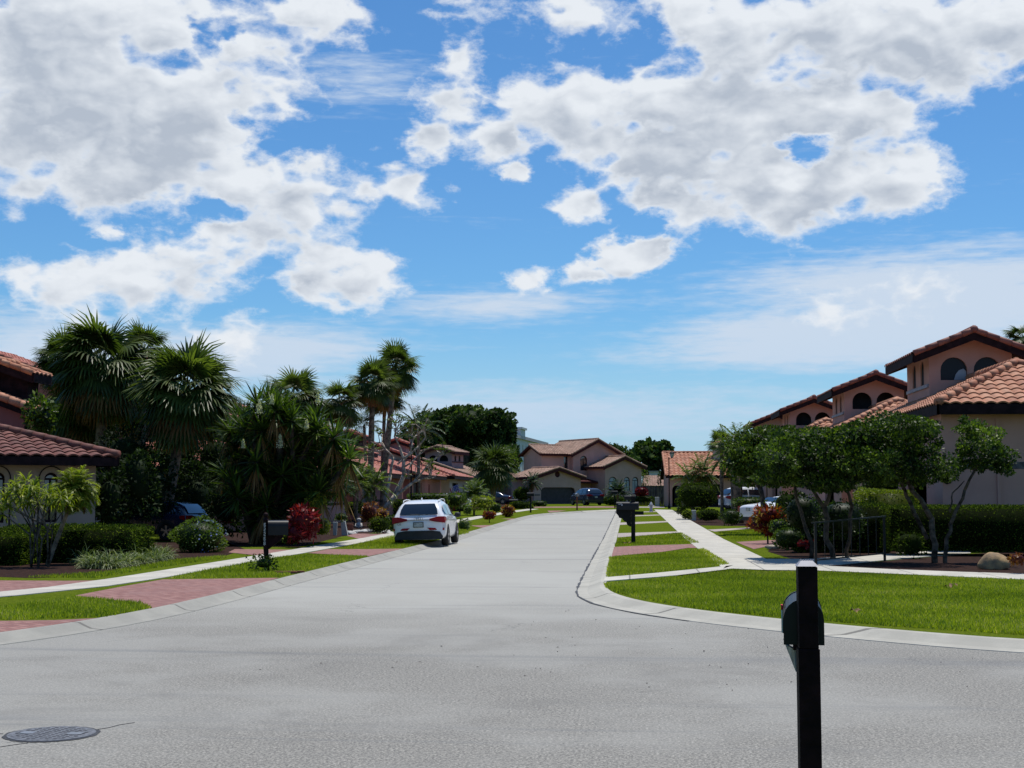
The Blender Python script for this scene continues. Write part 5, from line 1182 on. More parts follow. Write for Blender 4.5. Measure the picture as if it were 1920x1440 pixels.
x, Y = G(673, 991); m = MB(); m.lathe((x, Y, .1), [(.10, 0), (.14, .02), (.10, .05), (.15, .10), (.17, .22), (.12, .34), (.07, .40), (.10, .45), (.11, .52), (.07, .58), (.01, .60)], 12, sy=.8); m.tube([(x-.12, Y-.02, .42), (x-.17, Y-.1, .30), (x-.05, Y-.16, .24)], .04, 6); m.tube([(x+.12, Y-.02, .42), (x+.17, Y-.1, .30), (x+.05, Y-.16, .24)], .04, 6)
tag(m.build('garden_statue', 'pale_stone', smooth=True), 'small pale seated garden statue among the crotons', 'statue')
def rock(seed, x, Y, z, s, mat, label, grp=None, name='boulder'):
    r = rs(seed); b = bmesh.new(); bmesh.ops.create_icosphere(b, subdivisions=3, radius=1)
    fr = r.normal(0, 1.7, (3, 5)); ph = r.uniform(0, 6, 5)
    for v in b.verts:
        p = np.array(v.co); q = 1+.30*np.sin(p@fr+ph).sum()/2.5+.05*np.sin(p@fr*2.7+ph*2).sum(); v.co = Vector((p[0]*s[0]*q, p[1]*s[1]*q, max(-.3, p[2])*s[2]*q))
    me = bpy.data.meshes.new(name); b.to_mesh(me); b.free(); me.materials.append(M[mat]); o = bpy.data.objects.new(name, me); C.objects.link(o); o.location = (x, Y, z)
    me.polygons.foreach_set('use_smooth', [True]*len(me.polygons)); return tag(o, label, 'rock', grp)
x, Y = G(1868, 1068); rock(3, x, Y+.1, .22, (.31, .28, .28), 'tan_rock', 'large tan boulder in the mulch bed at the right edge')
x, Y = G(1552, 1033); rock(4, x, Y, .2, (.26, .2, .13), 'tan_rock', 'tan rock at the foot of the handrail, left one', 'rocks behind the handrail'); x, Y = G(1566, 1031); rock(5, x, Y+.2, .18, (.3, .2, .12), 'terracotta', 'reddish rock at the foot of the handrail, right one', 'rocks behind the handrail')
x, Y = G(1449, 1030); rock(6, x, Y, .16, (.22, .18, .12), 'stone', 'pale rock at the corner of the right planting bed')
x, Y = G(734, 993); rock(8, x, Y, .28, (.42, .3, .32), 'pale_stone', 'pale boulder beside the drive left of the white suv')
STN = [(655, 1001), (664, 999.5), (673, 997), (682, 996.5), (692, 996), (701, 997), (710, 998.5), (718, 999), (727, 1000)]
for i, (px, py) in enumerate(STN):
    x, Y = G(px, py); rock(20+i, x, Y, .13, (.26, .22, .14), 'pale_stone', 'pale edging stone left of the suv, '+ORD[i]+' of nine', 'edging stones around the left bed', 'edging_stone')
# tree ring of bricks by the left letter box
x, Y = G(537, 1075)
m = MB(); m.beam((x-.30, Y+.1, .12), (x+.35, Y+.25, .12), .07, .05); m.beam((x-.15, Y-.25, .12), (x+.25, Y-.05, .12), .07, .05); tag(m.build('brick_edging', 'terracotta'), 'two loose brick edgings on the grass beside the left letter box', 'edging')
# ---------------------------------------------------------------- handrail
def rail():
    p0 = G(1530, 1062); p1 = G(1659, 1052); x0, y0 = p0; x1, y1 = p1; za, zb = .12, .16
    ta = A(1530, 982, y0)[2]; tb = A(1659, 969.5, y1)[2]
    rt = thing('handrail', (x0, y0, za), 'dark metal handrail along the ramp behind the post', 'railing')
    for (x, y, z, t) in ((x0, y0, za, ta), (x1, y1, zb, tb)): m = MB(); m.box(x-.03, x+.03, y-.03, y+.03, z-.1, t); m.build('post', 'black_metal', rt)
    m = MB(); e = ((x1-x0)*1.0, (y1-y0)); m.beam((x0-.08, y0, ta+.02), (x1+.04, y1, tb+.02), .05, .035); m.build('top_rail', 'black_metal', rt)
    m = MB(); m.beam((x0, y0, za+.13), (x1, y1, zb+.14), .03, .03); m.build('bottom_rail', 'black_metal', rt)
    n = 8
    for i in range(1, n): f = i/n; x, y = x0+e[0]*f, y0+e[1]*f; m = MB(); m.box(x-.01, x+.01, y-.01, y+.01, za+.14+.04*f, ta+(tb-ta)*f); m.build('baluster', 'black_metal', rt)
rail()
# ---------------------------------------------------------------- flag
def flag():
    Y = 94.; x, _, z = A(843, 911, Y); rt = thing('flag', (x, Y, z), 'red white and blue striped flag hanging out from the cream house', 'flag')
    m = MB(); m.tube([(x+.5, Y+1.2, z-.6), (x, Y, z+.15)], .02, 6); m.build('flag_pole', 'grey_metal', rt)
    # cloth hangs from the pole: u along the hoist, v along the fly
    def P(u, v): return (x-.05-.75*v-.10*u+.06*math.sin(9*u+3*v), Y-.05*math.sin(8*v+5*u), z+.15-.62*u-.55*v*.55-.62*v*.5)
    def P(u, v): return (x+.0+.55*u+.28*v+.05*math.sin(9*u), Y+.06*math.sin(8*v+5*u), z+.12-.30*(1-u)-.95*v)
    for nm, mt, sel in (('flag_red_stripes', 'flag_red', 0), ('flag_white_stripes', 'flag_white', 1)):
        m = MB()
        for k in range(13):
            if k % 2 != sel: continue
            v0 = .42 if k < 7 else 0
            for j in range(8):
                a, b = v0+(1-v0)*j/8, v0+(1-v0)*(j+1)/8; m.add([P(1-k/13, a), P(1-k/13, b), P(1-(k+1)/13, b), P(1-(k+1)/13, a)], [(0, 1, 2, 3)])
        m.build(nm, mt, rt)
    m = MB()
    for j in range(4):
        for i in range(4): a, b, c, d = .42*j/4, .42*(j+1)/4, 1-7/13*i/4, 1-7/13*(i+1)/4; m.add([P(c, a), P(c, b), P(d, b), P(d, a)], [(0, 1, 2, 3)])
    cn = m.build('flag_canton', 'flag_blue', rt)
    m = MB()
    for j in range(4):
        for i in range(5): q = P(1-7/13*(i+.5)/5, .42*(j+.5)/4); m.box(q[0]-.018, q[0]+.018, q[1]-.012, q[1]-.008, q[2]-.018, q[2]+.018)
    s = m.build('flag_stars', 'flag_white', rt); s.parent = cn
flag()
# ---------------------------------------------------------------- manhole
def manhole():
    x, Y = G(97, 1377, 0); rt = thing('manhole_cover', (x, Y, 0), 'round cast iron manhole cover set in the near asphalt', 'manhole cover')
    n = 48; r = .315
    m = MB(); m.add([(x+(r+.045)*math.cos(2*math.pi*k/n)*(1+.02*math.sin(5*k)), Y+(r+.045)*math.sin(2*math.pi*k/n)*(1+.02*math.sin(3*k)), .004) for k in range(n)], [tuple(range(n))]); m.build('tar_collar', 'tar', rt)
    m = MB(); m.lathe((x, Y, .004), [(r+.015, 0), (r+.015, .004), (r-.012, .0045)], n); m.build('ring', 'cast_iron', rt)
    m = MB(); m.lathe((x, Y, .0065), [(r-.02, 0), (r-.02, .003), (r-.024, .004)], n); cv = m.build('lid', 'cast_iron', rt)
    m = MB()
    for i in range(-8, 9):
        for j in range(-8, 9):
            a, b = (i+.5*(j % 2))*.062, j*.042; ca, sa = math.cos(.5), math.sin(.5); u, v = a*ca-b*sa, a*sa+b*ca
            if math.hypot(u, v) < r-.045: m.lathe((x+u, Y+v, .0108), [(.017, 0), (.016, .0006)], 8, sy=.8)
    q = m.build('lid_holes', 'iron_hole', rt); q.parent = cv
    m = MB()
    for s in (-1, 1): m.box(x+s*.19-.055, x+s*.19+.055, Y-.05, Y+.05, .0122, .0135)
    q = m.build('pick_plate', 'grey_metal', rt); q.parent = cv
    for pts in ([(.27, .24), (.33, .33), (.36, .46), (.44, .58)], [(-.02, -.38), (-.10, -.48), (-.22, -.66)], [(-.38, -.02), (-.6, -.01), (-.9, .03)]):
        m = MB()
        for a, b in zip(pts[:-1], pts[1:]): m.beam((x+a[0], Y+a[1], .002), (x+b[0]*1.01, Y+b[1]*1.01, .002), .006, .004)
        m.build('asphalt_crack', 'tar', rt)
manhole()
# scattered leaf litter and twigs lying on the road
def litter():
    r = rs(77); m = MB()
    spots = [(828, 1213), (745, 1243), (787, 1243), (736, 1253), (896, 1252), (1046, 1215), (1079, 1230), (603, 1245), (488, 1257), (1024, 1197), (1066, 1145), (1061, 1147), (1320, 1222), (1118, 1163), (1193, 1180), (1278, 1170), (1403, 1180), (1047, 1215)]
    for i in range(60): spots.append((r.uniform(950, 1900), r.uniform(1120, 1300)))
    for i, (px, py) in enumerate(spots):
        x, Y = G(px, py, 0)
        if py < 1175 and px > 1120: continue
        s = r.uniform(.012, .032) if i < 18 else r.uniform(.005, .012); a = r.uniform(0, 3.1)
        c, q = math.cos(a)*s, math.sin(a)*s
        m.add([(x-c, Y-q, .006), (x+q*.5, Y-c*.5, .012), (x+c, Y+q, .008), (x-q*.5, Y+c*.5, .016), (x, Y, .02*s/.04)], [(0,1,4),(1,2,4),(2,3,4),(3,0,4)])
    tag(m.build('leaf_litter', 'leaf_litter'), 'dark dry leaf bits and seed pods scattered over the near asphalt', 'leaf litter', kind='stuff')
    m = MB()
    for px, py in ((1602, 1151), (1787, 1102), (1778, 1105), (1172, 1021), (1180, 1020)):
        x, Y = G(px, py)
        for k in range(3): a = r.uniform(0, 3); c, q = math.cos(a)*.06, math.sin(a)*.06; u, v = x+r.uniform(-.06, .06), Y+r.uniform(-.1, .1); m.add([(u-c, v-q, .12), (u+q*.5, v-c*.5, .17), (u+c, v+q, .15), (u-q*.5, v+c*.5, .19)], [(0,1,2,3)])
    tag(m.build('fallen_leaves', 'brown_litter'), 'a few pale brown fallen leaves on the right lawn and verge', 'leaves', kind='stuff')
litter()
# ---------------------------------------------------------------- palms
def fan_palm(name, label, x, Y, ztop, rad, trunk=True, seed=1, nl=46, tr=.17, base=None, lean=0., boots=True, group=None, droop=.55, dead=10, cat_='palm tree', segn=24, leafmat='fan_leaf', zb=None, lowest=-.75, trmat='palm_bark'):
    """costapalmate fan palm; ztop = top of the crown, rad = crown radius"""
    r = rs(seed); z0 = (terr(Y)+.1) if zb is None else zb
    rt = thing(name, (x, Y, z0), label, cat_, group); hz = ztop-rad*.92
    bx, by = (x-lean, Y) if base is None else base
    if trunk:
        m = MB(); n = 12; pts = []; rad_ = []
        for i in range(n+1):
            f = i/n; pts.append((bx+(x-bx)*f**1.3, by+(Y-by)*f, z0-.05+(hz-z0)*f)); q = tr*(1.25-.35*f) if f < .12 else tr*(1.0-.1*math.sin(f*9))
            if boots and f > .86: q = tr*1.55
            rad_.append(q)
        m.tube(pts[:11], rad_[:11], 12); m.build('trunk', trmat, rt, smooth=True)
        m = MB(); m.tube([pts[10], pts[11], pts[12]], [tr*(1.35 if boots else .95), tr*(1.6 if boots else .95), tr*1.2], 12)
        for k in range(26 if boots else 0):
            a = k*2.4; zz = pts[10][2]+(pts[12][2]-pts[10][2])*(k/26); cx = pts[10][0]+(pts[12][0]-pts[10][0])*(k/26)
            m.tube([(cx+tr*1.2*math.cos(a), Y+tr*1.2*math.sin(a), zz-.08), (cx+tr*2.0*math.cos(a), Y+tr*2.0*math.sin(a), zz+.16)], [.05, .02], 4)
        m.build('leaf_boots', 'boot_bark' if boots else trmat, rt, smooth=not boots)
    H = np.array([x, Y, hz])
    def fans(n, lo, hi, R0, seed2, pet=.47, dr=droop*.8):
        r2 = rs(seed2); V = []
        el = np.arcsin(r2.uniform(math.sin(lo), math.sin(hi), n)); az = np.arange(n)*2.39996+r2.uniform(-.3, .3, n)
        Os, Ds, Ls, Ws, Sd, Vr, Bn = [], [], [], [], [], [], []; pts = MB()
        for i in range(n):
            d = np.array([math.cos(az[i])*math.cos(el[i]), math.sin(az[i])*math.cos(el[i]), math.sin(el[i])]); Rl = R0*r2.uniform(.85, 1.08)
            lp = Rl*pet*(1.0 if el[i] < .9 else .85); tip = H+d*lp+np.array([0, 0, -.10*lp if el[i] < .6 else 0])
            s = unit(np.cross(d, np.array([0, 0, 1.])+r2.normal(0, .15, 3))); u = np.cross(s, d)
            dd = unit(d+np.array([0, 0, -.35])*(math.cos(el[i]))); s2 = unit(np.cross(dd, u)); u = np.cross(s2, dd)
            pts.tube([tuple(H), tuple(tip)], [.022, .014], 3, .55, cap=False)
            lv = r2.normal(0, .10)
            for k in range(segn):
                a = (k/(segn-1)-.5)*R(210)*1.0; fold = .28*abs(math.sin(a))
                dk = unit(dd*math.cos(a)+s2*math.sin(a)-u*fold); Os.append(tip); Ds.append(dk); Ls.append(Rl*(1.02-pet)*(1-.22*abs(a)/1.8)*r2.uniform(.9, 1.1)); Ws.append(Rl*.046); Sd.append(unit(np.cross(dk, u))); Vr.append(lv+r2.normal(0, .1)); Bn.append(dr*r2.uniform(.6, 1.5))
        v, f, a = strips(r2, np.array(Os), np.array(Ds), np.array(Ls), np.array(Ws), np.array(Bn), 3, .10, side=np.array(Sd), var=np.clip(np.array(Vr)+.5, 0, 1))
        pv = np.array(pts.v); pf = np.array([q for q in pts.f if len(q) == 4])
        return cat([(v, f, a), (pv, pf, np.full(len(pf), .7))])
    big('crown', *fans(int(nl*1.25), lowest, 1.45, rad, seed+50), leafmat, rt)
    if dead: big('dead_fronds', *fans(dead, -1.35, -.45, rad*.97, seed+90, .45, .9), 'dead_frond', rt)
    return rt
def frond_arr(r, H, az, el, L, n=22, lf=.42, w=.035, curl=1.1, seg=9, drp=.5, V=.35):
    """feather frond: arching rachis with leaflets each side; returns strips + rachis points"""
    p = np.array(H, float); d = np.array([math.cos(az)*math.cos(el), math.sin(az)*math.cos(el), math.sin(el)]); P = [p.copy()]; Dd = [d.copy()]
    for k in range(seg): p = p+d*L/seg; d = unit(d+np.array([0, 0, -1])*curl/seg*(.5+k/seg)); P.append(p.copy()); Dd.append(d.copy())
    P = np.array(P); Dd = np.array(Dd); O, D, Ls = [], [], []
    for i in range(n):
        f = (i+.8)/n*.86+.14; t = f*seg; k = min(int(t), seg-1); q = P[k]*(1-(t-k))+P[k+1]*(t-k); d = Dd[k]; s = unit(np.cross(d, [0, 0, 1])); u = np.cross(s, d)
        for sg in (-1, 1):
            O.append(q); D.append(unit(s*sg*.95+d*(.35+.55*f)+u*V+r.normal(0, .06, 3))); Ls.append(lf*L/1.6*(math.sin(math.pi*min(1, .12+f*.86))**.6)*r.uniform(.85, 1.1))
    v = strips(r, np.array(O), np.array(D), np.array(Ls), w, drp, 3, .1, vb=.5, va=.18)
    return v, P
def feather_palm(name, label, x, Y, crowns, seed=1, nf=16, L=1.4, mat='feather_leaf', group=None, lf=.42, w=.035, dead=0, zb=None, el0=-.3, el1=1.35, curl=1.2, trmat='palm_bark', tr=.06, cat_='palm tree', drp=.5, n=22):
    """crowns: (x,y,zbase_of_crown, trunk x, trunk y)"""
    z0 = (terr(Y)+.1) if zb is None else zb; rt = thing(name, (x, Y, z0), label, cat_, group); r = rs(seed); parts = []; dp = []
    for (cx, cy, cz, bx, by) in crowns:
        m = MB(); k = 7; pts = [(bx+(cx-bx)*(i/k), by+(cy-by)*(i/k), z0-.05+(cz-z0)*(i/k)) for i in range(k+1)]
        m.tube(pts, [tr*(1.3-.4*i/k) for i in range(k+1)], 8); m.build('trunk', trmat, rt, smooth=True)
        rc = MB()
        for i in range(nf+dead):
            dd = i >= nf; el = (el1-(el1-el0)*((i+.5)/nf)) if not dd else r.uniform(-1.2, -.5); az = i*2.39996+r.uniform(-.25, .25)
            v, P = frond_arr(r, (cx, cy, cz), az, el, L*r.uniform(.85, 1.1)*(.8 if dd else 1), n, lf, w, curl*(1-.35*(el > .9)), drp=drp)
            (dp if dd else parts).append(v); rc.tube([tuple(q) for q in P], [.016]+[.012]*(len(P)-2)+[.004], 3, .75, cap=False)
        parts.append((np.array(rc.v), np.array([q for q in rc.f if len(q) == 4]), np.full(len([q for q in rc.f if len(q) == 4]), .85)))
    big('crown', *cat(parts), mat, rt)
    if dp: big('dead_fronds', *cat(dp), 'dead_frond', rt)
    return rt
# cabbage palms, pixel of crown top, crown radius in px and distance
def cp(px, py, rp, Y, label, seed, **k):
    x, _, zt = A(px, py, Y); return fan_palm('fan_palm', label, x, Y, zt, rp*(1.22 if rp > 60 else 1.38)*Y/FP, seed=seed, **k)
cp(196, 572, 104, 56, 'tallest bushy cabbage palm on the far left with ragged brown skirt', 11, nl=95, dead=34, tr=.22, segn=24, lowest=-1.2, droop=.75)
cp(122, 612, 62, 57, 'left hand cabbage palm crown of the tallest far left group', 111, nl=54, dead=10, tr=.18, segn=24, lowest=-.9)
cp(270, 598, 50, 57.5, 'right hand cabbage palm crown touching the broad single trunked palm', 112, nl=46, dead=10, tr=.18, segn=24, lowest=-1.0)
cp(148, 668, 90, 58, 'lower dark cabbage palm crown tucked below the tallest left one', 12, nl=60, dead=36, tr=.2, segn=22, lowest=-1.3, droop=.8)
x_ = AX(312, 53); cp(352, 622, 104, 53, 'broad cabbage palm with one clear trunk and orange brown skirt', 13, nl=85, dead=26, tr=.19, base=(x_, 53), segn=24, lowest=-1.15, droop=.7, boots=False)
cp(262, 660, 72, 60, 'dark cabbage palm crown wedged between the two big left palms', 14, nl=54, dead=24, tr=.17, lowest=-1.2, droop=.8)
cp(552, 678, 56, 78, 'rounded cabbage palm crown rising behind the yucca clump', 15, nl=64, dead=10, tr=.2, boots=False, lowest=-1.0)
cp(638, 702, 42, 80, 'smaller cabbage palm with rusty leaf boots left of the pair', 16, nl=52, dead=6, tr=.18, lowest=-.95, lean=-.1)
cp(699, 664, 44, 82, 'shorter straight palm of the tall pair with rusty bulge under its crown', 17, nl=60, dead=4, tr=.17, lowest=-.8, lean=.1)
cp(742, 634, 46, 86, 'tallest leaning palm of the central pair reaching into the sky', 18, nl=58, dead=2, tr=.17, boots=False, base=(AX(716, 86), 86), lowest=-.85)
cp(722, 700, 36, 87, 'small palm crown hanging just below the leaning palm', 19, nl=26, dead=3, tr=.12, boots=False, base=(AX(715, 87.2), 87.4), lowest=-.9)
cp(925, 823, 40, 120, 'full fan palm standing before the big dark tree near the far house', 20, nl=80, dead=12, tr=.24, boots=False, lowest=-1.1, segn=16)
cp(1352, 800, 25, 96, 'small fan palm showing above the leafy trees on the right', 21, nl=26, dead=0, tr=.12, boots=False, lowest=-.3)
cp(1916, 596, 30, 75, 'dark palm crown cut off at the upper right edge', 22, nl=40, dead=2, tr=.15, boots=False, lowest=-.9)
# feather palms
def fp(px, py, Y, pyb, label, seed, **k):
    x, _, z = A(px, py, Y); return feather_palm('feather_palm', label, x, Y, [(x, Y, z, AX(pyb, Y), Y)], seed, **k)
Yp = 34.; X = lambda p: AX(p, Yp)
feather_palm('feather_palm', 'bright lime green pygmy date palm with three thin stems at the left corner', X(118), Yp, [(X(140), Yp, AZ(922, Yp), X(98), Yp-.2)], 31, nf=60, L=.66, lf=.72, w=.026, dead=8, curl=1.9, mat='lime_leaf', tr=.05, el0=-.7, n=26, drp=.9)
fp(785, 806, 105, 785, 'dark green coconut palm with long arching fronds behind the street lamp', 33, nf=20, L=2.2, mat='dark_feather_leaf', lf=.5, w=.07, tr=.12, drp=.9)
fp(683, 798, 104, 690, 'dark drooping feather palm left of the tall palm trunks', 34, nf=16, L=2.0, mat='dark_feather_leaf', lf=.5, w=.07, tr=.12, drp=.9)
Yq = 70.; X = lambda p: AX(p, Yq)
feather_palm('feather_palm', 'low arching feather palm clump in front of the rose pink wall', X(672), Yq, [(X(672), Yq, AZ(905, Yq), X(668), Yq), (X(700), Yq+.4, AZ(912, Yq), X(698), Yq), (X(655), Yq+1, AZ(900, Yq), X(660), Yq+1)], 35, nf=18, L=1.25, mat='feather_leaf', lf=.5, w=.05, tr=.05, drp=.8, el0=-.6)
Yq = 98.; X = lambda p: AX(p, Yq)
feather_palm('feather_palm', 'fluffy young palm beside the flag', X(889), Yq, [(X(889), Yq, AZ(930, Yq), X(889), Yq)], 36, nf=34, L=1.35, mat='feather_leaf', lf=.55, w=.05, tr=.06, drp=.9, el0=-.2)
Yq = 138.; X = lambda p: AX(p, Yq)
feather_palm('feather_palm', 'small single stemmed palm beside the wide garage door', X(998), Yq, [(X(998), Yq, AZ(904, Yq), X(994), Yq)], 37, nf=24, L=1.15, mat='dark_feather_leaf', lf=.5, w=.06, tr=.13, drp=.8, el0=-.7, dead=6)
Yq = 142.; X = lambda p: AX(p, Yq)
feather_palm('feather_palm', 'bushy low palm under the arched windows of the far house', X(1158), Yq, [(X(1158), Yq, AZ(926, Yq), X(1158), Yq)], 38, nf=36, L=1.5, mat='dark_feather_leaf', lf=.55, w=.07, tr=.1, drp=.8, el0=-.1)
Yq = 110.; X = lambda p: AX(p, Yq)
feather_palm('feather_palm', 'olive toned palm before the orange tiled roof', X(1318), Yq, [(X(1318), Yq, AZ(888, Yq), X(1318), Yq), (X(1296), Yq+1, AZ(902, Yq), X(1300), Yq+1)], 39, nf=30, L=1.75, mat='feather_leaf', lf=.5, w=.06, tr=.12, drp=.9, el0=-.8, dead=8)
Yq = 90.; X = lambda p: AX(p, Yq)
feather_palm('feather_palm', 'tall soft palm fronds above the first leafy tree on the right', X(1372), Yq, [(X(1372), Yq, AZ(850, Yq), X(1376), Yq), (X(1392), Yq+1, AZ(838, Yq), X(1388), Yq+1)], 40, nf=28, L=1.9, mat='feather_leaf', lf=.5, w=.06, tr=.14, drp=.9, el0=-.7, dead=6)
# ---------------------------------------------------------------- long leaved small tree at the left corner
def rosette_tree(name, label, x, Y, heads, seed, L=.5, W=.05, nl=46, mat='yucca_leaf', tr=.05, trunks=None, flowers=(), zb=None, droop=.5, low=-.5, cat_='shrub', trmat='bare_wood', skirt=0, fork=False):
    z0 = (terr(Y)+.1) if zb is None else zb; rt = thing(name, (x, Y, z0), label, cat_); r = rs(seed); P = []; m = MB(); SK = []
    for i, (hx, hy, hz) in enumerate(heads):
        bx, by = (trunks[i % len(trunks)] if trunks else (x+r.uniform(-.3, .3), Y+r.uniform(-.3, .3)))
        mid = (bx*.5+hx*.5+r.uniform(-.1, .1), by*.5+hy*.5, z0+(hz-z0)*.5)
        if fork:
            tp = (bx+(.08 if i % 2 else -.05), by, z0+(.55+.1*(i % 3))*(1.2)); m.tube([(bx, by, z0-.05), tp, (hx, hy, hz)], [tr*1.2, tr, tr*.5], 6)
        else: m.tube([(bx, by, z0-.05), mid, (hx, hy, hz)], [tr*1.3, tr, tr*.6], 6)
        n = nl; el = np.arcsin(r.uniform(math.sin(low), 1, n)); az = r.uniform(0, 6.283, n)
        D = np.stack([np.cos(az)*np.cos(el), np.sin(az)*np.cos(el), np.sin(el)], 1); O = np.array([hx, hy, hz])+D*.04*np.array([1, 1, 3])
        P.append(strips(r, O, D, L*r.uniform(.75, 1.15, n), W, droop*r.uniform(.4, 1.3, n), 3, .05, vb=.5+r.normal(0, .08), va=.2))
        if skirt and i % 2 == 0:
            n = skirt; az = r.uniform(0, 6.283, n); D = np.stack([np.cos(az)*.5, np.sin(az)*.5, -np.ones(n)], 1); SK.append(strips(r, np.array([[hx, hy, hz-.1]]*n)+D*.06, D, L*r.uniform(.8, 1.6, n), W*.8, .4, 2, .1))
    m.build('stem', trmat, rt, smooth=True); big('foliage', *cat(P), mat, rt)
    if SK: big('dead_leaves', *cat(SK), 'dead_frond', rt)
    for (fx, fy, fz, h) in flowers:
        pos = []
        for k in range(200): t = r.uniform(0, 1); rr = h*.30*(1-t)**.6*r.uniform(.3, 1); a = r.uniform(0, 6.28); pos.append((fx+rr*math.cos(a), fy+rr*math.sin(a), fz+h*t))
        pos = np.array(pos); big('flower_panicle', *leaves(r, pos, r.normal(0, 1, (200, 3)), .055, .6, 1.), 'petal_white', rt)
    return rt
Yp = 32.5
hd = [(AX(a, Yp+d), Yp+d, AZ(b, Yp+d)) for a, b, d in [(28, 915, 0), (50, 908, .3), (62, 918, -.3), (40, 935, .1), (75, 925, .4), (12, 945, 0), (90, 930, -.1), (100, 942, .3), (115, 935, -.2), (128, 948, .1), (8, 965, .2), (-15, 935, 0), (72, 945, .2), (20, 930, .5), (55, 940, -.2)]]
rosette_tree('dracaena_tree', 'thin stemmed yellow green long leaved tree at the far left edge', AX(75, Yp), Yp, hd, 41, L=.36, W=.05, nl=40, mat='lime_leaf', tr=.02, trunks=[(AX(76, Yp), Yp), (AX(63, Yp), Yp), (AX(95, Yp), Yp)], droop=1.7, low=-.5, cat_='small tree', fork=True, trmat='grey_bark')
# ---------------------------------------------------------------- giant yucca clump
r_ = rs(5); hd = []
outline = [(480, 735), (500, 728), (530, 745), (455, 760), (475, 770), (505, 765), (540, 775), (570, 790), (592, 765), (595, 800), (625, 815), (560, 820), (520, 800), (490, 800), (450, 800), (610, 840), (580, 850), (545, 850), (500, 840), (465, 840), (440, 830), (640, 850), (630, 870), (600, 880), (570, 890), (530, 885), (495, 880), (455, 880), (520, 915), (560, 920), (600, 915), (440, 905), (480, 920), (645, 830), (655, 855), (465, 940), (500, 945), (540, 945), (575, 940), (520, 960), (485, 970), (600, 900), (550, 870), (520, 860), (480, 860), (610, 870), (540, 900), (460, 800), (545, 810), (580, 830), (470, 900), (630, 890), (515, 745), (545, 765), (490, 785), (560, 790), (525, 785), (600, 820), (570, 850), (440, 860), (430, 800), (450, 780), (420, 880), (610, 910), (640, 905), (590, 930), (555, 940), (445, 930)]
for a, b in outline: d = r_.uniform(-1.6, 1.6); b += 22 if b < 800 else 6; hd.append((AX(a, 49+d), 49+d, AZ(b, 49+d)))
fl = [(AX(a, 47.), 47., AZ(b, 47.), h_) for a, b, h_ in [(484, 772, .50), (508, 754, .36), (524, 838, .48), (574, 802, .34), (594, 752, .34), (455, 838, .3)]]
tk = [(AX(a, 49.3), 49.3+b) for a, b in [(478, 0), (495, .5), (512, -.4), (468, .6), (530, .3), (545, .5)]]
rosette_tree('giant_yucca', 'huge dark spiky yucca clump with cream flower spikes', AX(500, 49.3), 49.3, hd, 42, L=.84, W=.07, nl=95, mat='yucca_leaf', tr=.12, trunks=tk, flowers=fl, droop=.16, low=-.75, cat_='yucca', skirt=34, trmat='dark_bark')
# ---------------------------------------------------------------- broadleaf trees
LS = [1.]
def limb(m, a, b, r0, r1, seed, n=5, wob=.08):
    r = rs(seed); a, b = np.array(a, float), np.array(b, float); L = np.linalg.norm(b-a); pts = [a+(b-a)*i/n+(r.normal(0, wob*L*.3, 3) if 0 < i < n else 0) for i in range(n+1)]
    m.tube([tuple(p) for p in pts], [(r0+(r1-r0)*i/n)*LS[0] for i in range(n+1)], 8); return pts
def tree(name, label, base, blobs, limbs, dens, size, mat, seed, trunkmat='bare_wood', core=True, asp=.5, p=2., group=None, cat_='tree', lo=.6, rough=.3, hang=.15, jit=.7, vamp=.22, vbase=.5, bottom=-1., csc=.6):
    rt = thing(name, base, label, cat_, group); m = MB()
    for i, (a, b, r0, r1) in enumerate(limbs): limb(m, a, b, r0, r1, seed*31+i)
    if limbs: m.build('trunk', trunkmat, rt, smooth=True)
    big('crown', *foliage(seed, blobs, dens, size, asp, p, core, jit, hang, lo, rough, vbase, vamp, bottom, csc), mat, rt)
    return rt
def pb(Y, L): # blobs from px,py,rx,ry(px), depth offset, depth radius
    o = []
    for px, py, rx, ry, dy, rd in L: x, y, z = A(px, py, Y+dy); k = (Y+dy)/FP; o.append((x, y, z, rx*k, rd, ry*k))
    return o
# nearest right tree: open, pale bent limbs
Yt = 36.6; X = lambda p, q=Yt: AX(p, q); Zt = lambda p, q=Yt: AZ(p, q)
B = pb(Yt, [(1690, 800, 52, 26, 0, .7), (1650, 830, 48, 30, .3, .7), (1700, 845, 45, 32, -.2, .7), (1640, 870, 40, 26, 0, .6), (1730, 805, 24, 16, .2, .4), (1660, 895, 40, 20, .3, .5), (1700, 880, 26, 18, 0, .4), (1735, 815, 20, 13, .2, .3), (1620, 850, 32, 28, .2, .5),
            (1748, 878, 33, 20, -.2, .45), (1715, 900, 24, 12, .2, .35), (1770, 895, 20, 10, 0, .3), (1735, 850, 12, 12, .3, .2), (1760, 830, 10, 9, 0, .2),
            (1840, 830, 36, 32, .1, .6), (1858, 856, 24, 26, -.1, .4), (1820, 805, 24, 14, .2, .35), (1800, 870, 18, 12, .2, .25), (1862, 878, 20, 11, 0, .3), (1840, 870, 22, 14, .3, .3), (1810, 845, 14, 14, 0, .25), (1790, 790, 8, 7, 0, .15)])
bx, bz = X(1745), .1
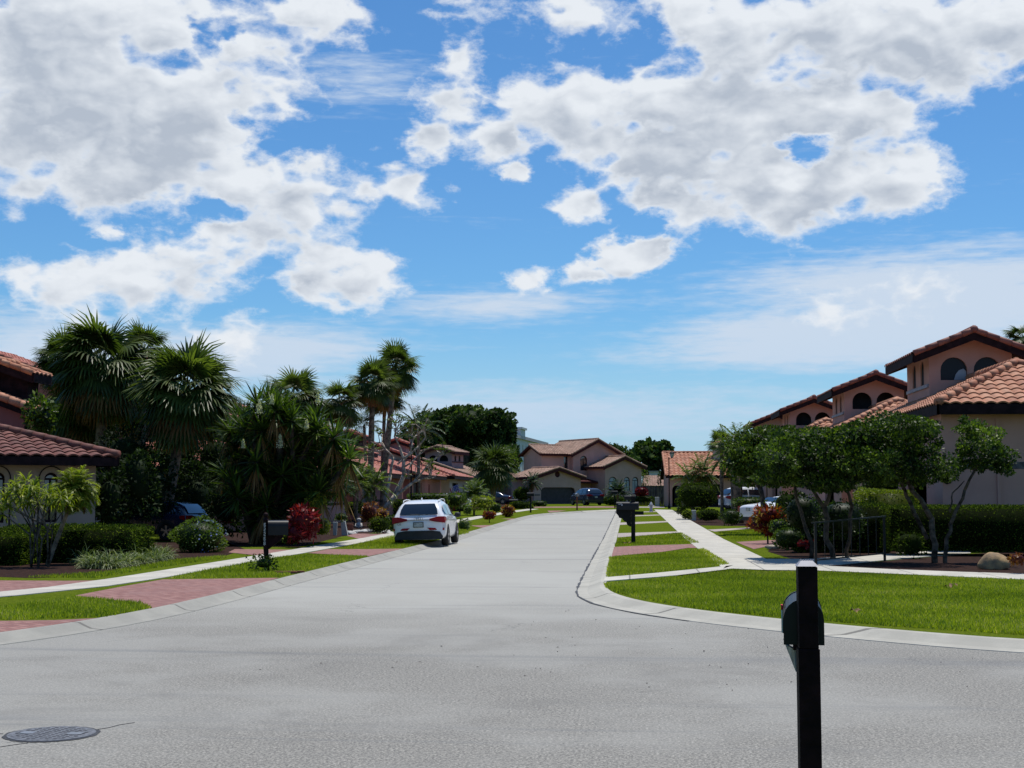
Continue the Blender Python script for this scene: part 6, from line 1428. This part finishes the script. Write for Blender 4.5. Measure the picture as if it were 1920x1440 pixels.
LM = [((X(1749), Yt, .05), (X(1745), Yt, Zt(970)), .085, .075), ((X(1745), Yt, Zt(972)), (X(1690), Yt-.1, Zt(885)), .07, .05), ((X(1690), Yt-.1, Zt(885)), (X(1690), Yt, Zt(830)), .05, .03), ((X(1738), Yt+.15, Zt(1010)), (X(1700), Yt+.1, Zt(930)), .06, .05), ((X(1700), Yt+.1, Zt(930)), (X(1685), Yt, Zt(885)), .05, .04), ((X(1690), Yt, Zt(890)), (X(1655), Yt, Zt(850)), .03, .015),
      ((X(1768), Yt, .05), (X(1780), Yt, Zt(980)), .06, .05), ((X(1780), Yt, Zt(982)), (X(1808), Yt, Zt(920)), .05, .04), ((X(1808), Yt, Zt(920)), (X(1838), Yt, Zt(870)), .04, .03), ((X(1838), Yt, Zt(870)), (X(1860), Yt, Zt(835)), .03, .012), ((X(1780), Yt, Zt(960)), (X(1785), Yt, Zt(925)), .025, .02), ((X(1785), Yt, Zt(925)), (X(1808), Yt, Zt(902)), .02, .012), ((X(1735), Yt, Zt(893)), (X(1790), Yt, Zt(893)), .012, .01), ((X(1700), Yt, Zt(895)), (X(1740), Yt, Zt(880)), .02, .01), ((X(1740), Yt, Zt(845)), (X(1775), Yt, Zt(843)), .01, .008), ((X(1690), Yt, Zt(860)), (X(1740), Yt, Zt(845)), .02, .01)]
B = [(a, b-(.9 if i % 3 == 0 else 0), c_, d*1.0, e*1.5, f*1.0) for i, (a, b, c_, d, e, f) in enumerate(B)]
tree('garden_tree', 'crooked pale limbed tree with open clumps nearest on the right', (X(1750), Yt, .1), B, LM, 480, .085, 'glossy_leaf', 51, 'grey_bark', core=False, rough=.5, lo=.3, asp=.55)
Yt = 38.5
B = pb(Yt, [(1600, 818, 48, 22, 0, .8), (1565, 835, 40, 24, .3, .8), (1530, 850, 42, 30, 0, .9), (1480, 845, 42, 32, .4, .9), (1455, 865, 34, 28, .2, .8), (1500, 880, 50, 28, 0, .8), (1560, 870, 44, 30, -.2, .8), (1590, 850, 36, 34, .4, .7), (1520, 825, 36, 18, .5, .7), (1470, 895, 36, 18, .2, .6), (1540, 905, 50, 20, .2, .7), (1590, 900, 30, 22, .2, .5)])
X = lambda p: AX(p, Yt); Zt = lambda p: AZ(p, Yt)
LM = [((X(1560), Yt, .05), (X(1545), Yt, Zt(950)), .08, .07), ((X(1545), Yt, Zt(952)), (X(1500), Yt, Zt(885)), .06, .03), ((X(1545), Yt, Zt(950)), (X(1575), Yt, Zt(870)), .06, .03), ((X(1590), Yt+.4, .05), (X(1600), Yt+.3, Zt(950)), .06, .05), ((X(1600), Yt+.3, Zt(950)), (X(1585), Yt+.2, Zt(900)), .05, .04), ((X(1520), Yt+.2, .05), (X(1490), Yt+.1, Zt(900)), .06, .04), ((X(1490), Yt+.1, Zt(900)), (X(1460), Yt, Zt(870)), .04, .02)]
B = [(a-(.3 if i % 2 else 0), b-(1.6 if i % 2 == 0 else 0), c_, d*1.1, e*1.5, f*1.05) for i, (a, b, c_, d, e, f) in enumerate(B)]
tree('garden_tree', 'dense blue green leafed tree second from the right edge', (X(1560), Yt, .1), B, LM, 280, .10, 'glossy_leaf', 52, 'dark_bark', rough=.3, asp=.55, lo=.5, csc=.55)
Yt = 60.
B = pb(Yt, [(1395, 850, 34, 22, 0, 1.), (1420, 825, 44, 20, .4, 1.2), (1460, 815, 46, 18, .2, 1.2), (1375, 870, 22, 24, .2, .8), (1410, 870, 38, 26, 0, 1.1), (1450, 845, 40, 26, .3, 1.1), (1405, 895, 30, 18, .2, .8), (1500, 820, 40, 16, .5, 1.)])
X = lambda p: AX(p, Yt); Zt = lambda p: AZ(p, Yt)
LM = [((X(1432), Yt, .1), (X(1425), Yt, Zt(915)), .12, .1), ((X(1425), Yt, Zt(916)), (X(1400), Yt, Zt(870)), .09, .04), ((X(1425), Yt, Zt(916)), (X(1455), Yt, Zt(860)), .08, .04)]
tree('garden_tree', 'bright mid green tree over the white sedan', (X(1430), Yt, .1), B, LM, 130, .13, 'bush_leaf', 53, 'grey_bark', rough=.3, asp=.6, lo=.55)
# grey palm trunk in front of the white crossover
m = MB(); Yt = 78.; m.tube([(AX(1386, Yt), Yt, .2), (AX(1381, Yt), Yt, AZ(915, Yt)), (AX(1376, Yt), Yt, AZ(865, Yt))], [.24, .20, .24], 12)
tag(m.build('palm_trunk', 'palm_bark', smooth=True), 'grey leaning palm trunk in front of the white crossover', 'tree trunk')
# big dark trees behind, left of the apartment block
Yt = 190.
B = pb(Yt, [(800, 815, 45, 40, 0, 4), (838, 800, 40, 32, 2, 4), (880, 790, 46, 26, 0, 4), (905, 810, 44, 34, 3, 4), (942, 795, 26, 24, 1, 3), (955, 825, 14, 26, 1, 2), (935, 845, 30, 30, 0, 3), (870, 840, 60, 40, 4, 4), (815, 850, 50, 36, 2, 4), (775, 840, 34, 26, 0, 3), (960, 860, 16, 24, -4, 2), (900, 880, 60, 24, 4, 3), (860, 775, 22, 14, 2, 3), (925, 778, 22, 12, 2, 3)])
tree('shade_tree', 'huge dark evergreen mass towering behind the far left houses', (AX(880, Yt), Yt, .7), B, [((AX(870, Yt), Yt, .6), (AX(875, Yt), Yt, AZ(850, Yt)), .7, .45), ((AX(925, Yt), Yt, .6), (AX(930, Yt), Yt, AZ(850, Yt)), .5, .3)], 11, .62, 'oak_leaf', 61, 'dark_bark', asp=.7, rough=.4, lo=.7, csc=.8, vamp=.25)
Yt = 235.
B = pb(Yt, [(1235, 848, 22, 20, 0, 4), (1212, 840, 22, 14, 2, 4), (1245, 838, 14, 10, 0, 3), (1195, 855, 18, 15, 1, 4), (1225, 865, 26, 22, 2, 4), (1180, 870, 16, 12, 0, 3), (1215, 880, 16, 14, 0, 3), (1246, 862, 11, 22, 1, 2)])
tree('shade_tree', 'round topped dark tree behind the fence between the end houses', (AX(1215, Yt), Yt, .8), B, [((AX(1214, Yt), Yt, .7), (AX(1218, Yt), Yt, AZ(870, Yt)), .5, .3)], 7, .85, 'oak_leaf', 62, 'dark_bark', core=False, asp=.7, rough=.5, lo=.45)
Yt = 225.
B = pb(Yt, [(1150, 842, 16, 9, 0, 3), (1165, 848, 18, 12, 1, 3), (1175, 862, 18, 12, 0, 3), (1145, 852, 14, 12, 0, 3), (1190, 885, 10, 10, 0, 2)])
tree('shade_tree', 'thin crowned tree over the right slope of the two storey house roof', (AX(1160, Yt), Yt, .8), B, [((AX(1160, Yt), Yt, .7), (AX(1162, Yt), Yt, AZ(850, Yt)), .3, .15)], 6, .7, 'oak_leaf', 63, 'dark_bark', core=False, asp=.6, rough=.5, lo=.3)
Yt = 172.
B = pb(Yt, [(1205, 886, 11, 10, 0, 1.), (1207, 902, 12, 12, 0, 1.2), (1203, 918, 9, 12, 0, 1.)])
tree('garden_tree', 'feathery grey green small tree at the right corner of the far house', (AX(1206, Yt), Yt, .75), B, [((AX(1206, Yt), Yt, .6), (AX(1206, Yt), Yt, AZ(890, Yt)), .1, .04)], 25, .22, 'bush_leaf', 64, 'dark_bark', core=False, asp=.3, rough=.4, lo=.3)
B = pb(168., [(1238, 890, 7, 8, 0, .7), (1236, 902, 6, 8, 0, .7)])
tree('garden_tree', 'dark slender branch cluster left of the cream house wall', (AX(1240, 168.), 168., .75), B, [((AX(1242, 168.), 168., .6), (AX(1239, 168.), 168., AZ(895, 168.)), .1, .04)], 20, .25, 'oak_leaf', 65, 'dark_bark', core=False, asp=.4, rough=.5, lo=.3)
# a hazy green tree between fan palm and far house
B = pb(172., [(955, 850, 12, 14, 0, 1.6), (965, 870, 10, 16, 0, 1.4), (962, 890, 14, 16, 0, 1.5), (955, 905, 12, 12, 0, 1.2)])
tree('garden_tree', 'mid green shrubby tree hugging the left wall of the far house', (AX(960, 172.), 172., .75), B, [((AX(960, 172.), 172., .6), (AX(960, 172.), 172., AZ(880, 172.)), .15, .05)], 22, .3, 'bush_leaf', 66, 'dark_bark', rough=.4)
# Norfolk pine
def norfolk():
    Y = 130.; x = AX(652, Y); z0 = .6; zt = AZ(768, Y); rt = thing('norfolk_pine', (x, Y, z0), 'narrow tiered pine seen between two palm crowns', 'pine tree'); m = MB(); m.tube([(x, Y, z0), (x, Y, zt)], [.22, .03], 8); m.build('trunk', 'dark_bark', rt); r = rs(9); P = []
    z = zt; L = .25
    while z > 4.5:
        for k in range(6):
            a = k*math.pi/3+z*1.7; n = int(10+L*26); t = r.uniform(.05, 1, n); O = np.stack([x+math.cos(a)*L*t, Y+math.sin(a)*L*t, z+.25*L*t**2*1.2], 1)
            D = np.stack([math.cos(a)*.8-math.sin(a)*r.choice([-1, 1], n), math.sin(a)*.8+math.cos(a)*r.choice([-1, 1], n), r.normal(.35, .2, n)], 1); P.append(strips(r, O, D, .30, .11, -.2, 2, .3, vb=.35))
        z -= .52; L = min(2.1, L+.16)
    big('crown', *cat(P), 'oak_leaf', rt)
norfolk()
# ---------------------------------------------------------------- bare branching tree (frangipani) on the left
def plumeria():
    LS[0] = 1.25; Y = 76.; X = lambda p: AX(p, Y); Zt = lambda p: AZ(p, Y); z0 = terr(Y)+.1
    rt = thing('frangipani_tree', (X(716), Y, z0), 'bare grey forking tree with few leaf tufts left of the suv', 'tree'); m = MB(); tips = []
    main = [((X(714), Y, z0-.05), (X(722), Y, Zt(955)), .16, .14), ((X(722), Y, Zt(955)), (X(741), Y, Zt(930)), .14, .12), ((X(741), Y, Zt(930)), (X(757), Y, Zt(890)), .11, .09), ((X(735), Y, Zt(937)), (X(775), Y-.2, Zt(905)), .08, .06), ((X(757), Y, Zt(890)), (X(757), Y, Zt(860)), .09, .07), ((X(757), Y, Zt(862)), (X(748), Y, Zt(835)), .07, .05), ((X(757), Y, Zt(862)), (X(785), Y, Zt(835)), .06, .04), ((X(722), Y, Zt(950)), (X(730), Y+.3, Zt(890)), .09, .07), ((X(730), Y+.3, Zt(890)), (X(735), Y+.3, Zt(855)), .07, .05), ((X(775), Y-.2, Zt(905)), (X(805), Y-.2, Zt(870)), .05, .035), ((X(745), Y, Zt(870)), (X(770), Y, Zt(845)), .045, .035)]
    for i, (a, b, r0, r1) in enumerate(main): limb(m, a, b, r0, r1, 700+i, 4, .05)
    r = rs(8)
    def fork(p, d, L, rad, depth):
        q = p+d*L; m.tube([tuple(p), tuple(q)], [rad, rad*.8], 6)
        if depth == 0: tips.append(q); return
        for k in range(r.choice([2, 3])): fork(q, unit(d*.75+r.normal(0, .62, 3)+np.array([0, 0, .22])), L*r.uniform(.6, .95), rad*.72, depth-1)
    for s, d in (((X(748), Y, Zt(835)), (-.4, 0, .8)), ((X(785), Y, Zt(835)), (.5, -.1, .6)), ((X(735), Y+.3, Zt(855)), (-.6, 0, .6)), ((X(805), Y-.2, Zt(870)), (.6, -.2, .5)), ((X(770), Y, Zt(845)), (.1, .2, .9)), ((X(775), Y-.2, Zt(905)), (.8, -.2, .3)), ((X(757), Y, Zt(875)), (.6, -.4, .3))): fork(np.array(s), unit(np.array(d)), .60, .055, 3)
    LS[0] = 1.
    m.build('trunk', 'bare_wood', rt, smooth=True); P = []
    for t in tips:
        if r.uniform() < .40: continue
        n = 9; az = r.uniform(0, 6.28, n); D = np.stack([np.cos(az), np.sin(az), r.uniform(.0, .9, n)], 1); P.append(strips(r, np.repeat(t[None], n, 0), D, .30, .085, .5, 2, .3, vb=.5))
    for q in P: big('leaf_tuft', *q, 'bush_leaf', rt)
plumeria()
# ---------------------------------------------------------------- hedges and shrubs
def shrub(name, label, px, py, rx, ry, Y, mat='hedge_leaf', seed=1, rd=None, size=.07, dens=350, p=2.5, cat_='shrub', group=None, zc=None, rough=.12, asp=.55, lo=.8, csc=.82, vb=.5, stem=False, extra=()):
    blobs = pb(Y, [(px, py, rx, ry, 0, rd or rx*Y/FP*.9)]+list(extra)); z0 = terr(Y)+.1
    v = foliage(seed, blobs, dens, size, asp, p, True, .6, 0, lo, rough, vb, .2, -1., csc)
    if stem:
        rt = thing(name, (blobs[0][0], Y, z0), label, cat_, group); m = MB(); m.tube([(blobs[0][0]+.02, Y, z0-.05), (blobs[0][0], Y, blobs[0][2])], [.035, .025], 6); m.build('stem', 'dark_bark', rt); big('foliage', *v, mat, rt); return rt
    o = big(name, *v, mat); return tag(o, label, cat_, group)
def hedge(label, x0, x1, y0, y1, z0, z1, seed, mat='hedge_leaf', size=.05, dens=620, p=9., ang_=0., piv=None, vb=.5, group=None, name='clipped_hedge', rough=.05, cat_='hedge', gap=0.):
    c = ((x0+x1)/2, (y0+y1)/2, (z0+z1)/2); rad = ((x1-x0)/2, (y1-y0)/2, (z1-z0)/2); r = rs(seed); ar = 8*(rad[0]*rad[1]+rad[0]*rad[2]+rad[1]*rad[2])
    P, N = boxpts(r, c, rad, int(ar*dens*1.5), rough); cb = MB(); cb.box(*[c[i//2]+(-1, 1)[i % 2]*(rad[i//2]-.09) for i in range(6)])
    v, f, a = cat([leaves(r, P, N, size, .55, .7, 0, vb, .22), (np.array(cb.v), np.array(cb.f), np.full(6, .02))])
    if ang_:
        ca, sa = math.cos(ang_), math.sin(ang_); q = v[:, :2]-np.array(c[:2]); v[:, 0] = c[0]+q[:, 0]*ca-q[:, 1]*sa; v[:, 1] = c[1]+q[:, 0]*sa+q[:, 1]*ca
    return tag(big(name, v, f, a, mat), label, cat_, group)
hedge('long dark clipped hedge on the right under the pink wall', AX(1662, 41), AX(1990, 41), 40.6, 42.2, .26, 1.52, 71, dens=420, size=.06)
hedge('bright green hedge block between the right trees', AX(1608, 46), AX(1700, 46), 44.2, 46.6, .3, AZ(920, 45), 72, dens=320, size=.07, mat='lime_leaf', rough=.14, p=5, vb=.3)
hedge('dark hedge behind the handrail', AX(1490, 43), AX(1665, 43), 42.6, 43.6, .1, 1.55, 73, dens=300, size=.07, rough=.1, p=6)
hedge('clipped hedge with sunlit top at the left corner', AX(8, 35.4), AX(262, 35.4), 34.7, 36.6, .08, AZ(990, 35.4), 74, dens=520, size=.06, p=6, rough=.12)
hedge('lower clipped hedge end at the extreme left corner', AX(-50, 33.6), AX(55, 33.6), 33.2, 34.6, .08, AZ(1004, 33.6), 75, dens=520, size=.055, p=5, rough=.08)
shrub('round_shrub', 'mounded plumbago shrub with pale blue flowers beside the dark blue car', 374, 1008, 50, 34, 41.5, 'bush_leaf', 76, size=.07, dens=420, rough=.2, p=2.2)
r_ = rs(3); P_, N_ = blobpts(r_, (AX(385, 41.3), 41.1, AZ(1005, 41.3)), (.75, .6, .5), 160, 2.2, .98, .1); P_ = P_[P_[:, 0] > AX(380, 41.3)]
tag(big('plumbago_flowers', *leaves(r_, P_, N_[:len(P_)], .06, .8), 'petal_blue'), 'small pale blue flowers over the round left shrub', 'flowers', kind='stuff')
shrub('ti_plant', 'deep red leaved ti plant beneath the yucca clump', 567, 976, 29, 30, 45.4, 'red_leaf', 77, size=.22, dens=110, asp=.28, rough=.3, lo=.5, p=2., extra=[(585, 985, 16, 26, .2, .4), (555, 1000, 18, 18, -.2, .4)])
shrub('round_shrub', 'lime green rounded shrub behind the deep red plant', 592, 946, 21, 22, 47.5, 'lime_leaf', 78, size=.11, dens=230)
shrub('small_hedge', 'small lime clipped hedge beside the slanted boards', 604, 988, 15, 15, 50.5, 'lime_leaf', 79, size=.06, dens=420, p=5, cat_='hedge')
shrub('round_shrub', 'low dark shrub at the feet of the deep red plant', 545, 1010, 16, 11, 46.2, 'hedge_leaf', 80, dens=400)
shrub('round_shrub', 'dark red shrub deep in the shade beside the dark blue car', 430, 955, 22, 25, 52, 'red_leaf', 81, size=.15, dens=130, vb=.3)
shrub('croton_bush', 'orange and yellow croton bush left of the bare tree foot', 692, 962, 16, 18, 66, 'orange_leaf', 82, size=.16, dens=130, asp=.35, rough=.3)
shrub('croton_bush', 'yellow tinged croton bush right beside the bare tree foot', 716, 966, 12, 12, 68, 'orange_leaf', 83, size=.16, dens=120, asp=.35, rough=.3, vb=.8)
shrub('round_shrub', 'low dull green shrub among pale stones left of the suv', 711, 984, 20, 15, 60, 'hedge_leaf', 84, dens=300, size=.08)
shrub('round_shrub', 'olive shrub partly behind the left side of the white suv', 735, 980, 13, 15, 62, 'bush_leaf', 85, dens=300, size=.08)
shrub('round_shrub', 'dark green bush against the rose pink wall', 667, 953, 20, 12, 76, 'hedge_leaf', 86, dens=200, size=.1)
shrub('clipped_hedge', 'green hedge strip above the roof of the white suv', 818, 933, 55, 8, 92, 'bush_leaf', 87, dens=110, size=.13, p=5, rd=.8, cat_='hedge')
shrub('clipped_hedge', 'dark square hedge immediately left of the white suv roof', 748, 952, 12, 15, 72, 'hedge_leaf', 88, dens=250, size=.09, p=6, cat_='hedge')
shrub('croton_bush', 'dark red croton bush right of the white suv mirror', 845, 948, 12, 10, 90, 'red_leaf', 89, dens=120, size=.16)
shrub('round_shrub', 'pale green ball shrub between the two broad black letter boxes', 877, 957, 8, 8, 84, 'bush_leaf', 90, dens=220, size=.1, vb=.65)
shrub('round_shrub', 'neat bright round shrub right of the second black letter box', 931, 952, 9, 9, 96, 'bush_leaf', 91, dens=180, size=.11, vb=.6)
shrub('flowering_shrub', 'loose yellow green shrub with pale blooms behind the letter boxes', 905, 942, 22, 12, 96, 'lime_leaf', 92, dens=110, size=.14, rough=.35)
shrub('leafy_plant', 'bright glossy leaf clump left of the fluffy young palm', 856, 938, 20, 13, 88, 'bush_leaf', 93, dens=90, size=.22, rough=.4, vb=.6, asp=.4)
shrub('round_shrub', 'dark mounded shrub before the garage wing on the left', 978, 926, 16, 13, 138, 'hedge_leaf', 94, dens=90, size=.16)
shrub('clipped_hedge', 'low brown green hedge left of the wide garage door', 978, 949, 22, 8, 124, 'hedge_leaf', 95, dens=90, size=.14, p=5, cat_='hedge', rd=.8, vb=.4)
shrub('clipped_hedge', 'small clipped green hedge at the foot of the garage corner', 1011, 944, 14, 5, 140, 'bush_leaf', 96, dens=90, size=.15, p=5, cat_='hedge', rd=.8)
shrub('clipped_hedge', 'low sunlit hedge strip before the far house arches', 1202, 936, 24, 5, 148, 'bush_leaf', 97, dens=80, size=.16, p=6, cat_='hedge', rd=.7)
shrub('round_shrub', 'dark low planting along the far house front wall', 1150, 938, 22, 8, 150, 'hedge_leaf', 98, dens=70, size=.18, p=3, rd=1., vb=.3)
shrub('round_shrub', 'dark red bush at the left end of the board fence', 1203, 922, 12, 9, 147.5, 'red_leaf', 99, dens=70, size=.2, vb=.3)
shrub('potted_flowers', 'white flowering plant cluster above the slanted boards', 640, 970, 12, 7, 55, 'bush_leaf', 100, dens=250, size=.08, rough=.3, vb=.6)
# crotons on the left verge
shrub('croton_bush', 'small red croton standing on the left verge', 917, 966, 12.5, 8.5, 78, 'croton_leaf', 101, size=.17, dens=150, asp=.35, rough=.25, vb=.35, stem=True)
shrub('croton_bush', 'larger red and yellow croton ball on the left verge', 953, 958.5, 12.5, 11.5, 92, 'croton_leaf', 102, size=.2, dens=130, asp=.35, rough=.15, vb=.5, stem=True)
shrub('leafy_plant', 'pale variegated plant just right of the white suv wheels', 871, 984, 11.5, 10.5, 66, 'striped_leaf', 103, size=.17, dens=120, asp=.35, rough=.3, vb=.4)
# right side planting
shrub('round_shrub', 'big dark clipped mound before the orange tiled house', 1306, 930, 35, 24, 86, 'hedge_leaf', 104, dens=160, size=.11, p=3.2, vb=.42)
shrub('round_shrub', 'low clipped oval shrub beside the utility pillar', 1328, 965, 23, 11, 80, 'hedge_leaf', 105, dens=220, size=.09, p=2.6)
shrub('round_shrub', 'small round shrub left of the utility pillar', 1288, 965, 10, 8.5, 80, 'hedge_leaf', 106, dens=250, size=.09)
shrub('round_shrub', 'pale olive loose shrub at the end of the right sidewalk', 1278, 955, 10, 10, 88, 'bush_leaf', 107, dens=180, size=.1, rough=.3)
shrub('round_shrub', 'tiny dark topiary ball near the cream house arch', 1271, 940, 6, 6, 118, 'hedge_leaf', 108, dens=120, size=.13)
shrub('round_shrub', 'blue green fluffy shrub left of the white sedan', 1370, 970, 18, 15, 62, 'bush_leaf', 109, dens=260, size=.09, rough=.3, vb=.4)
shrub('clipped_hedge', 'green hedge between the white crossover and the white sedan', 1405, 942, 30, 9, 76, 'bush_leaf', 110, dens=160, size=.11, p=4, rd=1., cat_='hedge')
shrub('croton_bush', 'tall orange and red croton in front of the white sedan', 1438, 966, 24, 16, 50, 'croton_leaf', 111, size=.22, dens=150, asp=.32, rough=.35, lo=.4, vb=.55, stem=True, extra=[(1455, 975, 22, 14, .2, .4), (1425, 985, 22, 10, 0, .35), (1448, 995, 16, 12, .1, .3)])
shrub('round_shrub', 'glossy clipped shrub with pale top by the right bed corner', 1462, 988, 18, 14, 44.5, 'glossy_leaf', 112, dens=420, size=.07, vb=.65)
shrub('round_shrub', 'olive and orange tinted shrub at the right bed corner', 1478, 1010, 28, 20, 42.5, 'bush_leaf', 113, dens=420, size=.07, vb=.4, p=2.6)
shrub('round_shrub', 'dark leafy undergrowth behind the olive corner shrub', 1505, 985, 32, 38, 45, 'hedge_leaf', 114, dens=200, size=.1, rough=.3, vb=.35)
shrub('ground_cover', 'reddish low plants behind the handrail post', 1512, 1020, 16, 7, 39, 'red_leaf', 115, dens=300, size=.09, rough=.4)
shrub('round_shrub', 'ragged low bush under the crooked pale limbed tree', 1706, 1020, 26, 22, 38.9, 'hedge_leaf', 116, dens=420, size=.07, rough=.4, vb=.4, lo=.5)
shrub('leafy_plant', 'small yellow and red plant right of the large boulder', 1907, 1048, 14, 10, 31.5, 'orange_leaf', 117, dens=400, size=.08, rough=.4)
shrub('leafy_plant', 'dark bush hanging over the street side wall on the right', 1650, 905, 40, 26, 50, 'bush_leaf', 118, dens=120, size=.1, rough=.3, vb=.4)
shrub('leafy_plant', 'tall dark shrub under the dense tree left of the handrail', 1505, 962, 36, 34, 40.2, 'glossy_leaf', 121, size=.09, dens=260, rough=.35, vb=.25, lo=.5)
shrub('leafy_plant', 'dark broad shrub behind the middle of the handrail', 1578, 972, 44, 34, 41, 'glossy_leaf', 122, size=.09, dens=260, rough=.35, vb=.25, lo=.5)
shrub('round_shrub', 'dark shaded shrub hiding the middle of the white sedan', 1482, 948, 34, 26, 52, 'hedge_leaf', 120, size=.1, dens=200, rough=.35, vb=.2)
shrub('post_shrub', 'leafy bush around the foot of the left letter box', 495, 1056, 26, 17, G(495, 1071)[1]-.15, 'bush_leaf', 119, size=.07, dens=380, rough=.45, lo=.35, csc=.5, vb=.4)
# undergrowth that fills the shade under the left palms
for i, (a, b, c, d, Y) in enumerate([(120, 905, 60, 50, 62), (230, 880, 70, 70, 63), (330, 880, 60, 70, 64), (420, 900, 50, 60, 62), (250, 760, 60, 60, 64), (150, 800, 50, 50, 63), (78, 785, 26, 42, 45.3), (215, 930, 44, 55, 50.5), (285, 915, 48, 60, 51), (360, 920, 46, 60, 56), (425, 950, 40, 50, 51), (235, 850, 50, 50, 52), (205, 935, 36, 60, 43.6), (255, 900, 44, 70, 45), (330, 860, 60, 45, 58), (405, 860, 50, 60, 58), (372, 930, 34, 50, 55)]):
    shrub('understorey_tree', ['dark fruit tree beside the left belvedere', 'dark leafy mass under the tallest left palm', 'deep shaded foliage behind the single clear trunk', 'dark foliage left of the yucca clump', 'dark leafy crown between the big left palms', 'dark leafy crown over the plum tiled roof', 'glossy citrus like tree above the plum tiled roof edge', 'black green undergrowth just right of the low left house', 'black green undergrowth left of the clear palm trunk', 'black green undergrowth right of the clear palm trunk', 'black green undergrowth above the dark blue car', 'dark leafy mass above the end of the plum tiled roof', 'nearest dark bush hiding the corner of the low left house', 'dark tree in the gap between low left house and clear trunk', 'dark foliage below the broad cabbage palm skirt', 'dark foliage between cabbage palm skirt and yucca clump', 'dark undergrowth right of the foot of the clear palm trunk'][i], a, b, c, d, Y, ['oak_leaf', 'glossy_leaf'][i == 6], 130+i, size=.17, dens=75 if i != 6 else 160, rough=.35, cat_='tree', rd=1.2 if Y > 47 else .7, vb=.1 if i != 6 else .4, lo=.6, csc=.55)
# ---------------------------------------------------------------- lily turf clumps on the left corner
def liriope(px, py, w, h, seed, label):
    x, Y = G(px, py); r = rs(seed); n = 240; az = r.uniform(0, 6.28, n); el = np.arcsin(r.uniform(.25, 1, n)); D = np.stack([np.cos(az)*np.cos(el), np.sin(az)*np.cos(el), np.sin(el)], 1)
    O = np.array([x, Y, .1])+np.stack([r.normal(0, w*.2, n), r.normal(0, w*.2, n), np.zeros(n)], 1)
    tag(big('lily_turf', *strips(r, O, D, h*r.uniform(.8, 1.4, n), .022, .9, 4, .1, va=.3), 'striped_leaf'), label, 'plant', 'striped grassy clumps along the left hedge')
for i, (a, b, w, h) in enumerate(sorted([(178, 1066, .5, .5), (205, 1066, .5, .5), (232, 1062, .45, .48), (262, 1058, .42, .45), (290, 1053, .4, .42), (308, 1048, .36, .4), (162, 1060, .45, .45), (220, 1055, .45, .45), (286, 1045, .4, .4)])):
    liriope(a, b, w, h, 150+i, 'striped grassy clump at the foot of the left corner hedge, '+ORD[i]+' of nine')
# ---------------------------------------------------------------- grass blades
def grass():
    r = rs(200); polys = [(gp([(1133, 1096), (1290, 1081), (1373, 1069.5), (1440, 1073), (1533, 1073), (1740, 1082), (1935, 1090), (1935, 1192), (1675, 1175), (1440, 1156), (1290, 1140), (1186, 1119), (1148, 1109), (1135, 1102)]), 1700, .055),
        (gp([(1141, 1046), (1240, 1037.5), (1320, 1030), (1368, 1059), (1228, 1074), (1136, 1082), (1143, 1048)]), 800, .06),
        (gp([(318, 1085), (380, 1071), (533, 1044), (577, 1041), (633, 1042), (690, 1044), (600, 1064), (525, 1082), (400, 1084)]), 650, .06),
        (gp([(-20, 1142), (140, 1120), (262, 1131), (285, 1141), (200, 1157.5), (-20, 1163)]), 1300, .055),
        (gp([(45, 1083), (180, 1084), (280, 1067), (370, 1054), (425, 1047), (420, 1043), (330, 1050), (200, 1073)]), 700, .06),
        (gp([(640, 1028), (720, 1008), (860, 981), (880, 999), (757, 1027)]), 300, .065),
        (gp([(1160, 1009), (1278, 999.5), (1312, 1018.5), (1152, 1024)]), 300, .065),
        (gp([(1345, 998), (1470, 990), (1470, 1005), (1384, 1015)]), 350, .065)]
    O = []; Hh = []
    for poly, dens, h in polys:
        P = np.array(poly); lo, hi = P.min(0), P.max(0); n = int((hi-lo).prod()*dens); q = r.uniform(lo, hi, (n, 2)); ins = np.zeros(n, bool); k = len(P)
        for i in range(k):
            x0, y0 = P[i]; x1, y1 = P[(i+1) % k]; c = ((y0 > q[:, 1]) != (y1 > q[:, 1])) & (q[:, 0] < (x1-x0)*(q[:, 1]-y0)/(y1-y0+1e-12)+x0); ins ^= c
        q = q[ins]; O.append(np.column_stack([q, np.interp(q[:, 1], TY, TZ)+.095])); Hh.append(np.full(len(q), h)*r.uniform(.6, 1.5, len(q)))
    O = np.concatenate(O); H = np.concatenate(Hh)[:, None]; n = len(O); lean = r.normal(0, .35, (n, 2)); D = unit(np.column_stack([lean, np.ones(n)])); s = unit(np.column_stack([r.normal(0, 1, (n, 2)), np.zeros(n)])); w = .012
    V = np.stack([O-s*w, O+s*w, O+D*H], 1).reshape(-1, 3); F = np.arange(n*3).reshape(-1, 3)
    pt = .5+.22*np.sin(O[:, 0]*1.3+np.sin(O[:, 1]*.9)*2)*np.sin(O[:, 1]*1.1+.5*O[:, 0])
    tag(big('grass', V, F, np.clip(pt+r.normal(0, .22, n), 0, 1), 'grass_blade'), 'short green turf blades on the near lawns and verges', 'grass', kind='stuff')
    print('grass', n)
grass()
print('faces', sum(len(o.data.polygons) for o in bpy.data.objects if o.type == 'MESH'), 'objs', len(bpy.data.objects))
# helper property is not needed any more
for o in bpy.data.objects:
    if '_o' in o: del o['_o']
